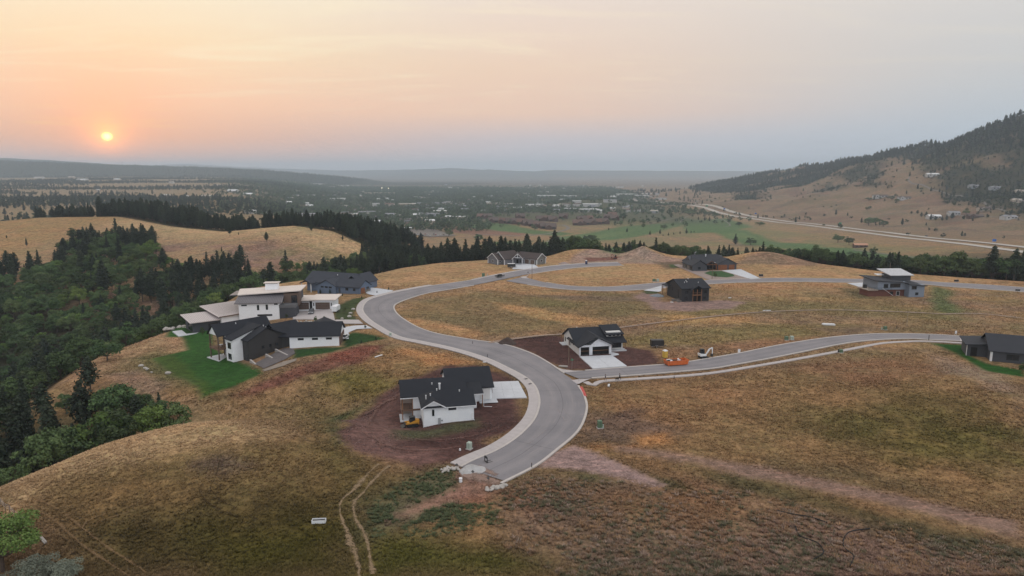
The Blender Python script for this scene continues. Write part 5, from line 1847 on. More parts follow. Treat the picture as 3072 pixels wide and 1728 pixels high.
# ------------------------------------------------------------------ the ten houses of the subdivision
def house_bend():
    """white house with black roof inside the road bend (nearest)"""
    h = Bld('house', -19.2, 140.6, 0.0, 12, 'white house with black roof on the bare brown lot inside the road bend')
    # main long block, porch at its open left end
    h.wall(0.0, 9.5, 8.0, 18, -2.6, 3.5, W_WHITE)
    h.gwall(-0.2, 9.5, 8.01, 17.99, 3.4, 3.5, 5.75, 'x', W_WHITE)
    h.wall(-4.0, -0.02, 12.2, 18, -2.6, 3.45, mat('beige_panel', (0.36, 0.29, 0.25), 0.8, 0.08, 1.5))
    h.wall(-1.6, -0.01, 8.1, 12.2, -2.6, 3.5, W_WHITE)
    h.groof(-4.0, 10.5, 8, 18, 3.5, 5.8, 'x', R_BLACK, 0.45)
    h.slab([(-4.2, 7.9, 0.55), (0, 7.9, 0.55), (0, 12.2, 0.55), (-4.2, 12.2, 0.55)], 0.4, M_DECK, 'deck')
    h.slab([(-4.6, 7.2, -1.95), (0, 7.2, -1.95), (0, 12.2, -1.95), (-4.6, 12.2, -1.95)], 0.2, M_CONC2, 'patio')
    for px in (-4.0,):
        for py in (8.1, 12.0): h.post(px, py, -2.4, 3.5, 0.24, W_TIMBER)
    h.post(-1.75, 8.1, -2.4, 3.5, 0.2, W_TIMBER)
    h.rail((-4.0, 8.05), (-1.7, 8.05), 0.55); h.rail((-4.05, 8.1), (-4.05, 12.1), 0.55)
    # front block
    h.wall(0, 11.1, 0, 8.3, -0.45, 3.5, W_WHITE)
    h.wall(0.06, 11.04, 0.06, 8.2, -2.2, -0.45, W_FOUND, 'foundation')
    h.wall(0.0, 4.5, -0.02, 2, -1.15, -0.2, W_WHITE)
    h.groof(0, 11.1, 0, 8.4, 3.5, 5.5, 'x', R_BLACK, 0.42, hip0=3.2)
    h.gwall(0.0, 4.6, -0.04, 2.5, 3.3, 3.5, 4.75, 'y', W_WHITE)
    h.groof(0.0, 4.6, -0.04, 3.6, 3.5, 4.8, 'y', R_BLACK, 0.40, hip1=0.0)
    h.slab([(-0.4, -0.52, 3.36), (5.0, -0.52, 3.36), (5.0, -0.44, 3.36), (-0.4, -0.44, 3.36)], 0.02, W_TRIM, 'fascia')
    for a, b in (((-0.45, 3.22), (2.3, 4.78)), ((2.3, 4.78), (5.05, 3.22))):
        h.put('rake_board', MB().hexa([(a[0], -0.50, a[1] - .05), (b[0], -0.50, b[1] - .05), (b[0], -0.46, b[1] - .05), (a[0], -0.46, a[1] - .05), (a[0], -0.50, a[1] + .2), (b[0], -0.50, b[1] + .2), (b[0], -0.46, b[1] + .2), (a[0], -0.46, a[1] + .2)]), W_TRIM)
    h.put('gutter', MB().box(5.1, 11.6, -0.56, -0.44, 3.28, 3.42), W_TRIM)
    h.put('gutter', MB().box(-4.5, -0.5, 7.4, 7.54, 3.22, 3.36), W_TRIM)
    h.win('f', -0.02, 1.95, 2.42, 1.5, 2.95); h.win('f', 0.0, 5.5, 7.2, 2.55, 3.15)
    h.put('meter_box', MB().box(3.2, 3.75, -0.22, -0.03, -0.9, 1.0), mat('grey_unit', (0.30, 0.31, 0.32), 0.6))
    h.put('meter_box', MB().box(3.95, 4.15, -0.14, -0.03, 0.2, 0.5), M_BLACKM)
    h.put('utility_cover', MB().box(10.5, 11.0, -0.16, 0.0, 0.2, 1.6), W_TRIM)
    h.pipe([(0.1, -0.06, 3.3), (0.1, -0.06, -0.9), (-0.3, -1.2, -1.2), (-0.9, -2.4, -1.25)], 0.06, W_TRIM, 'downspout')
    h.pipe([(10.95, -0.06, 3.3), (10.95, -0.06, 0.2), (11.1, -0.7, 0.1)], 0.06, W_TRIM, 'downspout')
    # garage wing with its door towards the road
    h.wall(6.9, 17.4, 12.6, 25, -0.6, 3.2, W_WHITE)
    h.gwall(6.9, 17.4, 12.61, 24.99, 3.1, 3.2, 6.1, 'x', W_WHITE)
    h.groof(6.9, 17.4, 12.6, 25, 3.2, 6.2, 'x', R_BLACK, 0.5)
    h.gdoor('r', 17.4, 14.0, 17.0, 0, 2.5, W_CREAM); h.gdoor('r', 17.4, 18.0, 23.4, 0, 2.5, W_CREAM)
    # entry between the blocks
    h.wall(9.5, 13.0, 8.3, 12.6, -0.5, 3.3, W_WHITE)
    h.slab([(10.6, 7.6, 3.25), (14.6, 7.6, 3.25), (14.6, 13.2, 4.4), (10.6, 13.2, 4.4)], 0.22, R_BLACK)
    h.put('gutter', MB().box(11.6, 14.7, 7.48, 7.6, 3.05, 3.2), W_TRIM)
    h.post(14.3, 7.8, -0.1, 3.1, 0.16, W_TIMBER)
    h.pipe([(14.55, 7.5, 3.1), (14.55, 7.5, 0.12), (16.4, 7.0, 0.1)], 0.06, W_TRIM, 'downspout')
    h.put('front_window', MB().box(13.0, 13.06, 9, 11.6, 0.3, 2.5), M_GLASS)
    h.wall(14.5, 16.9, 12.4, 12.6, 0.1, 2.9, W_CREAM, 'wall_panel')
    for x, y, z in ((0.9, 2.6, 4.9), (1.9, 2.9, 5.1), (3.6, 5.8, 5.2), (8.4, 3.6, 5.3), (3.0, 11.0, 5.0)): h.vent(x, y, z, 0.45, 0.1)
    h.put('chimney_flue', MB().cyl((4.6, 9.4, 3.6), (4.6, 9.4, 5.6), 0.2, n=10).cyl((4.6, 9.4, 5.6), (4.6, 9.4, 5.8), 0.3, n=10), M_STEELW)


def house_corner():
    """unfinished white house with black roof and open garage at the street corner"""
    h = Bld('house', 19.9, 195.0, 0.1, 12, 'unfinished cream house with black roof and open garage at the street corner')
    h.gwall(0.0, 15.2, 4.6, 16.2, -0.4, 2.7, 5.5, 'x', W_CREAM, r=10.6)
    h.groof(0.0, 15.2, 3.4, 16.2, 2.7, 5.7, 'x', R_BLACK, 0.55, r=10.6)
    h.wall(0.0, 9.9, 0.55, 4.7, -0.4, 2.8, W_CREAM)
    # garage front with openings: piers, header and gable in house wrap
    for a, b in ((0.0, 0.35), (3.05, 4.0), (9.2, 9.9)): h.wall(a, b, 0.0, 0.55, -0.2, 2.5, W_TYVEK, 'garage_pier')
    h.put('header', MB().box(0.0, 9.9, 0.0, 0.55, 2.42, 2.95), W_TYVEK)
    h.gwall(3.4, 9.9, -0.02, 3.5, 2.9, 2.95, 4.9, 'y', W_TYVEK, r=5.8, name='gable_wall')
    for a, b in ((0.35, 3.05), (4.0, 9.2)):
        h.put('garage_shade_panel', MB().box(a, b, 0.35, 0.5, 0.0, 2.42), M_PANEL_SHADE)  # solid black panel, painted shade in place of a garage inside
        h.put('door_track', MB().box(a, b, 0.20, 0.26, 1.15, 1.25), W_TIMBER)
    h.groof(0.0, 10.1, -0.2, 10.6, 2.75, 5.25, 'y', R_BLACK, 0.65, r=5.1)
    # raised dormer on the right
    h.wall(10.3, 14.8, 5.6, 10.8, 3.2, 5.3, W_CREAM)
    h.slab([(9.6, 4.6, 4.75), (15.6, 4.6, 4.75), (15.6, 11.2, 6.35), (9.6, 11.2, 6.35)], 0.24, R_BLACK)
    for i in range(3): h.win('f', 5.6, 10.9 + i * 1.3, 11.9 + i * 1.3, 3.95, 4.4)
    # front porch
    h.slab([(9.9, 2.6, 2.62), (15.9, 2.6, 2.62), (15.9, 5.4, 3.35), (9.9, 5.4, 3.35)], 0.2, R_BLACK)
    for x in (11.0, 15.4): h.post(x, 3.0, 0, 2.5, 0.2, W_TIMBER)
    h.slab([(9.9, 2.4, 0.2), (15.7, 2.4, 0.2), (15.7, 4.7, 0.2), (9.9, 4.7, 0.2)], 0.4, M_CONC2, 'porch_slab')
    h.win('f', 4.6, 11.8, 14.8, 0.5, 2.4, mull=2)
    h.door('f', 4.6, 10.3, 11.3, 0.2, 2.4, M_PANEL_SHADE)
    # left side wall openings
    for a, z0, z1, w in ((14.2, 0.8, 2.1, 0.8), (9.3, 0.7, 2.2, 0.8), (7.6, 1.7, 2.1, 0.9), (5.7, 1.7, 2.1, 0.9)): h.win('l', 0.0, a, a + w, z0, z1)
    h.slab([(-1.6, 12.5, 0.15), (0.0, 12.5, 0.15), (0.0, 16.2, 0.15), (-1.6, 16.2, 0.15)], 0.4, M_CONC2, 'side_slab')
    h.post(-0.9, 16.0, 0, 2.6, 0.18, W_TIMBER)
    h.vent(3.0, 12.6, 5.0); h.vent(11.5, 13.0, 4.8)


def house_gabled():
    """white and black house with long white garage wing above the red bank"""
    h = Bld('house', -78.9, 198.5, 0.0, 49, 'white and black house with long garage wing above the green lawn')
    # black gable block
    h.gwall(0, 12, 0, 13, -4.2, 3.6, 6.45, 'y', W_BLACK)
    h.groof(0, 12, 0.0, 13, 3.6, 6.6, 'y', R_BLACK, 0.5)
    for a, z in ((4.2, 0.4), (6.6, 0.4), (8.8, 0.4)): h.win('f', 0.0, a, a + 0.8, z, z + 1.0)
    h.win('l', 0.0, 1.0, 1.8, -2.4, -1.0)
    # white two-storey bay
    h.wall(-3.15, 0.5, 3.6, 7.8, -4.2, 4.0, W_WHITE2)
    h.put('wall', MB().prism([(-3.14, 3.62, 3.9), (5.6, 3.62, 3.9), (5.6, 3.62, 6.7), (-3.14, 3.62, 4.15)], (0, 4.1, 0)), W_WHITE2)
    h.slab([(-3.75, 3.1, 4.0), (6.2, 3.1, 7.0), (6.2, 8.3, 7.0), (-3.75, 8.3, 4.0)], 0.25, R_BLACK)
    h.win('l', -3.15, 4.6, 6.6, 0.9, 2.8); h.win('l', -3.15, 4.6, 6.6, -2.4, -0.6)
    # great-room wing with two-level porch at its end
    h.wall(0.0, 12, 9.0, 15.2, -4.2, 4.7, W_WHITE2)
    h.gwall(-4.7, 12.2, 9.5, 15.0, 4.5, 4.7, 7.3, 'x', W_WHITE2)
    h.groof(-4.7, 12.5, 9.4, 15.1, 4.7, 7.45, 'x', R_BLACK, 0.5)
    for u in (-4.6, -0.3):
        for v in (9.6, 14.9): h.post(u, v, -4.0, 4.6, 0.32, W_BROWN)
    h.slab([(-4.9, 9.3, 0.3), (0, 9.3, 0.3), (0, 15.2, 0.3), (-4.9, 15.2, 0.3)], 0.35, M_DECK, 'deck')
    h.slab([(-5.4, 8.6, -3.15), (0, 8.6, -3.15), (0, 16.2, -3.15), (-5.4, 16.2, -3.15)], 0.5, M_CONC2, 'patio')
    h.rail((-4.8, 9.4), (-4.8, 15.1), 0.3, m=W_TIMBER); h.rail((-4.8, 9.4), (-0.3, 9.4), 0.3, m=W_TIMBER)
    h.win('l', 0.0, 10.4, 14.2, 0.5, 2.8, mull=2); h.win('l', 0.0, 10.4, 14.2, -2.9, -0.8, mull=1)
    h.put('patio_table', MB().cyl((-2.6, 12.2, 0.3), (-2.6, 12.2, 0.95), 0.08).cyl((-2.6, 12.2, 0.95), (-2.6, 12.2, 1.02), 0.7, n=12), W_TRIM)
    # rear wing and link
    h.wall(11.5, 20, 3.5, 11, -1.5, 3.3, W_WHITE2)
    h.groof(11.5, 20, 3.5, 11, 3.3, 5.6, 'x', R_BLACK, 0.5)
    for x, y, z in ((3.0, 3.4, 5.4), (8.4, 6.0, 5.6), (2.2, 11.4, 6.6)): h.vent(x, y, z, 0.5, 0.12)
    # garage wing
    h.frame(-68.6, 204.6, 0.0, 6)
    h.gwall(0, 15.0, 0, 10.6, -1.2, 3.6, 6.4, 'x', W_WHITE2)
    h.groof(0, 15.0, 0, 10.6, 3.6, 6.6, 'x', R_BLACK, 0.55)
    for a in (2.5, 6.8, 11.0): h.win('f', 0.0, a, a + 1.8, 2.25, 2.9)
    h.wall(15.0, 15.12, 0.0, 10.6, -0.6, 3.0, W_BRICK, 'brick_facing')
    h.gdoor('r', 15.12, 1.2, 4.4, 0, 2.6, W_BROWN); h.gdoor('r', 15.12, 5.2, 9.6, 0, 2.6, W_BROWN)
    h.wall(-4.5, 0.0, 2.5, 9, -2, 3.0, W_BLACK, 'link_wall')
    h.slab([(-5.0, 1.6, 3.1), (0.3, 1.6, 3.1), (0.3, 6.2, 5.2), (-5.0, 6.2, 5.2)], 0.24, R_BLACK)
    h.wall(3, 12.5, 13.5, 18, -0.5, 3.0, W_WHITE2)
    h.groof(3, 12.5, 10.4, 18, 3.3, 5.4, 'y', R_BLACK, 0.4)


def house_modern():
    """sprawling house with mono-pitch standing-seam roofs"""
    h = Bld('house', -116.8, 242.5, -5.0, 38, 'modern white house with several flat pale metal roofs above the ravine')
    z = 5.0   # frame sits at ground -5
    # low dark pavilion
    h.wall(0.9, 10.5, 1.2, 12.5, -0.8, 3.7, W_DARK)
    r1 = [(-0.4, -0.3, 4.25), (11.2, -0.3, 4.25), (11.2, 14.4, 5.0), (-0.4, 14.4, 5.0)]
    o = h.slab(r1, 0.3, R_METAL); h.seams(r1, 0.62, o, R_METAL_D)
    h.win('l', 0.9, 2.0, 8.5, 0.3, 3.2, mull=4); h.win('f', 1.2, 6.2, 9.6, 0.4, 2.9, mull=1)
    h.slab([(-1.4, -0.6, 0.12), (10.8, -0.6, 0.12), (10.8, 1.4, 0.12), (-1.4, 1.4, 0.12)], 0.4, M_CONC2, 'terrace')
    h.slab([(-4.6, -0.6, 0.10), (-1.4, -0.6, 0.10), (-1.4, 9.0, 0.10), (-4.6, 9.0, 0.10)], 0.4, M_CONC2, 'terrace')
    # middle wing under the big roof
    h.wall(10.5, 25.0, -0.6, 17, -0.5, 5.2, W_WHITE2)
    r2 = [(9.4, -1.7, 5.45), (25.2, -2.2, 6.3), (22.5, 21.8, 6.6), (8.2, 21.2, 6.2)]
    o = h.slab(r2, 0.32, R_METAL); h.seams(r2, 0.62, o, R_METAL_D)
    h.put('fascia', MB().hexa([(9.4, -1.78, 5.1), (25.2, -2.28, 5.9), (25.2, -2.21, 5.9), (9.4, -1.71, 5.1), (9.4, -1.78, 5.5), (25.2, -2.28, 6.35), (25.2, -2.21, 6.35), (9.4, -1.71, 5.5)]), W_BROWN)
    h.win('f', -0.6, 19.2, 22.2, 3.2, 4.2)
    # two-storey block
    h.frame(-103.0, 250.0, 0.0, 7)
    h.wall(0.6, 15.2, 1.0, 9.5, -5.0, 4.6, W_WHITE2)
    r3 = [(-0.8, 0.2, 4.85), (16.6, 0.2, 4.85), (16.4, 6.0, 7.1), (-0.4, 6.0, 7.1)]
    o = h.slab(r3, 0.3, R_METAL_D); h.seams(r3, 0.62, o, M_BLACKM)
    for a, w, z0, z1 in ((1.6, 2.0, 3.7, 4.2), (7.2, 0.8, 2.0, 4.0), (10.4, 0.8, 2.1, 4.1), (13.5, 1.3, 3.9, 4.4)): h.win('f', 1.0, a, a + w, z0, z1)
    h.win('f', 1.0, 7.2, 12.6, -0.3, 0.4, mull=3)
    h.wall(0.5, 21.5, 6.0, 17, 4.0, 7.1, W_DARK, 'upper_wall')
    h.wall(16.2, 21.6, 5.4, 12, 2.5, 7.4, W_BROWN, 'upper_bay')
    r4 = [(-0.6, 5.0, 7.35), (22.8, 5.0, 8.6), (22.8, 17.8, 8.7), (-3.2, 18.4, 7.4)]
    h.slab(r4, 0.35, R_FASCIA)
    h.slab([(-4.4, 8.0, 6.7), (-0.2, 7.0, 7.05), (-0.2, 18.0, 7.05), (-4.4, 18.0, 6.7)], 0.3, R_METAL_D)
    h.wall(8.2, 13.0, 11.5, 14, 7.5, 10.3, W_WHITE2, 'chimney')
    h.slab([(7.7, 11.0, 10.75), (13.5, 11.0, 10.75), (13.5, 14.5, 10.75), (7.7, 14.5, 10.75)], 0.22, R_FASCIA, 'chimney_cap')
    h.put('chimney_shade_fill', MB().box(8.4, 12.8, 11.7, 13.8, 10.3, 10.53), M_PANEL_SHADE)  # solid black block, colour standing in for shade under the cap
    # dark entry tower
    h.wall(15.2, 21.0, 1.6, 9, -3.0, 2.6, W_DARK, 'entry_block')
    h.slab([(15.2, 1.2, 3.7), (21.4, 1.2, 3.7), (21.4, 6, 3.7), (15.2, 6, 3.7)], 1.1, mat('grey_panel', (0.12, 0.12, 0.125), 0.7), 'balcony')
    h.win('f', 5.4, 19.0, 21.2, 3.7, 6.6)
    # garage wing
    h.frame(-86.4, 264.6, -0.6, 2)
    h.wall(0.0, 15.6, 0.0, 9.5, -1.0, 3.9, W_WHITE2)
    h.slab([(-0.4, -1.1, 4.1), (8.6, -1.1, 4.1), (8.6, 10, 4.25), (-0.4, 10, 4.25)], 0.3, R_FASCIA)
    h.slab([(6.6, -1.5, 4.45), (17.0, -1.5, 4.45), (17.0, 10, 4.6), (6.6, 10, 4.6)], 0.32, R_FASCIA)
    h.put('soffit', MB().box(-0.4, 6.6, -1.05, 0, 3.6, 3.8), M_BLACKM)
    h.gdoor('f', 0.0, 0.7, 6.0, 0.25, 2.9, W_BROWN); h.gdoor('f', 0.0, 8.8, 14.2, 0.25, 2.9, W_BROWN)
    h.put('entry_shade_panel', MB().box(6.4, 7.4, -0.03, 0.0, 0.2, 3.6), M_PANEL_SHADE)  # flat black sheet on the wall, entry shade put in as colour
    h.win('f', 0.0, 7.8, 8.2, 1.6, 2.9); h.win('f', 0.0, 14.7, 15.1, 1.6, 2.9)


def house_blue():
    h = Bld('house', -67.2, 296.6, 0.0, -22, 'blue house with slate grey roof among young conifers by the upper bend')
    h.gwall(-13, 0, 0, 8.5, -0.8, 3.0, 5.4, 'x', W_BLUE); h.groof(-13, 0, 0, 8.5, 3.0, 5.6, 'x', R_BLUE, 0.5)
    h.gwall(-32, -8, 4.5, 17, -2.0, 3.2, 6.8, 'x', W_BLUE); h.groof(-33, -8, 4.5, 17, 3.2, 7.0, 'x', R_BLUE, 0.55)
    h.gwall(-22, -12, -1.0, 6, -1.2, 3.0, 5.2, 'y', W_BLUE); h.groof(-22, -12, -1.0, 9, 3.0, 5.4, 'y', R_BLUE, 0.5)
    h.gwall(-12, -4, 8, 20, -0.8, 3.4, 6.6, 'y', W_BLUE); h.groof(-12, -4, 6, 20, 3.4, 6.8, 'y', R_BLUE, 0.5)
    h.wall(0.0, 0.1, 0.6, 7.9, -0.8, 1.5, W_STONE, 'stone_facing')
    h.gdoor('r', 0.1, 1.0, 3.6, 0, 2.4, W_WOOD); h.win('r', 0.1, 5.2, 7.0, 1.2, 2.4)
    for a in (-20, -17.8, -15.6): h.win('f', -1.0, a, a + 1.5, 1.9, 2.6)
    h.door('f', 0.0, -11.2, -10.2, -0.2, 2.2, W_DARK)
    h.win('f', 0.0, -7.5, -6.0, 1.2, 2.4); h.win('f', 0.0, -3.5, -2.2, 1.2, 2.4)
    h.groof(-33, -27, 1.2, 6, 2.8, 4.2, 'y', R_BLUE, 0.4)
    for x in (-32.6, -27.4): h.post(x, 1.4, -2, 2.8, 0.3, W_TRIM)
    h.vent(-18, 9, 6.0); h.vent(-10, 12, 6.4)


def house_grey():
    h = Bld('house', -8.2, 391.2, 0.1, 38, 'grey house with white trim and brown roof at the end of the street')
    h.gwall(0, 9, 0, 9.5, -0.6, 3.2, 6.0, 'x', W_GREY); h.groof(0, 9, 0, 9.5, 3.2, 6.2, 'x', R_BROWN, 0.55)
    h.gwall(3, 14, -2.5, 8, -0.6, 3.2, 6.8, 'x', W_GREY); h.groof(3, 14, -2.5, 8, 3.2, 7.0, 'x', R_BROWN, 0.5)
    h.win('l', 0.0, 3.9, 5.6, 1.0, 2.3, W_TRIM); h.win('f', 0.0, 0.9, 2.4, 1.3, 2.3, W_TRIM)

    def rakes(x, y0, y1, ze, zr, c):
        for a, b in (((y0, ze), (c, zr)), ((c, zr), (y1, ze))):
            h.put('rake_board', MB().hexa([(x - .07, a[0], a[1] - .15), (x, a[0], a[1] - .15), (x, b[0], b[1] - .15), (x - .07, b[0], b[1] - .15), (x - .07, a[0], a[1] + .25), (x, a[0], a[1] + .25), (x, b[0], b[1] + .25), (x - .07, b[0], b[1] + .25)]), W_TRIM)
    rakes(-0.56, -0.5, 10, 2.9, 6.2, 4.75); rakes(2.44, -3.0, 8.5, 2.9, 7.0, 2.75)
    for x, y in ((0, 0), (0, 9.5), (3, -2.5)): h.post(x - 0.02, y, -0.3, 3.2, 0.34, W_TRIM, 'corner_board')
    # entry porch with white truss
    h.frame(3.2, 392.6, 0.1, 0)
    h.groof(-3.0, 3.0, -1.0, 8, 3.6, 6.3, 'y', R_BROWN, 0.4)
    for x in (-2.7, 2.7): h.post(x, -0.9, 0, 3.6, 0.3, W_TRIM)
    for a, b in (((-3.4, 3.1), (0, 6.3)), ((0, 6.3), (3.4, 3.1)), ((-1.7, 4.0), (1.7, 4.0)), ((0, 4.0), (0, 6.0))):
        h.put('truss', MB().cyl((a[0], -1.35, a[1]), (b[0], -1.35, b[1]), 0.16, n=4), W_TRIM)
    h.wall(-4.5, 4.5, 3.5, 9, -0.4, 3.6, W_GREY); h.door('f', 3.5, -0.6, 0.6, 0.1, 2.5, M_PANEL_SHADE); h.win('f', 3.5, 1.2, 2.4, 0.6, 2.4); h.win('f', 3.5, -2.4, -1.2, 0.6, 2.4)
    # garage wing turned the other way
    h.frame(14.3, 390.6, 0.1, -38)
    h.gwall(-14, 0, 0, 8.8, -0.6, 3.3, 5.9, 'x', W_GREY2); h.groof(-15, 0, 0, 8.8, 3.3, 6.1, 'x', R_BROWN, 0.55)
    for a in (-12.4, -8.6, -4.6): h.gdoor('f', 0.0, a, a + 3.0, 0, 2.6, W_BROWN, trim=W_TRIM)
    h.win('r', 0.0, 3.6, 5.4, 1.2, 2.6, W_TRIM)
    for a, b in (((-0.5, 3.0), (4.4, 6.1)), ((4.4, 6.1), (9.3, 3.0))):
        h.put('rake_board', MB().hexa([(.5, a[0], a[1] - .15), (.57, a[0], a[1] - .15), (.57, b[0], b[1] - .15), (.5, b[0], b[1] - .15), (.5, a[0], a[1] + .25), (.57, a[0], a[1] + .25), (.57, b[0], b[1] + .25), (.5, b[0], b[1] + .25)]), W_TRIM)
    for y in (0, 8.8): h.post(0.02, y, -0.3, 3.3, 0.34, W_TRIM, 'corner_board')
    h.post(-14.0, 0, -0.3, 3.3, 0.34, W_TRIM, 'corner_board')


def house_wood_garage():
    h = Bld('house', 97.7, 365.8, 0.1, 8, 'dark house with orange wood garage doors behind the round lawn')
    h.gwall(0, 8.2, 0, 14, -0.5, 3.0, 5.5, 'y', W_DARK); h.groof(0, 8.2, 0, 14, 3.0, 5.7, 'y', R_DGREY, 0.55)
    h.wall(-0.06, 0.0, 4, 13, -0.5, 2.8, W_STONE, 'stone_facing'); h.win('l', -0.06, 1.0, 2.6, 0.5, 2.2); h.win('l', -0.06, 8, 9.6, 0.8, 2.2)
    h.win('f', 0.0, 3.0, 4.6, 0.8, 2.2)
    h.gwall(2, 22, 7, 18, -0.5, 3.4, 6.8, 'x', W_DARK); h.groof(2, 22, 6, 19, 3.4, 7.2, 'x', R_DGREY, 0.5, hip0=3, hip1=3)
    h.gwall(15.4, 26.4, 2.6, 14, -0.5, 3.2, 5.9, 'y', W_DARK); h.groof(15.4, 26.4, 2.6, 14, 3.2, 6.1, 'y', R_DGREY, 0.6)
    h.gdoor('f', 2.6, 15.9, 20.9, 0, 2.6, W_WOOD); h.gdoor('f', 2.6, 22.1, 25.1, 0, 2.6, W_WOOD)
    # wood-beamed entry porch
    h.groof(8.6, 14.8, 2.2, 9, 3.1, 4.9, 'y', R_DGREY, 0.4)
    for x in (8.8, 14.6): h.post(x, 2.4, 0, 3.1, 0.4, W_WOOD)
    for a, b in (((8.4, 3.0), (11.7, 4.9)), ((11.7, 4.9), (15, 3.0)), ((8.6, 3.0), (14.8, 3.0))): h.put('truss', MB().cyl((a[0], 1.9, a[1]), (b[0], 1.9, b[1]), 0.17, n=4), W_WOOD)
    h.wall(6.4, 9.6, 3.4, 8, -0.4, 2.6, W_WOOD, 'wood_facing'); h.win('f', 3.4, 7.2, 9.0, 0.7, 2.2)
    h.door('f', 7.0, 11, 12.2, 0, 2.4, M_PANEL_SHADE); h.win('f', 7.0, 12.8, 14.8, 0.4, 2.4)
    h.vent(12, 11, 6.8, 0.8, 0.3); h.vent(4, 9, 5.2); h.pipe([(6.5, 13, 5), (6.5, 13, 8.6), (7.3, 13, 8.8)], 0.09, M_STEELW, 'flue_pipe')


def house_dark_tall():
    h = Bld('house', 70.5, 278.6, 0.1, 10, 'two-storey charcoal house with open framed porch in the middle field')
    h.gwall(0, 12, 0.0, 15.5, -0.6, 5.5, 7.9, 'x', W_INK, r=8.4); h.groof(0, 12, 0.0, 15.5, 5.5, 8.1, 'x', R_BLACK, 0.6, r=8.4)
    h.put('deck', MB().box(4.4, 8.4, -0.9, -0.02, 2.55, 2.8), W_TIMBER)
    h.put('porch_shade_panel', MB().box(4.6, 8.2, -0.03, -0.01, 0.0, 5.2), M_PANEL_SHADE)  # thin black sheet before the wall paints the shade of the porch
    for x in (4.5, 6.4, 8.3): h.post(x, -0.8, -0.2, 5.1, 0.2, W_TIMBER)
    h.rail((4.5, -0.85), (8.3, -0.85), 2.8, m=W_TIMBER)
    h.groof(3.6, 9.2, -1.2, 6, 5.0, 6.4, 'y', R_BLACK, 0.4)
    h.win('f', 0.0, 1.2, 2.8, 3.2, 4.6); h.win('f', 0.0, 1.2, 2.6, 0.6, 1.9); h.win('f', 0.0, 9.4, 11.0, 3.2, 4.6); h.win('f', 0.0, 9.4, 10.8, 0.6, 1.9)
    h.win('l', 0.0, 3.0, 3.6, 1.0, 4.8); h.win('l', 0.0, 9.5, 10.1, 3.0, 4.6)
    h.slab([(-2.4, 11.5, 4.9), (0.4, 11.5, 5.4), (0.4, 16, 5.4), (-2.4, 16, 4.9)], 0.2, R_BLACK)
    for y in (11.8, 15.7): h.post(-2.0, y, -0.2, 4.8, 0.2, W_TIMBER)
    for x, y, z in ((3.0, 4.6, 6.9), (4.2, 5.0, 7.1), (4.3, 6.2, 7.4), (9.0, 4.2, 6.8), (6.0, 7.9, 7.9)): h.vent(x, y, z, 0.5, 0.14)
    h.wall(-3.6, -0.2, 1.5, 2.1, -0.2, 0.9, W_STONE, 'retaining_wall'); h.wall(-2.2, -0.3, -0.4, 0.2, -0.2, 0.6, W_STONE, 'retaining_wall')


def house_shed_roof():
    h = Bld('house', 157.9, 290.6, 0.1, 4, 'blue-grey split-level house with shed roofs and side deck')
    h.wall(0, 12.8, 0.9, 11, -0.6, 3.0, W_BRICK, 'lower_wall'); h.wall(0, 12.8, 0.0, 11, 2.9, 6.2, W_BLUEG)
    h.slab([(-2.0, -0.9, 7.2), (13.4, -0.9, 6.0), (13.4, 11.6, 6.6), (-2.0, 11.6, 7.8)], 0.3, R_DGREY)
    h.put('wall', MB().prism([(0.05, 0.05, 6.1), (12.7, 0.05, 6.1), (0.05, 0.05, 6.9)], (0, 10.8, 0)), W_BLUEG)
    h.win('f', 0.0, 2.7, 4.7, 3.6, 5.4); h.win('f', 0.0, 5.6, 10.2, 3.8, 5.6, mull=2)
    h.win('f', 0.9, 6.4, 7.8, 0.6, 1.9); h.win('f', 0.9, 9.2, 10.8, 0.1, 2.1, W_TRIM)
    h.wall(12.8, 19.6, -2.4, 9, -0.6, 5.2, W_BLUEG)
    h.slab([(12.2, -3.2, 5.65), (20.4, -3.2, 5.0), (20.4, 9.6, 5.3), (12.2, 9.6, 5.95)], 0.28, R_DGREY)
    h.win('f', -2.4, 13.8, 16.0, 3.3, 4.8); h.win('f', -2.4, 15.6, 17.0, 0.8, 2.0)
    # upper room with white roof
    h.wall(9.0, 18.0, 5.0, 12, 6.0, 8.4, W_DARK, 'upper_wall')
    h.slab([(8.0, 4.0, 8.55), (18.8, 4.0, 8.55), (18.2, 13, 10.3), (7.0, 13, 10.3)], 0.28, mat('dull_white_roof', (0.46, 0.46, 0.47), 0.6))
    h.slab([(5.4, 9.5, 8.0), (8.6, 9.5, 8.0), (8.6, 12, 8.2), (5.4, 12, 8.2)], 0.3, M_STEELW)
    # deck and stair
    h.slab([(-4.4, -0.6, 3.0), (0.0, -0.6, 3.0), (0.0, 8, 3.0), (-4.4, 8, 3.0)], 0.3, M_DECKL, 'deck')
    h.wall(-3.8, -0.2, 0.3, 7, -0.4, 2.7, W_BRICK, 'deck_base'); h.rail((-4.3, -0.5), (-0.1, -0.5), 3.0); h.rail((0.2, -0.75), (6.6, -0.75), 2.9)
    h.put('stair_rail', MB().cyl((1.8, -0.8, 3.7), (6.8, -0.8, 0.4), 0.06, n=5), W_TRIM)
    h.put('outdoor_grill', MB().box(-3.6, -2.2, 4.2, 5.2, 3.0, 4.5), M_BLACKM)


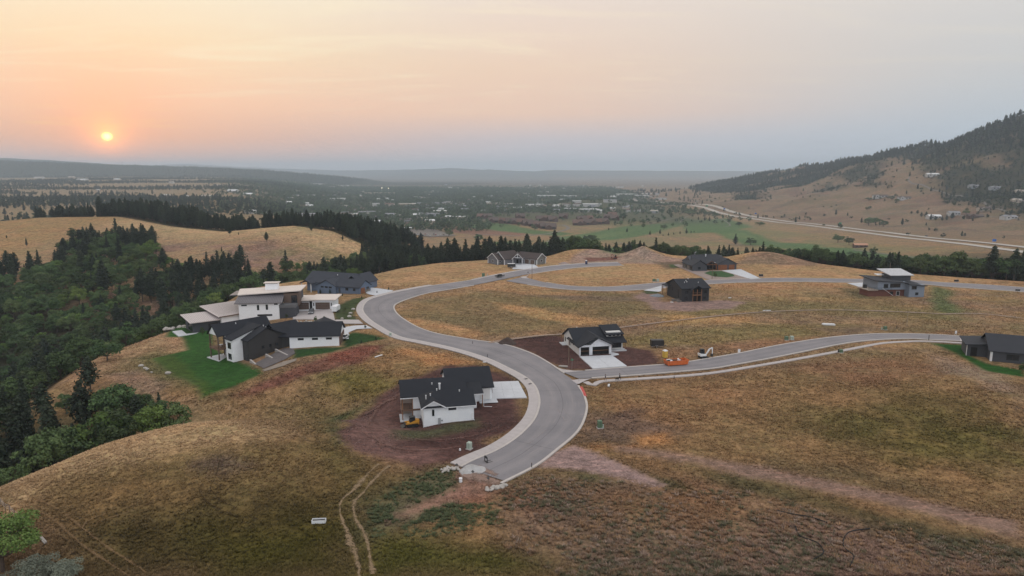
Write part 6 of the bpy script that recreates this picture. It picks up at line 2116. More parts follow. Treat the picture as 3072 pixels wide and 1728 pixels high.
def house_edge():
    h = Bld('house', 136.6, 188.8, 0.2, -24, 'dark grey house with wide shingle roof and lawn at the side street end')
    h.gwall(0, 24, 0, 13, -0.8, 3.2, 6.4, 'x', W_DARK); h.groof(0, 24, 0, 13, 3.2, 6.6, 'x', R_DGREY, 0.6)
    h.win('f', 0.0, 3.8, 6.8, 0.8, 2.4, mull=1)
    h.wall(-0.02, 0.5, -0.08, 0.5, -0.6, 3.1, W_TRIM, 'corner_board')
    h.gwall(15, 22, -3.5, 3, -0.8, 3.2, 5.2, 'y', W_DARK); h.groof(15, 22, -3.5, 6.5, 3.2, 5.4, 'y', R_DGREY, 0.5)
    h.wall(-4.9, 0.3, 4.6, 13, -0.8, 3.3, W_DARK)
    h.slab([(-5.6, 3.9, 3.45), (0.2, 3.9, 4.0), (0.2, 13.6, 4.4), (-5.6, 13.6, 3.85)], 0.26, R_DGREY)
    h.door('f', 4.6, -4.0, -2.4, -0.2, 2.6, M_PANEL_SHADE)
    h.wall(-4.96, -4.9, 4.6, 5.2, -0.6, 3.0, W_TRIM, 'corner_board')
    h.vent(13, 4.0, 5.0); h.vent(14.6, 3.6, 4.9)


for f in (house_bend, house_corner, house_gabled, house_modern, house_blue, house_grey, house_wood_garage, house_dark_tall, house_shed_roof, house_edge):
    f()
# ------------------------------------------------------------------ vehicles, site gear, street furniture
M_ORANGE = mat('orange_paint', (0.55, 0.13, 0.035), 0.6, 0.2, 2.5)
M_YELLOW = mat('machine_yellow', (0.50, 0.24, 0.03), 0.5, 0.15, 2.5)
M_TOILET = mat('yellow_plastic', (0.60, 0.40, 0.08), 0.5, 0.1, 2.0)
M_GREENBOX = mat('utility_green', (0.10, 0.16, 0.10), 0.6, 0.15, 2.0)
M_PALEBOX = mat('pale_green_cabinet', (0.36, 0.42, 0.36), 0.6, 0.12, 2.0)
M_RUBBER = mat('rubber', (0.02, 0.02, 0.02), 0.9, 0.2, 4.0)
M_CARW = mat('white_car_paint', (0.72, 0.73, 0.74), 0.25, 0.02, 1.0, spec=0.6)
M_CARG = mat('grey_car_paint', (0.10, 0.105, 0.115), 0.25, 0.03, 1.0, spec=0.6)
M_CARR = mat('red_car_paint', (0.35, 0.04, 0.03), 0.3, 0.03, 1.0, spec=0.6)
M_CHROME = mat('bright_metal', (0.55, 0.56, 0.58), 0.3, 0.05, 2.0, metal=0.8)
M_STONE = mat('pale_field_stone', (0.40, 0.37, 0.34), 0.9, 0.2, 3.0)
M_GRAVELP = mat('crushed_rock', (0.38, 0.37, 0.365), 0.95, 0.3, 9.0, bump=0.6)
M_BLOCKW = mat('retaining_block', (0.36, 0.33, 0.31), 0.9, 0.18, 3.0)
M_LAMPRED = mat('tail_lamp', (0.30, 0.02, 0.02), 0.4)
M_LAMPW = mat('head_lamp', (0.70, 0.72, 0.74), 0.2)
M_SIGNG = mat('sign_green', (0.03, 0.22, 0.11), 0.5, 0.05)
M_SIGNB = mat('sign_blue', (0.03, 0.13, 0.42), 0.5, 0.05)
M_POLEW = mat('weathered_pole', (0.18, 0.13, 0.10), 0.9, 0.25, 4.0)
M_SOILD = mat('dark_topsoil', (0.065, 0.045, 0.038), 0.95, 0.3, 3.0, bump=0.6)


def P(px, py, dz=0.0):
    x, y = at(px, py)
    return (float(x), float(y), zat(x, y) + dz)


def heading(a, b):
    """compass of the ground line between two photo points, degrees from +x"""
    p, q = at(*a), at(*b)
    return atan2(q[1] - p[1], q[0] - p[0])


class Prop:
    """thing at a place: parts added in its own axes"""
    def __init__(self, name, loc, rz, label, cat, group=None):
        self.root = empty(name, loc, rz, label, cat, group)

    def part(self, name, mb, m, parent=None, smooth=False):
        return mb.build(name, m, parent or self.root, smooth)


def wheel(p, x, y, r, w, hub=True):
    o = p.part('wheel', MB().cyl((x, y - w / 2, r), (x, y + w / 2, r), r, n=14), M_RUBBER)
    s = 1 if y > 0 else -1
    p.part('rim', MB().cyl((x, y + s * w / 2, r), (x, y + s * (w / 2 + 0.015), r), r * 0.6, n=10), M_CHROME, o)
    return o


def car(loc, rz, label, paint, kind='suv', group=None, name='parked_car', simple=False):
    L, W, Hh = (4.7, 1.9, 1.72) if kind == 'suv' else (4.6, 1.8, 1.45)
    p = Prop(name, loc, rz, label, 'car', group)
    sb = Hh * 0.56
    prof = [(-L / 2, 0.38), (-L / 2 - 0.02, 0.75), (-L / 2 + 0.1, sb), (L / 2 - 1.1, sb), (L / 2 - 0.15, sb - 0.16), (L / 2, 0.62), (L / 2, 0.38)]
    mb = MB().prism([(x, -W / 2, z) for x, z in prof], (0, W, 0))
    p.part('body', mb, paint)
    a0, a1 = (-L / 2 + 0.12, L / 2 - 1.2) if kind == 'suv' else (-L / 2 + 0.5, L / 2 - 1.3)
    b0, b1 = a0 + (0.35 if kind == 'suv' else 0.8), a1 - 0.75
    w0, w1 = W / 2 - 0.04, W / 2 - 0.2
    p.part('cabin', MB().hexa([(a0, -w0, sb), (a1, -w0, sb), (a1, w0, sb), (a0, w0, sb), (b0, -w1, Hh - .06), (b1, -w1, Hh - .06), (b1, w1, Hh - .06), (b0, w1, Hh - .06)]), M_GLASS)
    p.part('car_roof', MB().hexa([(b0 - .05, -w1 - .03, Hh - .07), (b1 + .05, -w1 - .03, Hh - .07), (b1 + .05, w1 + .03, Hh - .07), (b0 - .05, w1 + .03, Hh - .07), (b0 + .1, -w1 + .1, Hh), (b1 - .1, -w1 + .1, Hh), (b1 - .1, w1 - .1, Hh), (b0 + .1, w1 - .1, Hh)]), paint)
    for x in (-L / 2 + 0.85, L / 2 - 0.9):
        for y in (-W / 2 + 0.1, W / 2 - 0.1): wheel(p, x, y, 0.34, 0.24)
    for s in (-1, 1):
        p.part('headlight', MB().box(L / 2 - 0.12, L / 2 + 0.015, s * 0.68 - 0.2, s * 0.68 + 0.2, 0.68, 0.82), M_LAMPW)
        p.part('tail_light', MB().box(-L / 2 - 0.03, -L / 2 + 0.08, s * 0.78 - 0.1, s * 0.78 + 0.1, 0.75, 0.98), M_LAMPRED)
    return p.root


car(P(1034, 1016, 0.14), radians(86), 'white car parked beside the brick garage end', M_CARW, 'sedan')
car(P(934, 941, 0.14), radians(-80), 'dark grey car parked on the concrete court before brown garage doors', M_CARG, 'suv')


def dumpster():
    a = heading((1994, 1097), (2062, 1092))
    p = Prop('dumpster', P(2028, 1095, 0.12), a, 'orange roll-off dumpster full of debris on the side street', 'dumpster')
    L, W, Hh = 6.6, 2.3, 1.35
    mb = MB()
    for s in (-1, 1):
        mb.hexa([(-L / 2 + .35, s * W / 2 - .05, 0.25), (L / 2 - .35, s * W / 2 - .05, .25), (L / 2 - .35, s * W / 2 + .05, .25), (-L / 2 + .35, s * W / 2 + .05, .25), (-L / 2, s * W / 2 - .05, Hh), (L / 2, s * W / 2 - .05, Hh), (L / 2, s * W / 2 + .05, Hh), (-L / 2, s * W / 2 + .05, Hh)])
    for s in (-1, 1):
        mb.hexa([(s * (L / 2 - .35) - .05, -W / 2, .25), (s * (L / 2 - .35) + .05, -W / 2, .25), (s * (L / 2 - .35) + .05, W / 2, .25), (s * (L / 2 - .35) - .05, W / 2, .25), (s * L / 2 - .05, -W / 2, Hh), (s * L / 2 + .05, -W / 2, Hh), (s * L / 2 + .05, W / 2, Hh), (s * L / 2 - .05, W / 2, Hh)])
    mb.box(-L / 2 + .35, L / 2 - .35, -W / 2, W / 2, 0.2, 0.3)
    p.part('bin', mb, M_ORANGE)
    rim = MB()
    for s in (-1, 1): rim.box(-L / 2 - .06, L / 2 + .06, s * W / 2 - .08, s * W / 2 + .08, Hh, Hh + .12)
    for s in (-1, 1): rim.box(s * L / 2 - .08, s * L / 2 + .08, -W / 2 + .08, W / 2 - .08, Hh, Hh + .12)
    p.part('top_rail', rim, M_ORANGE)
    for i in range(7):
        x = -L / 2 + 0.7 + i * (L - 1.4) / 6
        p.part('side_rib', MB().box(x - .05, x + .05, -W / 2 - .12, -W / 2 - .05, .3, Hh), M_ORANGE)
    for s in (-1, 1): p.part('skid_rail', MB().box(-L / 2 + .3, L / 2 - .3, s * .5 - .07, s * .5 + .07, 0.02, 0.2), M_BLACKM)
    r = random.Random(2)
    for i in range(16):
        x = r.uniform(-2.8, 1.2); y = r.uniform(-.8, .8); w = r.uniform(.2, .7)
        MB().hexa([(x - w, y - .25, 1.0), (x + w, y - .2, 1.0), (x + w, y + .25, 1.0), (x - w, y + .3, 1.0), (x - w * .8, y - .2, 1.0 + r.uniform(.25, .6)), (x + w, y - .2, 1.0 + r.uniform(.2, .5)), (x + w * .7, y + .2, 1.0 + r.uniform(.2, .6)), (x - w, y + .2, 1.0 + r.uniform(.2, .6))]).build('debris', (W_TRIM, W_TYVEK, W_TIMBER, M_BLACKM)[i % 4], p.root)


dumpster()


def toilet(loc, rz, label, body, roof):
    p = Prop('portable_toilet', loc, rz, label, 'toilet')
    p.part('cabin', MB().box(-.55, .55, -.55, .55, 0.08, 2.05), body)
    p.part('toilet_roof', MB().hexa([(-.6, -.6, 2.05), (.6, -.6, 2.05), (.6, .6, 2.05), (-.6, .6, 2.05), (-.35, -.4, 2.35), (.35, -.4, 2.35), (.35, .4, 2.35), (-.35, .4, 2.35)]), roof)
    d = p.part('door', MB().box(-.4, .4, -.6, -.55, .15, 1.95), body)
    p.part('handle', MB().box(.25, .33, -.64, -.6, 1.0, 1.15), M_BLACKM, d)
    p.part('skid', MB().box(-.62, .62, -.62, .62, 0, .08), M_BLACKM)
    p.part('vent_pipe', MB().cyl((.4, .4, 2.0), (.4, .4, 2.6), .05), M_BLACKM)


toilet(P(1995, 1073), radians(25), 'yellow portable toilet with white roof behind the orange dumpster', M_TOILET, W_TRIM)
toilet(P(1759, 793), radians(10), 'dark blue portable toilet at the end of the upper street', mat('navy_plastic', (0.03, 0.045, 0.11), 0.5), W_TRIM)


def cargo_trailer(loc, rz, label, L=3.8, body=None, top=None, open_side=False):
    p = Prop('cargo_trailer', loc, rz, label, 'trailer')
    W, Hh = 1.9, 2.3
    p.part('body', MB().prism([(-L / 2, -W / 2, .45), (L / 2, -W / 2, .45), (L / 2 + .25, -W / 2, 1.3), (L / 2, -W / 2, Hh), (-L / 2, -W / 2, Hh)], (0, W, 0)), body or M_BLACKM)
    p.part('roof_skin', MB().box(-L / 2 - .03, L / 2 + .03, -W / 2 - .03, W / 2 + .03, Hh, Hh + .06), top or M_BLACKM)
    for s in (-1, 1):
        wheel(p, -.3, s * (W / 2 + .12), .33, .2)
        p.part('fender', MB().box(-.75, .15, s * (W / 2 + .12) - .14, s * (W / 2 + .12) + .14, .68, .74), M_CHROME)
    p.part('trim_strip', MB().box(-L / 2, L / 2, -W / 2 - .02, -W / 2, .45, .55), M_CHROME)
    p.part('drawbar', MB().cyl((L / 2, -.6, .42), (L / 2 + 1.2, 0, .42), .05).cyl((L / 2, .6, .42), (L / 2 + 1.2, 0, .42), .05), M_BLACKM)
    p.part('jack', MB().cyl((L / 2 + 1.0, 0, 0), (L / 2 + 1.0, 0, .8), .05), M_CHROME)
    p.part('nose_panel', MB().box(L / 2 + .02, L / 2 + .06, -.8, .8, .5, 1.2), W_TRIM)


cargo_trailer(P(1970, 1041), radians(4), 'black enclosed cargo trailer on the bare lot above the dumpster')
cargo_trailer(P(1534, 803), radians(10), 'black box trailer with white roof in front of the grey house', 4.2, top=W_TRIM)
cargo_trailer(P(1008, 935, 0.1), radians(88), 'white enclosed trailer beside the modern house garage', 4.8, body=M_STEELW, top=W_TRIM)


def flat_trailer():
    p = Prop('flatbed_trailer', P(1500, 832, 0.12), heading((1484, 832), (1518, 826)), 'low black flatbed trailer parked on the upper street', 'trailer')
    p.part('bed', MB().box(-2.8, 2.4, -1.0, 1.0, .6, .75), M_BLACKM)
    for s in (-1, 1):
        p.part('side_rail', MB().box(-2.8, 2.4, s * 1.0 - .03, s * 1.0 + .03, .75, 1.05), M_BLACKM)
        for x in (-.9, -.1): wheel(p, x, s * 1.12, .36, .22)
    p.part('drawbar', MB().cyl((2.4, -.7, .6), (3.8, 0, .55), .06).cyl((2.4, .7, .6), (3.8, 0, .55), .06), M_BLACKM)
    p.part('load', MB().box(-1.2, .8, -.6, .6, .75, 1.5), M_RUBBER)


flat_trailer()


def tracks(p, L, W, y, r=0.32, h=0.6):
    for s in (-1, 1):
        o = p.part('crawler_track', MB().prism([(-L / 2, s * y - W / 2, r), (-L / 2 + .25, s * y - W / 2, 0), (L / 2 - .25, s * y - W / 2, 0), (L / 2, s * y - W / 2, r), (L / 2 - .15, s * y - W / 2, h), (-L / 2 + .15, s * y - W / 2, h)], (0, W, 0)), M_RUBBER)
        for k in range(3):
            x = -L / 2 + .4 + k * (L - .8) / 2
            p.part('roller', MB().cyl((x, s * (y + W / 2), .28), (x, s * (y + W / 2 + .03), .28), .18, n=8), M_BLACKM, o)


def excavator(loc, rz, label, paint, s=1.0, name='mini_excavator'):
    p = Prop(name, loc, rz, label, 'excavator')
    p.root.scale = (s, s, s)
    tracks(p, 2.3, .4, .72)
    p.part('blade', MB().box(1.25, 1.4, -.95, .95, .1, .5), M_BLACKM)
    p.part('turntable', MB().cyl((0, 0, .55), (0, 0, .75), .5, n=12), M_BLACKM)
    p.part('house', MB().prism([(-1.2, -.85, .75), (.7, -.85, .75), (.75, -.85, 1.15), (-.2, -.85, 1.3), (-1.25, -.85, 1.45)], (0, 1.7, 0)), paint)
    c = p.part('cab', MB().hexa([(-.75, -.1, 1.3), (.55, -.1, 1.15), (.55, .85, 1.15), (-.75, .85, 1.3), (-.65, -.05, 2.55), (.35, -.05, 2.55), (.35, .8, 2.55), (-.65, .8, 2.55)]), M_GLASS)
    p.part('cab_roof', MB().box(-.72, .42, -.1, .86, 2.55, 2.65), M_BLACKM, c)
    for x, y in ((-.7, -.08), (.5, -.08), (-.7, .84), (.5, .84)): p.part('cab_post', MB().cyl((x, y, 1.2), (x * .85, y, 2.6), .05, n=5), M_BLACKM, c)
    p.part('boom', MB().hexa([(.6, -.35, .9), (.85, -.35, .8), (.85, -.1, .8), (.6, -.1, .9), (1.75, -.33, 2.75), (2.0, -.33, 2.55), (2.0, -.12, 2.55), (1.75, -.12, 2.75)]).hexa([(1.75, -.33, 2.75), (1.9, -.33, 2.5), (1.9, -.12, 2.5), (1.75, -.12, 2.75), (2.75, -.33, 3.15), (2.9, -.33, 2.95), (2.9, -.12, 2.95), (2.75, -.12, 3.15)]), paint)
    p.part('stick', MB().hexa([(2.65, -.3, 3.2), (2.95, -.3, 3.05), (2.95, -.15, 3.05), (2.65, -.15, 3.2), (2.75, -.3, 1.1), (2.95, -.3, 1.1), (2.95, -.15, 1.1), (2.75, -.15, 1.1)]), paint)
    p.part('bucket', MB().prism([(2.55, -.5, 1.2), (3.05, -.5, 1.2), (3.0, -.5, .5), (2.6, -.5, .35), (2.35, -.5, .7)], (0, .6, 0)), M_BLACKM)
    p.part('boom_cylinder', MB().cyl((.9, -.22, .85), (1.95, -.22, 2.3), .06, n=6), M_CHROME)


excavator(P(2108, 1074), radians(12), 'white compact excavator with raised arm beside the side street', M_STEELW)
excavator(P(1846, 776), radians(170), 'small rust-red digger working on the spoil heap', mat('rust_red_paint', (0.20, 0.05, 0.03), 0.6), 0.85)


def skid_steer():
    p = Prop('skid_steer', P(1236, 1279, 0.05), radians(200), 'yellow track loader parked under the white house porch', 'loader')
    tracks(p, 2.6, .42, .75, .34, .68)
    p.part('body', MB().prism([(-1.5, -.6, .5), (1.0, -.6, .5), (1.1, -.6, .9), (.2, -.6, 1.1), (-.9, -.6, 1.5), (-1.55, -.6, 1.4)], (0, 1.2, 0)), M_YELLOW)
    c = p.part('cab', MB().hexa([(-.7, -.5, 1.1), (.6, -.5, .95), (.6, .5, .95), (-.7, .5, 1.1), (-.6, -.45, 2.1), (.45, -.45, 2.1), (.45, .45, 2.1), (-.6, .45, 2.1)]), M_GLASS)
    p.part('cab_roof', MB().box(-.7, .55, -.52, .52, 2.1, 2.2), M_BLACKM, c)
    for s in (-1, 1):
        p.part('lift_arm', MB().hexa([(-1.5, s * .72 - .08, 1.2), (-1.2, s * .72 - .08, 1.0), (-1.2, s * .72 + .08, 1.0), (-1.5, s * .72 + .08, 1.2), (1.5, s * .72 - .08, 1.0), (1.5, s * .72 - .08, .7), (1.5, s * .72 + .08, .7), (1.5, s * .72 + .08, 1.0)]), M_YELLOW)
    p.part('bucket', MB().prism([(1.5, -.95, .1), (2.4, -.95, .1), (2.3, -.95, .2), (1.7, -.95, .45), (1.6, -.95, .9), (1.45, -.95, .9)], (0, 1.9, 0)), M_BLACKM)


skid_steer()


def box_cabinet(px, py, label, m=None, w=0.9, d=0.8, h=0.95, rz=0.2, group='green utility boxes along the streets'):
    p = Prop('utility_box', P(px, py), rz, label, 'utility box', group)
    p.part('pad', MB().box(-w / 2 - .15, w / 2 + .15, -d / 2 - .15, d / 2 + .15, -.1, .08), M_CONC)
    c = p.part('cabinet', MB().prism([(-w / 2, -d / 2, .08), (w / 2, -d / 2, .08), (w / 2, -d / 2, h * .85), (w / 2, -d / 2 + .12, h), (-w / 2, -d / 2 + .12, h), (-w / 2, -d / 2, h * .85)], (0, 0, 0)) if False else MB().box(-w / 2, w / 2, -d / 2, d / 2, .08, h), m or M_GREENBOX)
    p.part('lid', MB().hexa([(-w / 2 - .03, -d / 2 - .03, h), (w / 2 + .03, -d / 2 - .03, h), (w / 2 + .03, d / 2 + .03, h), (-w / 2 - .03, d / 2 + .03, h), (-w / 2 + .05, -d / 2 + .05, h + .12), (w / 2 - .05, -d / 2 + .05, h + .12), (w / 2 - .05, d / 2 - .05, h + .12), (-w / 2 + .05, d / 2 - .05, h + .12)]), m or M_GREENBOX)
    p.part('door_seam', MB().box(-.015, .015, -d / 2 - .012, -d / 2, .15, h - .05), M_BLACKM)


def pedestal(px, py, label, m=None, h=0.8, group='small cable pedestals along the streets'):
    p = Prop('cable_pedestal', P(px, py), 0.3, label, 'pedestal', group)
    p.part('base', MB().box(-.16, .16, -.16, .16, -.05, .25), m or M_PALEBOX)
    p.part('dome', MB().hexa([(-.13, -.13, .25), (.13, -.13, .25), (.13, .13, .25), (-.13, .13, .25), (-.1, -.1, h), (.1, -.1, h), (.1, .1, h), (-.1, .1, h)]), m or M_PALEBOX)


box_cabinet(1799, 1283, 'dark green utility box with pale lid on the right-hand field edge', None, 0.9, 0.8, 1.5)
pedestal(1809, 1284, 'pale pedestal beside the dark green box on the right-hand field edge')
box_cabinet(1408, 1346, 'pale green cabinet in orange weeds beside the bend walk', M_PALEBOX, 0.8, 0.8, 1.25, -0.5)
pedestal(1400, 1345, 'dark pedestal behind the pale green cabinet at the bend', M_BLACKM, 0.9)
pedestal(1380, 1351, 'low white pedestal in the weeds near the bend walk', W_TRIM, 0.4)
box_cabinet(2359, 1020, 'dark green box of the pair above the side street', None, 1.0, 0.9, 1.1)
box_cabinet(2375, 1019, 'pale green box of the pair above the side street', M_PALEBOX, 1.0, 0.9, 1.1)
box_cabinet(2655, 989, 'green box far up the side street below the thin path', None, 0.9, 0.8, 1.1)
pedestal(2645, 988, 'pale pedestal beside the far green box on the side street')
box_cabinet(2523, 1058, 'green box beside the white footpath', None, 0.8, 0.7, 0.9)
pedestal(2515, 1057, 'black pedestal beside the white footpath', M_BLACKM, 1.0)
box_cabinet(1450, 830, 'dark green box beside the upper street left of the flatbed trailer', None, 1.4, 1.0, 1.7)
pedestal(1462, 828, 'pale pedestal beside the upper street near the flatbed trailer', None, 1.1)
box_cabinet(1962, 844, 'brown-green box of the pair left of the charcoal house', None, 1.3, 1.0, 1.1)
box_cabinet(1973, 844, 'pale box of the pair left of the charcoal house', M_PALEBOX, 1.1, 1.0, 1.1)
box_cabinet(2283, 829, 'dark box beside the white drive of the wood-door house', M_BLACKM, 1.8, 1.0, 1.0)
box_cabinet(2869, 845, 'dark box beside the upper street right of the blue-grey house', M_BLACKM, 1.8, 0.9, 0.9)
box_cabinet(3053, 873, 'dark box beside the upper street at the picture edge', M_BLACKM, 1.6, 0.9, 0.7)
box_cabinet(1171, 1008, 'pale stone mailbox block on the outer walk of the upper bend', M_PALEBOX, 0.8, 0.8, 1.0)


def fork():
    p = Prop('pallet_fork', P(1458, 1388, 0.11), radians(-60), 'black pallet fork attachment standing on the road end', 'fork')
    p.part('frame', MB().box(-.6, .6, -.05, .05, 0.05, 0.2).box(-.6, .6, -.05, .05, .75, .9).box(-.6, -.48, -.05, .05, .2, 1.0).box(.48, .6, -.05, .05, .2, 1.0), M_BLACKM)
    for x in (-.35, .35): p.part('tine', MB().hexa([(x - .06, 0, 0), (x + .06, 0, 0), (x + .06, 1.2, 0), (x - .06, 1.2, 0), (x - .06, 0, .06), (x + .06, 0, .06), (x + .06, 1.2, .02), (x - .06, 1.2, .02)]), M_BLACKM)
    p.part('back_grille', MB().box(-.55, .55, -.02, .02, .9, 1.2), M_BLACKM)


fork()


def stone_mesh(seed, r=1.0, m=None, flat=0.7):
    rr = random.Random(seed)
    bm = bmesh.new()
    bmesh.ops.create_icosphere(bm, subdivisions=2, radius=r)
    ph = [rr.uniform(0, 6.28) for _ in range(6)]
    for v in bm.verts:
        c = v.co
        k = 1 + 0.16 * sin(c.x * 2.3 / r + ph[0]) + 0.14 * sin(c.y * 2.9 / r + ph[1]) + 0.12 * sin(c.z * 3.3 / r + ph[2]) + 0.08 * sin((c.x + c.y) * 5 / r + ph[3])
        v.co = (c.x * k, c.y * k * 0.85, c.z * k * flat)
    me = bpy.data.meshes.new('stone')
    bm.to_mesh(me); bm.free()
    me.materials.append(m or M_STONE)
    return me


STONES = [stone_mesh(i) for i in range(4)]


def boulder(px, py, r, label, group=None, name='boulder'):
    x, y, z = P(px, py)
    o = bpy.data.objects.new(name, STONES[int(px * 7) % 4])
    COL.objects.link(o)
    o.location = (x, y, z + r * 0.25); o.scale = (r, r, r); o.rotation_euler = (0, 0, px)
    tag(o, label, 'boulder', group)


for q, (a, b, r) in enumerate(((424, 1098, 0.75), (436, 1105, 0.6), (443, 1109, 0.55), (455, 1118, 0.35), (506, 1121, 0.8))):
    boulder(a, b, r, ['largest of the pale boulders left of the green lawn', 'middle pale boulder left of the green lawn', 'third pale boulder left of the green lawn', 'small pale boulder left of the green lawn', 'lone pale boulder at the lawn corner'][q], 'boulders by the lawn')
for a, b, r, lab in ((1048, 950, 0.9, 'pale landscape boulder by the drive of the modern house'), (1052, 940, 0.7, 'pale landscape boulder higher up the lawn of the modern house'), (1060, 928, 0.8, 'pale boulder near the road on the modern house lawn'), (1027, 957, 0.6, 'small pale boulder beside the court of the modern house')):
    boulder(a, b, r, lab, 'boulders on the modern house lawn')


def riprap(px, py, n, sx, sy, rz, label, rmin=0.22, rmax=0.45):
    x, y, z = P(px, py)
    root = empty('rock_pile', (x, y, z), rz, label, 'rock pile')
    rr = random.Random(n)
    for i in range(n):
        o = bpy.data.objects.new('stone', STONES[i % 4])
        COL.objects.link(o); o.parent = root
        s = rr.uniform(rmin, rmax)
        o.scale = (s, s, s); o.rotation_euler = (rr.uniform(-.4, .4), rr.uniform(-.4, .4), rr.uniform(0, 6))
        o.location = (rr.uniform(-sx, sx), rr.uniform(-sy, sy), s * 0.3)


riprap(1352, 1409, 20, 1.7, 0.7, 0.35, 'row of pale rocks at the end of the walk')
riprap(1490, 1463, 22, 1.9, 0.6, 0.5, 'row of pale rocks at the end of the kerb')
riprap(528, 986, 26, 4.0, 1.8, 0.2, 'pale rock edging around the terrace of the modern house', 0.4, 0.9)
riprap(930, 966, 14, 7, 0.6, 0.0, 'pale rocks along the planting strip below the parking court', 0.3, 0.6)


def heap(px, py, rx, ry, h, m, label, name, seed, rz=0.0, cat='heap'):
    x, y, z = P(px, py)
    n, k = 26, 12
    rr = np.random.default_rng(seed)
    vs = [(0, 0, h)]; fs = []
    for i in range(1, k + 1):
        t = i / k
        for j in range(n):
            a = 2 * pi * j / n
            wob = 1 + 0.12 * sin(3 * a + seed) + 0.08 * sin(5 * a)
            zz = h * (1 - t ** 1.3) + rr.normal(0, 0.025) * h * (t < 1) - (0.35 if t == 1 else 0)
            vs.append((rx * t * wob * cos(a), ry * t * wob * sin(a), zz))
    for j in range(n): fs.append((0, 1 + j, 1 + (j + 1) % n))
    for i in range(k - 1):
        for j in range(n):
            a = 1 + i * n + j; b = 1 + i * n + (j + 1) % n
            fs.append((a, a + n, b + n, b))
    o = mesh_obj(name, vs, fs, m, smooth=True)
    o.location = (x, y, z); o.rotation_euler = (0, 0, rz)
    tag(o, label, cat)


heap(1418, 1410, 2.7, 2.1, 0.85, M_GRAVELP, 'low pile of grey crushed gravel dumped on the road end', 'gravel_pile', 3, 0.3)
heap(1523, 1030, 3.0, 2.3, 2.0, M_SOILD, 'dark mound of topsoil beside the gravel path', 'soil_pile', 4)
heap(1973, 888, 3.2, 2.4, 1.0, mat('blue_grey_gravel', (0.20, 0.22, 0.24), 0.9, 0.25, 5.0), 'low grey gravel heap beside the charcoal house', 'gravel_pile', 5)
heap(1692, 792, 3.2, 2.0, 1.3, mat('pinkish_spoil', (0.30, 0.235, 0.21), 0.95, 0.25, 2.0), 'small pinkish earth heap left of the spoil heaps', 'soil_pile', 6)


def marker(px, py, label):
    p = Prop('marker_post', P(px, py), radians(-10), label, 'marker post', 'diamond marker posts at the road end')
    p.part('post', MB().box(-.03, .03, -.03, .03, -.2, 1.9), M_POLEW)
    p.part('plate', MB().hexa([(0, -.06, 1.3), (.3, -.06, 1.6), (.3, -.04, 1.6), (0, -.04, 1.3), (-.3, -.06, 1.6), (0, -.06, 1.9), (0, -.04, 1.9), (-.3, -.04, 1.6)]), mat('grey_back', (0.12, 0.12, 0.12), 0.6))


marker(1371, 1419, 'diamond marker post at the end of the walk'); marker(1419, 1440, 'middle diamond marker post at the road end'); marker(1465, 1460, 'diamond marker post nearest the kerb rocks')
p_ = Prop('valve_cover', P(1382, 1444), 0, 'white plastic valve cover beside the road end', 'cover')
p_.part('barrel', MB().cyl((0, 0, -.1), (0, 0, .55), .3, n=14), W_TRIM); p_.part('lid', MB().cyl((0, 0, .55), (0, 0, .62), .32, n=14), W_TRIM)
p_ = Prop('stock_trough', P(957, 1567), radians(4), 'long white trough lying in the olive grass of the near slope', 'trough')
mb = MB().box(-1.05, 1.05, -.42, -.36, 0, .5).box(-1.05, 1.05, .36, .42, 0, .5).box(-1.05, -.99, -.36, .36, 0, .5).box(.99, 1.05, -.36, .36, 0, .5)
p_.part('trough_body', mb, M_STEELW); p_.part('dark_inside', MB().box(-.99, .99, -.36, .36, 0.02, .3), M_PANEL_SHADE)


def plank(px, py, L, rz, label, m=None, h=0.2, w=0.5):
    p = Prop('plank_stack', P(px, py), rz, label, 'planks')
    for i in range(3):
        p.part('plank', MB().box(-L / 2 + 0.1 * i, L / 2 - 0.08 * i, -w / 2 + i * w / 3, -w / 2 + (i + 1) * w / 3 - 0.03, 0.0, h + 0.03 * (i % 2)), m or W_TRIM)


plank(1135, 1069, 3.0, 1.0, 'white boards lying on the red bank', None)
plank(2300, 932, 3.2, 0.1, 'white slab lying beside the thin gravel path')
plank(2486, 975, 4.0, -0.2, 'stack of pale lumber in the middle field', None, 0.5, 1.4)
plank(2470, 973, 2.2, 0.9, 'tilted pale boards beside the lumber stack', None, 0.3, 0.8)
plank(2189, 894, 1.6, 0.4, 'white board on the bare ground right of the charcoal house')
plank(2016, 907, 1.4, -0.8, 'white board on the bare ground below the charcoal house')
plank(130, 1622, 2.4, heading((115, 1605), (146, 1641)), 'bleached log pile in the bottom corner by the green tree', mat('bleached_wood', (0.36, 0.33, 0.30), 0.9, 0.25, 4.0), 0.22, 0.45)
plank(1985, 1090, 3.0, 0.05, 'raw lumber lying beside the orange dumpster', W_TIMBER, 0.3, 0.5)
plank(1690, 1100, 2.6, -0.2, 'pale stone slabs beside the corner post', M_STONE, 0.3, 0.7)
plank(1453, 1087, 0.9, 0.0, 'white sign board fallen beside the bend walk')
plank(1826, 1157, 1.9, 1.35, 'white pipe lying in the grass below the footpath')


def pole(px, py, h, label, lamp=False, r=0.12, m=None):
    p = Prop('light_pole' if lamp else 'utility_pole', P(px, py), 0, label, 'pole')
    p.part('shaft', MB().cyl((0, 0, -.3), (0, 0, h), r, r * .7, 8), m or M_POLEW)
    if lamp:
        p.part('arm', MB().cyl((0, 0, h - .2), (.9, -.1, h + .1), .04), m or M_POLEW)
        p.part('lamp_head', MB().box(.7, 1.3, -.22, .05, h + .02, h + .14), M_STEELW)
    else:
        p.part('cap', MB().cyl((0, 0, h), (0, 0, h + .06), r * .9, n=8), M_BLACKM)


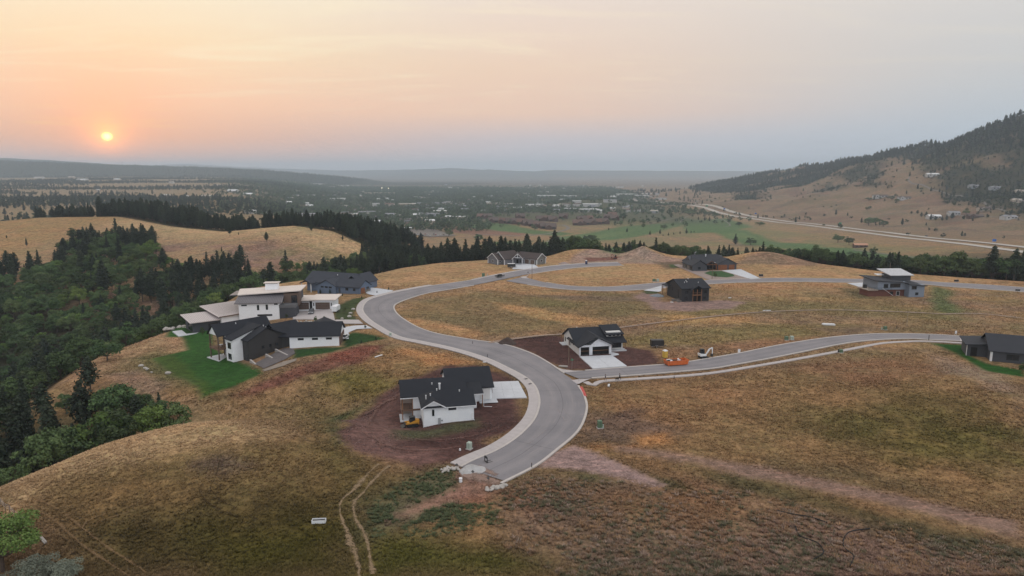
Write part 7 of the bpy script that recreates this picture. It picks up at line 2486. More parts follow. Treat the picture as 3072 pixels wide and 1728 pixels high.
pole(1706, 1092, 7.4, 'brown pole standing at the street corner before the cream house')
pole(1596, 837, 10.0, 'tall pale pole at the fork of the upper streets')
pole(2136, 838, 8.4, 'pole with lamp arm beside the round lawn', True)
pole(2667, 836, 8.0, 'pole behind the blue-grey split-level house')
pole(2720, 978, 5.2, 'thin pale post standing alone in the middle field', False, 0.08, mat('pale_post', (0.34, 0.27, 0.20), 0.8))
pole(1762, 794, 2.6, 'short post beside the blue toilet', False, 0.09)


def street_sign(px, py, label, m=None, h=2.6):
    p = Prop('street_sign', P(px, py), radians(15), label, 'sign', None)
    p.part('post', MB().cyl((0, 0, -.2), (0, 0, h), .035, n=6), M_CHROME)
    p.part('blade', MB().box(-.45, .45, -.015, .015, h - .25, h - .02), m or M_SIGNG)
    p.part('blade', MB().box(-.015, .015, -.45, .45, h, h + .23), m or M_SIGNG)


street_sign(1716, 1106, 'green street name sign at the corner before the cream house')
street_sign(1584, 829, 'small street sign at the fork of the upper streets', M_BLACKM, 2.2)
for a, b, lab in ((2217, 1060, 'white lot sign on the bank beside the side street'), (2867, 1004, 'white lot sign far up the side street')):
    p_ = Prop('lot_sign', P(a, b), 0.2, lab, 'sign')
    p_.part('panel', MB().box(-.4, .4, -.02, .02, .3, 1.3), W_TRIM)
    for x in (-.35, .35): p_.part('leg', MB().box(x - .03, x + .03, -.02, .02, -.1, .3), W_TRIM)
for a, b, hh, lab in ((1462, 1072, 0.9, 'short dark stake beside the bend walk'), (1418, 1032, 0.8, 'short dark stake on the walk side of the upper street'), (2786, 1020, 1.6, 'dark hydrant post beside the side street'), (2022, 1138, 0.9, 'small stake beside the white footpath'), (1595, 1405, 1.0, 'dark stake at the kerb above the weeds'), (2690, 985, 1.0, 'dark stake in the field above the side street'), (1793, 850, 0.8, 'dark stake beside the upper side street')):
    p_ = Prop('stake', P(a, b), 0, lab, 'stake')
    p_.part('shaft', MB().box(-.07, .07, -.07, .07, -.1, hh), M_BLACKM); p_.part('tip', MB().box(-.09, .09, -.09, .09, hh, hh + .08), M_POLEW)


# storm drains in the gutter
for a, b, lab in ((1578, 1139, 'iron drain grate in the gutter opposite the corner'), (1590, 1154, 'second iron drain grate in the gutter at the bend')):
    p_ = Prop('drain_grate', P(a, b, 0.235), 0.9, lab, 'grate')
    p_.part('frame', MB().box(-.5, .5, -.3, -.24, 0, .03).box(-.5, .5, .24, .3, 0, .03).box(-.5, -.44, -.24, .24, 0, .03).box(.44, .5, -.24, .24, 0, .03), M_BLACKM)
    for k in range(5): p_.part('bar', MB().box(-.4 + k * .2 - .03, -.4 + k * .2 + .03, -.24, .24, 0, .02), M_BLACKM)


# terraced retaining walls beside the black gable
def terrace(a, b, h, label):
    p, q = P(*a), P(*b)
    p = np.array(p); q = np.array(q)
    L = np.linalg.norm((q - p)[:2]); rz = atan2(q[1] - p[1], q[0] - p[0])
    root = empty('retaining_wall', tuple(p), rz, label, 'wall', 'terrace walls beside the black gable')
    n = max(2, int(L / 0.9)); zb = min(p[2], q[2]) - p[2]
    for row in range(2):
        for i in range(n):
            x0 = L * i / n; x1 = L * (i + 1) / n
            MB().box(x0 + .015, x1 - .015, -.25, .25, -0.5 + row * (h + .5) / 2 + 0.01, -0.5 + (row + 1) * (h + .5) / 2).build('block', M_BLOCKW, root)


terrace((751.5, 1087), (779, 1096), 0.9, 'lowest block retaining wall below the black gable')
terrace((798, 1070), (834, 1081), 0.9, 'middle block retaining wall below the black gable')
terrace((827, 1055), (863, 1066), 0.9, 'upper block retaining wall between the black gable and the garage')
patch('gravel_terrace', ats([(762, 1092), (800, 1072), (830, 1056), (850, 1045), (880, 1046), (885, 1060), (860, 1076), (815, 1096), (790, 1106)]), 0.06, mat('grey_gravel_bed', A(104, 98, 98), 0.95, 0.25, 3.0), kind='structure')
patch('gravel_edge', ats([(786, 1110), (850, 1085), (890, 1075), (888, 1082), (850, 1098), (795, 1114)]), 0.05, mat('pale_gravel_bed', A(146, 134, 122), 0.95, 0.25, 3.0), kind='structure')

# ---- fence in the bottom corner
FP = [(2, 1512), (16, 1530), (30, 1536), (45, 1552), (58, 1560), (80, 1580)]
fr = empty('wire_fence', P(30, 1536), 0, 'old post and wire fence at the bottom corner by the green tree', 'fence')
org = np.array(P(30, 1536))
pts = [np.array(P(*q)) - org for q in FP]
for q in pts: MB().cyl(q + (0, 0, -.2), q + (0, 0, 1.2), .06, n=6).build('post', M_POLEW, fr)
for zz in (.45, .8, 1.1):
    mb = MB()
    for a, b in zip(pts[:-1], pts[1:]): mb.cyl(a + (0, 0, zz), b + (0, 0, zz), .012, n=3)
    mb.build('wire', M_CHROME, fr)


# ---- black irrigation hoses left in the weeds
for q, (hp, lab) in enumerate((([(2330, 1533), (2380, 1545), (2430, 1553), (2480, 1570)], 'black hose lying straight in the weeds of the near field'), ([(2385, 1580), (2400, 1610), (2450, 1630), (2470, 1660), (2440, 1680)], 'black hose bent like a hook in the weeds'), ([(2610, 1588), (2545, 1600), (2530, 1640), (2560, 1670), (2550, 1700)], 'black hose curled at the bottom of the near field'))):
    c = resample(ats(hp), 0.5)
    mb = MB()
    zz = hi(c[:, 0], c[:, 1]) + 0.16
    for i in range(len(c) - 1): mb.cyl((*c[i], zz[i]), (*c[i + 1], zz[i + 1]), 0.09, n=5)
    o = mb.build('hose', M_RUBBER); tag(o, lab, 'hose')


# ---- people and dog on the footpath
def skin_body(name, joints, edges, mats_, root_i=0, sub=2):
    me = bpy.data.meshes.new(name)
    me.from_pydata([j[:3] for j in joints], edges, [])
    o = bpy.data.objects.new(name, me)
    COL.objects.link(o)
    md = o.modifiers.new('skin', 'SKIN')
    md.use_smooth_shade = True
    for v, j in zip(me.skin_vertices[0].data, joints):
        v.radius = (j[3], j[4] if len(j) > 4 else j[3])
        v.use_root = False
    me.skin_vertices[0].data[root_i].use_root = True
    s = o.modifiers.new('sub', 'SUBSURF'); s.levels = sub; s.render_levels = sub
    me.materials.append(mats_)
    return o


def clothes_material(name, top, legs, skin, shoe, split=0.92, neck=1.46, ankle=0.09, shirt_sleeve=True):
    m, k, b = new_mat(name)
    tc = k.n('ShaderNodeTexCoord')
    _, _, z = k.sep(tc.outputs['Object'])
    c = k.mix(k.ss(z, split - .01, split + .01), legs, top)
    c = k.mix(k.ss(z, neck - .01, neck + .01), c, skin)
    c = k.mix(k.ss(z, ankle - .01, ankle + .01), shoe, c)
    n = k.noise(tc.outputs['Object'], 9, 3)
    c = k.mix(k.m('MULTIPLY', n, 0.3), c, (0.02, 0.02, 0.02))
    k.put(b.inputs['Base Color'], c); b.inputs['Roughness'].default_value = 0.85
    return m


def person(loc, rz, label, top, legs, stride=0.22, hair=(0.03, 0.02, 0.015)):
    s = stride
    J = [(0, 0, 0.98, .15, .11), (0, 0.01, 1.2, .15, .10), (0, 0.0, 1.42, .16, .09), (0, 0.0, 1.52, .055), (0, .02, 1.60, .085, .095), (0, .02, 1.70, .085, .10), (0, .01, 1.76, .05),
         (.19, 0, 1.42, .06), (.25, -.08, 1.15, .045), (.24, .04, .92, .035), (.24, .08, .84, .035),
         (-.19, 0, 1.42, .06), (-.25, .08, 1.15, .045), (-.24, .22, .94, .035), (-.24, .28, .87, .035),
         (.10, s * .3, .90, .10), (.10, s * .7, .50, .07), (.10, s * .6, .10, .045), (.10, s * .6 + .14, .05, .04),
         (-.10, -s * .2, .90, .10), (-.10, -s * .4, .50, .07), (-.10, -s * 1.3, .12, .045), (-.10, -s * 1.3 + .13, .05, .04)]
    E = [(0, 1), (1, 2), (2, 3), (3, 4), (4, 5), (5, 6), (2, 7), (7, 8), (8, 9), (9, 10), (2, 11), (11, 12), (12, 13), (13, 14), (0, 15), (15, 16), (16, 17), (17, 18), (0, 19), (19, 20), (20, 21), (21, 22)]
    m = clothes_material('clothes_' + label[:14].replace(' ', '_'), top, legs, (0.32, 0.19, 0.14), (0.03, 0.03, 0.03))
    root = empty('person', loc, rz, label, 'person')
    o = skin_body('body', J, E, m); o.parent = root
    hr = bmesh.new(); bmesh.ops.create_icosphere(hr, subdivisions=2, radius=0.125)
    for v in hr.verts: v.co = (v.co.x * .82, v.co.y * .95 - .03, v.co.z * .75 + 1.73)
    me = bpy.data.meshes.new('hair'); hr.to_mesh(me); hr.free(); me.materials.append(mat('hair', hair, 0.8))
    q = bpy.data.objects.new('hair', me); COL.objects.link(q); q.parent = root
    return root


person(P(1816, 1143, 0.05), radians(-80), 'person in dark blue top walking on the strip beside the side street', (0.05, 0.06, 0.10), (0.30, 0.20, 0.15))
person(P(1859, 1140, 0.05), radians(-80), 'person in black walking the dog beside the side street', (0.02, 0.02, 0.022), (0.03, 0.03, 0.035), 0.28)


def dog(loc, rz):
    J = [(0, -.1, .52, .13, .15), (0, .18, .50, .12, .16), (0, -.32, .52, .12, .13), (0, .36, .58, .08, .10), (0, .46, .72, .08, .08), (0, .52, .76, .085), (0, .66, .72, .05), (0, .72, .71, .035),
         (.09, .22, .36, .05), (.09, .24, .18, .035), (.09, .22, .04, .035), (-.09, .22, .36, .05), (-.09, .30, .20, .035), (-.09, .32, .06, .035),
         (.09, -.34, .42, .075), (.09, -.28, .28, .05), (.09, -.42, .18, .032), (.09, -.40, .04, .035), (-.09, -.34, .42, .075), (-.09, -.26, .28, .05), (-.09, -.36, .18, .032), (-.09, -.32, .04, .035),
         (0, -.46, .58, .035), (0, -.62, .70, .02), (.06, .46, .84, .03), (-.06, .46, .84, .03)]
    E = [(0, 1), (0, 2), (1, 3), (3, 4), (4, 5), (5, 6), (6, 7), (1, 8), (8, 9), (9, 10), (1, 11), (11, 12), (12, 13), (2, 14), (14, 15), (15, 16), (16, 17), (2, 18), (18, 19), (19, 20), (20, 21), (2, 22), (22, 23), (5, 24), (5, 25)]
    o = skin_body('dog', J, E, mat('black_fur', (0.012, 0.012, 0.012), 0.8, 0.3, 8.0))
    o.location = loc; o.rotation_euler = (0, 0, rz)
    tag(o, 'black dog walking beside the person in black', 'dog')


dog(P(1851, 1142, 0.05), radians(-80))
# ------------------------------------------------------------------ single trees that can be told apart
def one(kind, px, py, hpx, label, sxy=1.0, which=None, group=None):
    x, y = at(px, py)
    z = zat(x, y)
    _, _, f = project(x, y, z)
    hm = hpx * f / 2048
    base = {'pine': 14.0, 'oak': 9.5, 'bright': 9.5, 'grey': 7.5}[kind]
    return tree(kind, x, y, hm / base, (px * 1.7) % 6.28, label, group, z, sxy, which)


for px, py, hp, lab in ((80, 738, 24, 'small lone pine on the bare left shoulder of the grassy hill'), (20, 716, 10, 'tiny shrub-sized pine at the left end of the grassy hill'), (690, 708, 34, 'pine standing on the hill crest left of centre'),
                        (800, 724, 32, 'lone pine in the middle of the grassy hill'), (665, 756, 16, 'small lone pine low on the mauve hillside'), (934, 692, 44, 'tall pine at the right end of the hill crest'),
                        (1028, 720, 20, 'small pine on the falling hill crest'), (1086, 756, 30, 'pine at the foot of the falling hill crest'), (1101, 759, 18, 'small pine beside the one at the crest foot'), (716, 706, 8, 'tiny seedling pine near the hill crest')):
    one('pine', px, py, hp, lab)
for px, py, hp, lab, sx in ((228, 716, 30, 'flat-topped oak on the crest of the grassy hill', 1.5), (245, 712, 16, 'small oak beside the flat-topped oak', 1.3)):
    one('oak', px, py, hp, lab, sx)
# shelf edge and draw
one('pine', 272, 1172, 118, 'big dark pine at the edge of the shelf below the houses', 1.05, 2)
one('oak', 322, 1082, 62, 'spreading oak on the brow behind the big dark pine', 1.35, 1)
one('oak', 214, 1120, 48, 'small oak with bare trunk on the pale shelf slope', 1.2, 3)
for k_, (px, py, hp, lab) in enumerate(((300, 1240, 70, 'oak in the draw below the big dark pine'), (352, 1250, 84, 'tall oak in the middle of the draw'), (412, 1262, 90, 'pine-dark oak at the mouth of the draw'), (462, 1262, 76, 'leafy oak on the knoll side of the draw'),
                                        (505, 1262, 60, 'oak on the right side of the draw'), (250, 1262, 84, 'broad oak left of the draw'), (430, 1235, 60, 'oak high in the draw behind the others'), (380, 1225, 60, 'oak behind the tall oak of the draw'))):
    one('oak' if k_ != 2 else 'pine', px, py, hp, lab, 1.15, k_)
one('pine', 480, 1232, 70, 'short pine between the oaks of the draw', 1.0, 4)
# bottom corner
one('bright', 8, 1715, 190, 'bright green leafy tree in the bottom corner by the fence', 1.15, 2)
one('grey', 105, 1752, 92, 'grey-green bushy tree below the bright green one', 1.4, 0)
one('grey', 190, 1745, 70, 'smaller grey-green bush right of the bushy tree', 1.5, 0)
# garden trees around the houses
for q, (px, py, hp) in enumerate(((894, 887, 20), (919, 893, 12), (943, 895, 12), (966, 893, 12), (991, 893, 11), (1015, 896, 13), (1027, 888, 14), (1085, 895, 11), (1166, 870, 13), (1131, 879, 10), (961, 881, 20), (990, 881, 18), (1128, 1021, 16), (1084, 1030, 15))):
    one('pine', px, py, hp, ['young conifer nearest the porch of the blue house', 'first small conifer of the garden row', 'second small conifer of the garden row', 'third small conifer of the garden row', 'fourth small conifer of the garden row', 'fifth small conifer of the garden row',
                             'young conifer before the blue wall', 'small conifer at the lawn edge near the road', 'tiny conifer beside the white drive of the blue house', 'tiny conifer in the gravel bed of the blue house', 'taller conifer before the blue gable', 'conifer right of the blue gable',
                             'small conifer on the lawn near the bend walk', 'small conifer on the lawn beside the white garage'][q], 1.1, 4)
for px, py, hp, lab in ((608, 1005, 30, 'slim sapling beside the dark pavilion'), (947, 965, 22, 'young tree in the strip below the court'), (972, 962, 18, 'sapling at the end of the planting strip'), (1096, 985, 14, 'thin sapling beside the bend walk'), (2145, 833, 22, 'young tree on the round lawn'),
                        (860, 955, 18, 'shrub beside the dark entry block'), (880, 1030, 16, 'sapling before the white garage wall'), (1035, 935, 20, 'young tree on the modern house lawn'), (3066, 1118, 40, 'thin sapling at the picture edge before the dark grey house')):
    one('oak', px, py, hp, lab, 0.6, 3)
# dark conifers planted round the hillside villas
for q, (px, py, hp) in enumerate(((2734, 642, 10), (2752, 643, 12), (2764, 650, 18), (2778, 654, 20), (2792, 660, 18), (2806, 662, 16), (2826, 662, 18), (2840, 660, 20), (2856, 658, 22), (2898, 642, 16), (2676, 600, 12), (2690, 606, 10), (2606, 602, 11), (2600, 630, 8), (2608, 628, 10))):
    one('pine' if q < 9 else 'oak', px, py, hp, ['first', 'second', 'third', 'fourth', 'fifth', 'sixth', 'seventh', 'eighth', 'last'][q] + ' dark conifer of the row before the pale villas' if q < 9 else ['round tree beside the grey-roofed villa', 'dark tree between the two ridge houses', 'low tree below the ridge houses', 'tree left of the long ridge house', 'left of two small trees on the tan slope', 'right of two small trees on the tan slope'][q - 9], 1.5)
# golf course and valley floor
for px, py, hp, lab in ((1881, 697, 17, 'cone-shaped spruce alone on the left fairway'), (1950, 705, 16, 'spruce at the left end of the fairway row'), (1980, 702, 18, 'second spruce of the fairway row'), (1989, 708, 8, 'low round bush in the fairway row'), (2005, 707, 12, 'spruce in the middle of the fairway row'),
                        (2021, 704, 9, 'small spruce in the fairway row'), (2040, 702, 11, 'plump spruce in the fairway row'), (2059, 701, 19, 'tallest spruce of the fairway row'), (2073, 699, 10, 'short spruce right of the tallest'), (2082, 698, 8, 'last small spruce of the fairway row'),
                        (2095, 660, 13, 'first of three cone-shaped trees on the upper green'), (2114, 662, 16, 'middle of three cone-shaped trees on the upper green'), (2128, 664, 18, 'last of three cone-shaped trees on the upper green'), (1826, 690, 10, 'small spruce near the brown roofs'), (2206, 733, 38, 'tall dark spruce behind the wood-door house')):
    one('pine', px, py, hp, lab, 1.25, 4)
for px, py, hp, lab, sx in ((1779, 731, 28, 'big round tree on the slope behind the spoil heap', 1.5), (1757, 722, 15, 'smaller tree left of the big round tree', 1.2), (1930, 684, 13, 'pale tree on the middle fairway', 1.2), (1991, 689, 15, 'spreading tree on the middle fairway', 1.4), (2018, 679, 13, 'small tree above the fairway row', 1.0),
                            (1901, 669, 14, 'pale tree right of the brown roofs', 1.2), (1862, 677, 16, 'grey tree at the edge of the brown roofs', 1.2), (2070, 646, 17, 'broad dark tree below the highway', 2.0), (1869, 662, 25, 'dark tree at the right end of the brown roofs', 1.1), (2252, 735, 27, 'broad tree right of the tall spruce', 1.5),
                            (2514, 727, 22, 'tree left of the small clubhouse', 1.5), (2547, 735, 23, 'dark tree beside the small clubhouse', 1.2), (2620, 766, 23, 'lone tree right of the small clubhouse', 1.0), (2552, 772, 22, 'tree below the small clubhouse', 1.1), (2605, 677, 25, 'left tree of the clump beside the highway', 1.3),
                            (2626, 676, 28, 'tall tree of the clump beside the highway', 1.2), (2650, 680, 19, 'right tree of the clump beside the highway', 1.4), (2217, 678, 12, 'dark low tree below the highway bend', 2.0), (2279, 677, 11, 'pale willow-like tree below the highway', 2.6), (1338, 692, 32, 'round tree beside the car park', 1.1),
                            (1347, 710, 22, 'tree below the round tree at the car park', 1.4), (1435, 726, 24, 'tree behind the grey house', 1.3)):
    one('oak', px, py, hp, lab, sx)

# ------------------------------------------------------------------ far buildings
WALLS = [mat('far_white', (0.46, 0.45, 0.44), 0.8), mat('far_tan', (0.42, 0.36, 0.30), 0.8), mat('far_grey', (0.30, 0.31, 0.33), 0.8), mat('far_brown', (0.095, 0.06, 0.05), 0.85)]
ROOFS = [mat('far_roof_white', (0.66, 0.66, 0.66), 0.6), mat('far_roof_grey', (0.24, 0.24, 0.26), 0.8), mat('far_roof_brown', (0.10, 0.072, 0.062), 0.85), mat('far_roof_rust', (0.135, 0.078, 0.06), 0.85), mat('far_roof_tan', (0.40, 0.35, 0.30), 0.8)]


def far_house(x, y, rz, w, d, h, roof, wall, rm, label, cat='house', group=None, wins=0, rise=0.35, name='house', lift=0.0):
    b = Bld(name, x, y, zat(x, y) + lift, rz, label, cat, group)
    if roof == 'flat':
        b.wall(-w / 2, w / 2, -d / 2, d / 2, -3, h, wall)
        b.slab([(-w / 2 - .4, -d / 2 - .4, h + .5), (w / 2 + .4, -d / 2 - .4, h + .5), (w / 2 + .4, d / 2 + .4, h + .5), (-w / 2 - .4, d / 2 + .4, h + .5)], .48, rm)
    elif roof == 'gable':
        b.gwall(-w / 2, w / 2, -d / 2, d / 2, -3, h, h + rise * d / 2 - .2, 'x', wall)
        b.groof(-w / 2, w / 2, -d / 2, d / 2, h, h + rise * d / 2, 'x', rm, .6)
    elif roof == 'shed':
        b.wall(-w / 2, w / 2, -d / 2, d / 2, -3, h, wall)
        b.slab([(-w / 2 - .6, -d / 2 - .8, h + .6), (w / 2 + .6, -d / 2 - .8, h + .6), (w / 2 + .6, d / 2 + .8, h + rise * d), (-w / 2 - .6, d / 2 + .8, h + rise * d)], .35, rm)
    for i in range(wins):
        u = -w / 2 + w * (i + 0.5) / wins
        b.win('f', -d / 2, u - w / wins * .28, u + w / wins * .28, h * .35, h * .8)
    return b


# brown condominiums above the golf course: stepped roofs
CONDO = [(1512, 669), (1531, 670), (1549, 671), (1566, 672), (1583, 675), (1600, 678), (1617, 682), (1634, 685), (1652, 687), (1445, 655), (1463, 655), (1622, 662), (1641, 662), (1657, 664), (1480, 667),
         (1733, 675), (1752, 674), (1771, 673), (1790, 672), (1809, 671), (1745, 663), (1765, 662), (1824, 657), (1841, 660), (1836, 650), (1690, 655), (1560, 655)]
ORDC = ['far left', 'left', 'middle', 'right']
for q, (px, py) in enumerate(CONDO):
    x, y = at(px, py)
    grp = 'front row' if q < 9 else 'left cluster' if q in (9, 10, 14) else 'rear cluster' if q in (11, 12, 13, 25, 26) else 'right cluster'
    b = far_house(x, y, -8 + (q * 37) % 22, 19, 19, 4.6, 'gable', WALLS[3], ROOFS[2] if q % 3 else ROOFS[3], f'brown stepped-roof condominium of the {grp} above the golf course', 'house', 'brown condominiums', 2, 0.62)
    b.sub(4.4 if q % 2 else -4.4, -7.5); b.gwall(-4.6, 4.6, -5, 5, -3, 5.2, 8.2, 'y', WALLS[3]); b.groof(-4.6, 4.6, -5, 6, 5.2, 8.4, 'y', ROOFS[3] if q % 3 else ROOFS[2], .6)
# hillside villas
VILLA = [(2800, 655, 36, 12, 0, 0, 'largest pale villa with gabled wings on the hillside'), (2860, 645, 30, 12, 0, 1, 'grey-roofed villa right of the largest pale villa'), (2640, 592, 40, 8, 0, 2, 'long pale house with brown roof on the lower ridge'), (2712, 597, 34, 7, 0, 2, 'low pale house right of the long brown-roofed one'),
         (2952, 630, 34, 9, 1, 2, 'tan house with brown roof beside the hillside road'), (3025, 656, 40, 9, 0, 1, 'pale house near the picture edge below the hillside road'), (2796, 528, 34, 9, 0, 0, 'white house high among the hillside oaks'), (2920, 562, 26, 8, 2, 1, 'grey house half hidden by hillside trees'),
         (2985, 567, 30, 8, 2, 1, 'dark grey house in the upper hillside trees'), (3058, 578, 26, 8, 1, 4, 'tan house at the picture edge on the hillside'), (3050, 606, 30, 7, 1, 4, 'long tan house at the picture edge above the road'), (2925, 653, 40, 6, 3, 2, 'low brown house beside the pale villas')]
for px, py, wpx, hpx, wl, rf, lab in VILLA:
    x, y = at(px, py); _, _, f = project(x, y, zat(x, y))
    w = wpx * f / 2048
    b = far_house(x, y, -14 + (px % 17), w, 12, max(3.4, hpx * f / 2048 * .6), 'gable', WALLS[wl], ROOFS[rf], lab, 'house', None, 4, 0.42)
    b.sub(-w * .25, -4); b.gwall(-4, 4, -4, 3, -3, 4.2, 6.4, 'y', WALLS[wl]); b.groof(-4, 4, -4, 5, 4.2, 6.6, 'y', ROOFS[rf], .5)
    b.win('f', -4, -1.2, 1.2, 1.0, 3.2)
# clubhouse
x, y = at(2580, 742)
b = far_house(x, y, -6, 15, 7, 3.2, 'gable', WALLS[3], mat('terracotta_roof', (0.44, 0.24, 0.16), 0.8), 'small clubhouse with orange roof beside the golf course', 'house', None, 3, 0.5)
# reservoirs on the bare knoll
for px, py, wpx, lab in ((751, 640, 36, 'large white round water tank on the bare knoll'), (797, 642, 38, 'lower white water tank right of the large one')):
    x, y = at(px, py); z = zat(x, y); _, _, f = project(x, y, z); r = wpx * f / 2048 / 2
    hh = 5.5 if px < 780 else 2.2
    root = empty('water_tank', (x, y, z), 0, lab, 'tank')
    MB().cyl((0, 0, -1), (0, 0, hh), r, n=28).build('tank_wall', WALLS[0], root)
    MB().cyl((0, 0, hh), (0, 0, hh + r * .16), r * 1.02, r * .1, n=28).build('tank_roof', ROOFS[0], root)
# identified town buildings
for px, py, wpx, hp, rf, wl, typ, lab in ((928, 648, 60, 6, 1, 2, 'flat', 'long grey warehouse behind the hilltop pines'), (962, 655, 44, 7, 0, 2, 'flat', 'white-roofed warehouse behind the pine slope'), (994, 664, 32, 7, 0, 2, 'flat', 'white-roofed shed lower behind the pine slope'),
                                          (1120, 673, 46, 8, 0, 0, 'gable', 'big white barn-like hall at the town edge'), (1152, 674, 20, 6, 3, 1, 'gable', 'small rust-roofed building beside the white hall'), (1246, 652, 30, 8, 0, 0, 'gable', 'long white shed at the head of the straight street'), (1170, 652, 26, 10, 1, 0, 'gable', 'tall pale house among the town trees'),
                                          (1222, 666, 24, 8, 1, 0, 'gable', 'white house left of the straight street'), (1214, 690, 40, 6, 0, 0, 'flat', 'white-roofed store beside the car park'), (1235, 677, 30, 6, 3, 3, 'gable', 'red-brown building behind the car park'),
                                          (1010, 601, 50, 6, 0, 0, 'flat', 'large white flat-roofed building in mid town'), (1128, 620, 20, 10, 0, 0, 'flat', 'white block right of mid town'), (1170, 620, 26, 8, 3, 1, 'gable', 'rust-roofed block in mid town'), (1220, 618, 50, 7, 4, 1, 'flat', 'tan flat-roofed school in mid town'),
                                          (950, 555, 34, 4, 0, 0, 'flat', 'white-roofed factory at the far side of town'), (1030, 560, 30, 4, 0, 0, 'flat', 'white-roofed hall at the far side of town'), (1140, 582, 90, 4, 4, 1, 'flat', 'long tan building below the stadium lights'), (1300, 580, 60, 4, 4, 1, 'flat', 'long pale building in the town centre'),
                                          (1480, 614, 40, 5, 4, 1, 'flat', 'tan hall on the rise behind the brown condominiums'), (1640, 592, 56, 6, 0, 0, 'flat', 'pale motel block left of the highway'), (1705, 592, 50, 5, 0, 0, 'flat', 'long white block near the highway'), (1880, 588, 60, 6, 0, 0, 'flat', 'white shopping block beside the highway'), (1925, 592, 40, 6, 0, 0, 'flat', 'white roofs at the highway interchange'),
                                          (1325, 635, 14, 8, 0, 0, 'gable', 'small white house in the near town'), (1345, 630, 16, 6, 1, 0, 'gable', 'grey-roofed house in the near town'), (1400, 624, 20, 6, 1, 0, 'gable', 'pale house at the edge of the bare rise')):
    x, y = at(px, py); _, _, f = project(x, y, zat(x, y))
    far_house(x, y, -6 + px % 13, wpx * f / 2048, min(40, wpx * f / 2048 * .6), max(4, hp * f / 2048), typ, WALLS[wl], ROOFS[rf], lab, 'building', None, 0, name='building')
# the rest of the town's roofs: pale specks between the trees
rr = np.random.default_rng(12)
n = 0
while n < 150:
    px = rr.uniform(640, 1990); py = rr.uniform(556, 672)
    lim = 640 if px > 1380 else 676
    if py > lim - (0 if px > 1000 else 40) or (px < 800 and py > 600): continue
    x, y = at(px, py); z = zat(x, y)
    if y < 1150 or z > -35: continue
    s = rr.random()
    plc = ('on the far side of the valley town' if py < 580 else 'behind the brown condominiums' if px > 1380 and py > 600 else 'in the middle of the valley town' if py < 625 else 'at the near edge of the valley town') + (', left part' if px < 950 else ', towards the highway' if px > 1600 else ', central part')
    w = rr.uniform(11, 20) if s < .65 else rr.uniform(24, 55)
    far_house(x, y, rr.uniform(-25, 25), w, min(26, w * .7), rr.uniform(4.5, 7.5), 'gable' if s < .65 else 'flat', WALLS[int(rr.integers(0, 3))], ROOFS[int(rr.choice([0, 0, 1, 1, 2, 3, 4]))],
              ('house roof between the trees ' if s < .65 else 'flat-roofed block among the trees ') + plc, 'building', 'roofs of the valley town' if s < .65 else 'commercial blocks of the valley town', 0, name='building')
    n += 1
# farmsteads over the left meadows
for q, (px, py, w) in enumerate(((118, 535, 26), (190, 541, 26), (248, 542, 30), (215, 533, 16), (305, 538, 14), (352, 541, 18), (515, 550, 14), (500, 592, 20), (560, 594, 12), (625, 595, 34), (700, 577, 30), (745, 588, 30), (655, 560, 16), (295, 574, 8))):
    x, y = at(px, py); _, _, f = project(x, y, zat(x, y)); ww = w * f / 2048
    far_house(x, y, -10 + px % 20, ww, min(22, ww * .6), 5, 'gable', WALLS[q % 2], ROOFS[0 if q % 3 else 4], f"pale farm building on the hazy meadows {'left of the sun' if px < 280 else 'right of the sun' if px < 540 else 'near the edge of town'}", 'building', 'farm buildings on the left meadows', 0, name='building', lift=1.0)
# stadium lights, lit
m_, k_, b_ = new_mat('lit_floodlight')
b_.inputs['Emission Color'].default_value = (1, 0.86, 0.6, 1); b_.inputs['Emission Strength'].default_value = 6.0
for px, py, lab in ((1146, 578, 'left lit floodlight mast over the town'), (1166, 579, 'right lit floodlight mast over the town')):
    x, y = at(px, py); root = empty('floodlight_mast', (x, y, zat(x, y)), 0, lab, 'floodlight')
    MB().cyl((0, 0, 0), (0, 0, 24), .5, .3, 6).build('mast', M_CHROME, root); MB().box(-1.5, 1.5, -.3, .3, 23, 24.8).build('lamp_bank', m_, root)
# radio mast on the ridge
x, y = at(368, 506); root = empty('radio_mast', (x, y, zat(x, y)), 0, 'thin radio mast on the ridge below the sun', 'mast')
MB().cyl((0, 0, 0), (0, 0, 60), 1.2, .4, 4).build('mast_tower', M_BLACKM, root); MB().box(-6, 6, -.5, .5, 44, 45.5).build('cross_arm', M_BLACKM, root)
# highway traffic and signs
for px, py, i, lab in ((2012, 612, 0, 'white car far up the highway'), (2170, 634, 1, 'pale car on the far carriageway'), (2225, 640, 0, 'white car on the nearer carriageway in mid highway'), (2195, 636, 2, 'red car on the highway'), (2262, 656, 0, 'white van on the nearer carriageway'), (2720, 712, 1, 'dark car on the highway near the blue sign'), (2490, 690, 0, 'white car low on the highway')):
    x, y = at(px, py)
    x = float(np.interp(y, hwA[:, 1], hwA[:, 0])) + (36 if i == 1 else 2)
    car((x, y, zat(x, y) + 1.3), radians(92), lab, (M_CARW, M_CARG, M_CARR)[i], 'suv', 'traffic on the highway', 'moving_car')
for px, py, w, m, lab in ((2520, 676, 5.0, M_SIGNG, 'green highway sign below the hillside villas'), (2982, 730, 4.6, M_SIGNB, 'blue highway services sign near the picture edge'), (2120, 622, 6.0, M_SIGNG, 'green highway sign far up the road'), (2173, 630, 5.0, M_SIGNB, 'blue highway sign beside the ramp'), (2267, 645, 5.0, M_SIGNB, 'blue highway sign in mid slope')):
    x, y = at(px, py); root = empty('highway_sign', (x, y, zat(x, y)), 0, lab, 'sign')
    MB().box(-w / 2, w / 2, -.06, .06, 2.2, 2.2 + w * .62).build('panel', m, root)
    for s in (-.3, .3): MB().cyl((w * s, .12, -.5), (w * s, .12, 2.2 + w * .5), .1, n=6).build('leg', M_CHROME, root)
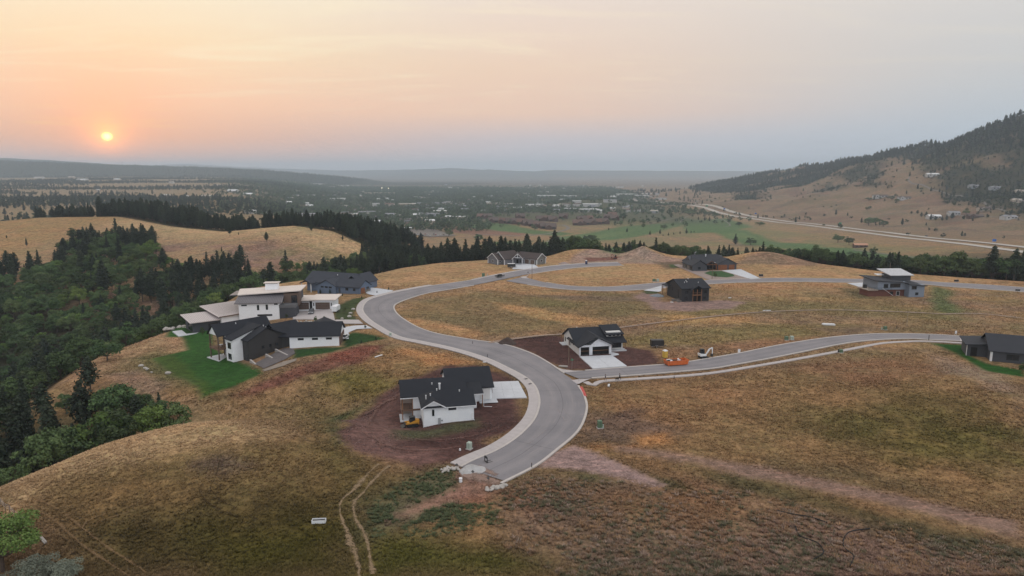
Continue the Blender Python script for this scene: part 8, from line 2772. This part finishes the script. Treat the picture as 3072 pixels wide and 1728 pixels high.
# cars in the car park
rr = np.random.default_rng(5)
for q in range(14):
    px = 1232 + q * 7.5 + rr.uniform(-2, 2); py = 705 + (q % 3) * 2.2
    x, y = at(px, py)
    car((x, y, zat(x, y) + 0.85), radians(80), ('white', 'dark', 'red', 'white')[q % 4] + ' car in the crowded lot below the store roofs', (M_CARW, M_CARG, M_CARR, M_CARW)[q % 4], 'suv', 'cars in the town car park')
# ------------------------------------------------------------------ grass and weeds over the near fields
def tuft_mesh(seed, n, hgt, spread, wid, droop=0.3):
    L = LeafMesh(seed); r = L.r
    for i in range(n):
        a = r.uniform(0, 6.28); d = r.uniform(0, spread)
        p0 = np.array([cos(a) * d * .4, sin(a) * d * .4, -0.05]); h = hgt * r.uniform(.55, 1.1)
        tip = np.array([cos(a) * (d + droop * h), sin(a) * (d + droop * h), h])
        s = np.array([-sin(a), cos(a), 0]) * wid * r.uniform(.7, 1.3)
        k = r.uniform(0, 1)
        for q in (p0 - s, p0 + s, tip + s * .35, tip - s * .35): L.v.append(q); L.c.append(k)
    return L


def tuft_material():
    m, k, b = new_mat('dry_grass_blades')
    t = k.n('ShaderNodeAttribute', attribute_name='tc', attribute_type='INSTANCER')
    f = k.n('ShaderNodeAttribute', attribute_name='lf').outputs['Fac']
    c = k.mix(f, k.mix(1.0, t.outputs['Color'], (1.0, 1.0, 1.0), 'MULTIPLY'), k.mix(1.0, t.outputs['Color'], (1.6, 1.55, 1.45), 'MULTIPLY'))
    k.put(b.inputs['Base Color'], c); b.inputs['Roughness'].default_value = 0.9; b.inputs['Specular IOR Level'].default_value = 0.1
    return m


M_TUFT = tuft_material()
TUFTS = [tuft_mesh(1, 9, .26, .34, .07, .7).mesh('tuft', M_TUFT), tuft_mesh(2, 11, .20, .46, .08, .9).mesh('tuft', M_TUFT), tuft_mesh(3, 8, .34, .28, .06, .5).mesh('tuft', M_TUFT), tuft_mesh(4, 26, .40, .50, .055, .6).mesh('weed', M_TUFT)]
RG = np.random.default_rng(77)
NT_ = 230000
# sample the visible ground evenly in the picture's lower part, thinning with distance
yy = 84 + (330 - 84) * RG.random(NT_) ** 1.7
xx = (RG.random(NT_) * 2 - 1) * (yy * 0.80 + 6)
nd = poly_sd(PLATEAU, xx, yy)
ii = np.clip(np.searchsorted(GX, xx), 0, len(GX) - 1); jj = np.clip(np.searchsorted(GY, yy), 0, len(GY) - 1)
ok = (nd < 3) & (RG.random(NT_) > DIRT[jj, ii] * 1.2) & (RG.random(NT_) > LAWN[jj, ii] * 1.3)
for L_, R_ in ((mainL, mainR), (s2U, s2D), (s3U, s3D)):
    ok &= poly_sd(np.vstack([L_[::4], R_[::-4]]), xx, yy) > 0.8
ok &= ~((poly_sd(np.vstack([mainL[::4], (mainL + normals2(mainL) * 3.2)[::-4]]), xx, yy) < 0.2))
sw = resample(SW2, 2.0)
ok &= line_d(sw, xx, yy)[0] > 1.2
trk = resample(ats([(1148, 1395), (1120, 1425), (1075, 1475), (1040, 1510), (1045, 1560), (1065, 1600), (1085, 1660), (1100, 1728)]), 2.0)
dt = line_d(trk, xx, yy)[0]
ok &= ~((dt > .55) & (dt < 1.5))
for pc in PATHS:
    ok &= line_d(pc, xx, yy)[0] > 1.1
for (hx, hy, hr) in ((-12, 152, 15), (26, 203, 11.5), (-74, 205, 15), (-60, 210, 10), (-108, 252, 17), (-92, 262, 12), (-78, 268, 10), (-82, 305, 17), (76, 286, 9), (165, 295, 12), (143, 192, 10)):
    ok &= (xx - hx) ** 2 + (yy - hy) ** 2 > hr * hr
for pl in PAVED:
    ok &= poly_sd(pl, xx, yy) > 0.3
xx, yy, ii, jj = xx[ok], yy[ok], ii[ok], jj[ok]
clump = fbm(xx, yy, 5, 3, 201)
ok = RG.random(len(xx)) < 0.35 + 1.1 * sstep(-0.3, 0.35, clump)
xx, yy, ii, jj = xx[ok], yy[ok], ii[ok], jj[ok]
tc = COLR[jj, ii] * RG.uniform(0.76, 1.22, len(xx))[:, None]
# weeds: orange and mauve stalks in drifts where the ground is rough
wpoly = ats([(1500, 1480), (1620, 1425), (1700, 1440), (1850, 1450), (2050, 1465), (2240, 1480), (2500, 1545), (3072, 1655), (3072, 1728), (1720, 1728), (1520, 1620)])
gpoly = ats([(1115, 1500), (1250, 1440), (1340, 1405), (1370, 1440), (1350, 1470), (1200, 1530), (1330, 1520), (1480, 1520), (1500, 1560), (1300, 1600), (1130, 1600)])
wd = poly_sd(wpoly, xx, yy); gd = poly_sd(gpoly, xx, yy)
drift = fbm(xx, yy, 9, 3, 202) + 0.35 * fbm(xx, yy, 2.5, 2, 203)
weed = (wd + 3 * drift < 1.0) & (drift > -0.22)
gweed = (gd < 1.0) & (drift > -0.1)
wk = RG.random(len(xx)) + 0.55 * fbm(xx, yy, 7, 2, 204)
wb = RG.uniform(.75, 1.2, len(xx))[:, None]
tc = np.where((weed & (wk < .18))[:, None], np.array(A(148, 120, 94)) * wb, tc)
tc = np.where((weed & (wk > .74))[:, None], np.array(A(98, 96, 76)) * wb, tc)
tc = np.where((weed & (wk > .50) & (wk < .66))[:, None], np.array(A(146, 128, 116)) * wb, tc)
tc = np.where(gweed[:, None], np.array(A(88, 96, 70)) * wb, tc)
idx = RG.integers(0, 3, len(xx))
idx = np.where((weed | gweed) & (RG.random(len(xx)) < .6), 3, idx)
scl = RG.uniform(.55, 1.1, len(xx)) * np.where(weed, RG.uniform(.6, 1.1, len(xx)), 1.0) * np.where(gweed, .8, 1.0)
bare = poly_sd(ats([(1385, 1400), (1435, 1398), (1500, 1440), (1495, 1462), (1440, 1500), (1360, 1500), (1190, 1555), (1200, 1540), (1350, 1468), (1395, 1440)]), xx, yy) < 0.4
bare |= poly_sd(ats(GRV), xx, yy) < 0.3
kp = ~bare | (RG.random(len(xx)) < .06)
xx, yy, tc, idx, scl = xx[kp], yy[kp], tc[kp], idx[kp], scl[kp]
o = scatter('grass', np.column_stack([xx, yy, hi(xx, yy) - .12]), scl, RG.uniform(0, 6.28, len(xx)), idx, TUFTS, 'dry grass tufts and weeds over the near fields', 'grass')
a = o.data.attributes.new('tc', 'FLOAT_COLOR', 'POINT')
a.data.foreach_set('color', np.column_stack([tc, np.ones(len(tc))]).ravel().astype(np.float32))
print('tufts', len(xx))

# clods and stones on the bare lots
xx = RG.uniform(-50, 60, 60000); yy = RG.uniform(100, 300, 60000)
ii = np.clip(np.searchsorted(GX, xx), 0, len(GX) - 1); jj = np.clip(np.searchsorted(GY, yy), 0, len(GY) - 1)
ok = (DIRT[jj, ii] > .5) & (fbm(xx, yy, 6, 3, 301) > -0.1)
ok &= poly_sd(np.vstack([mainL[::4], mainR[::-4]]), xx, yy) > 3.4
for pl in PAVED:
    ok &= poly_sd(pl, xx, yy) > 0.3
ok &= ~(((xx + 12) ** 2 + (yy - 152) ** 2 < 120) | ((xx - 26) ** 2 + (yy - 203) ** 2 < 100))
xx, yy, ii, jj = xx[ok], yy[ok], ii[ok], jj[ok]
m_, k_, b_ = new_mat('soil_clod')
t_ = k_.n('ShaderNodeAttribute', attribute_name='tc', attribute_type='INSTANCER'); k_.put(b_.inputs['Base Color'], t_.outputs['Color']); b_.inputs['Roughness'].default_value = .95
CL = []
for s_ in range(3):
    me = stone_mesh(60 + s_, 1.0, m_, .6); CL.append(me)
tc = COLR[jj, ii] * RG.uniform(.6, 1.6, len(xx))[:, None]
o = scatter('soil_clods', np.column_stack([xx, yy, hi(xx, yy) - .11]), RG.uniform(.05, .20, len(xx)) ** 1.0, RG.uniform(0, 6.28, len(xx)), RG.integers(0, 3, len(xx)), CL, 'clods and stones strewn over the bare building lots', 'soil')
a = o.data.attributes.new('tc', 'FLOAT_COLOR', 'POINT')
a.data.foreach_set('color', np.column_stack([tc, np.ones(len(tc))]).ravel().astype(np.float32))
print('clods', len(xx))
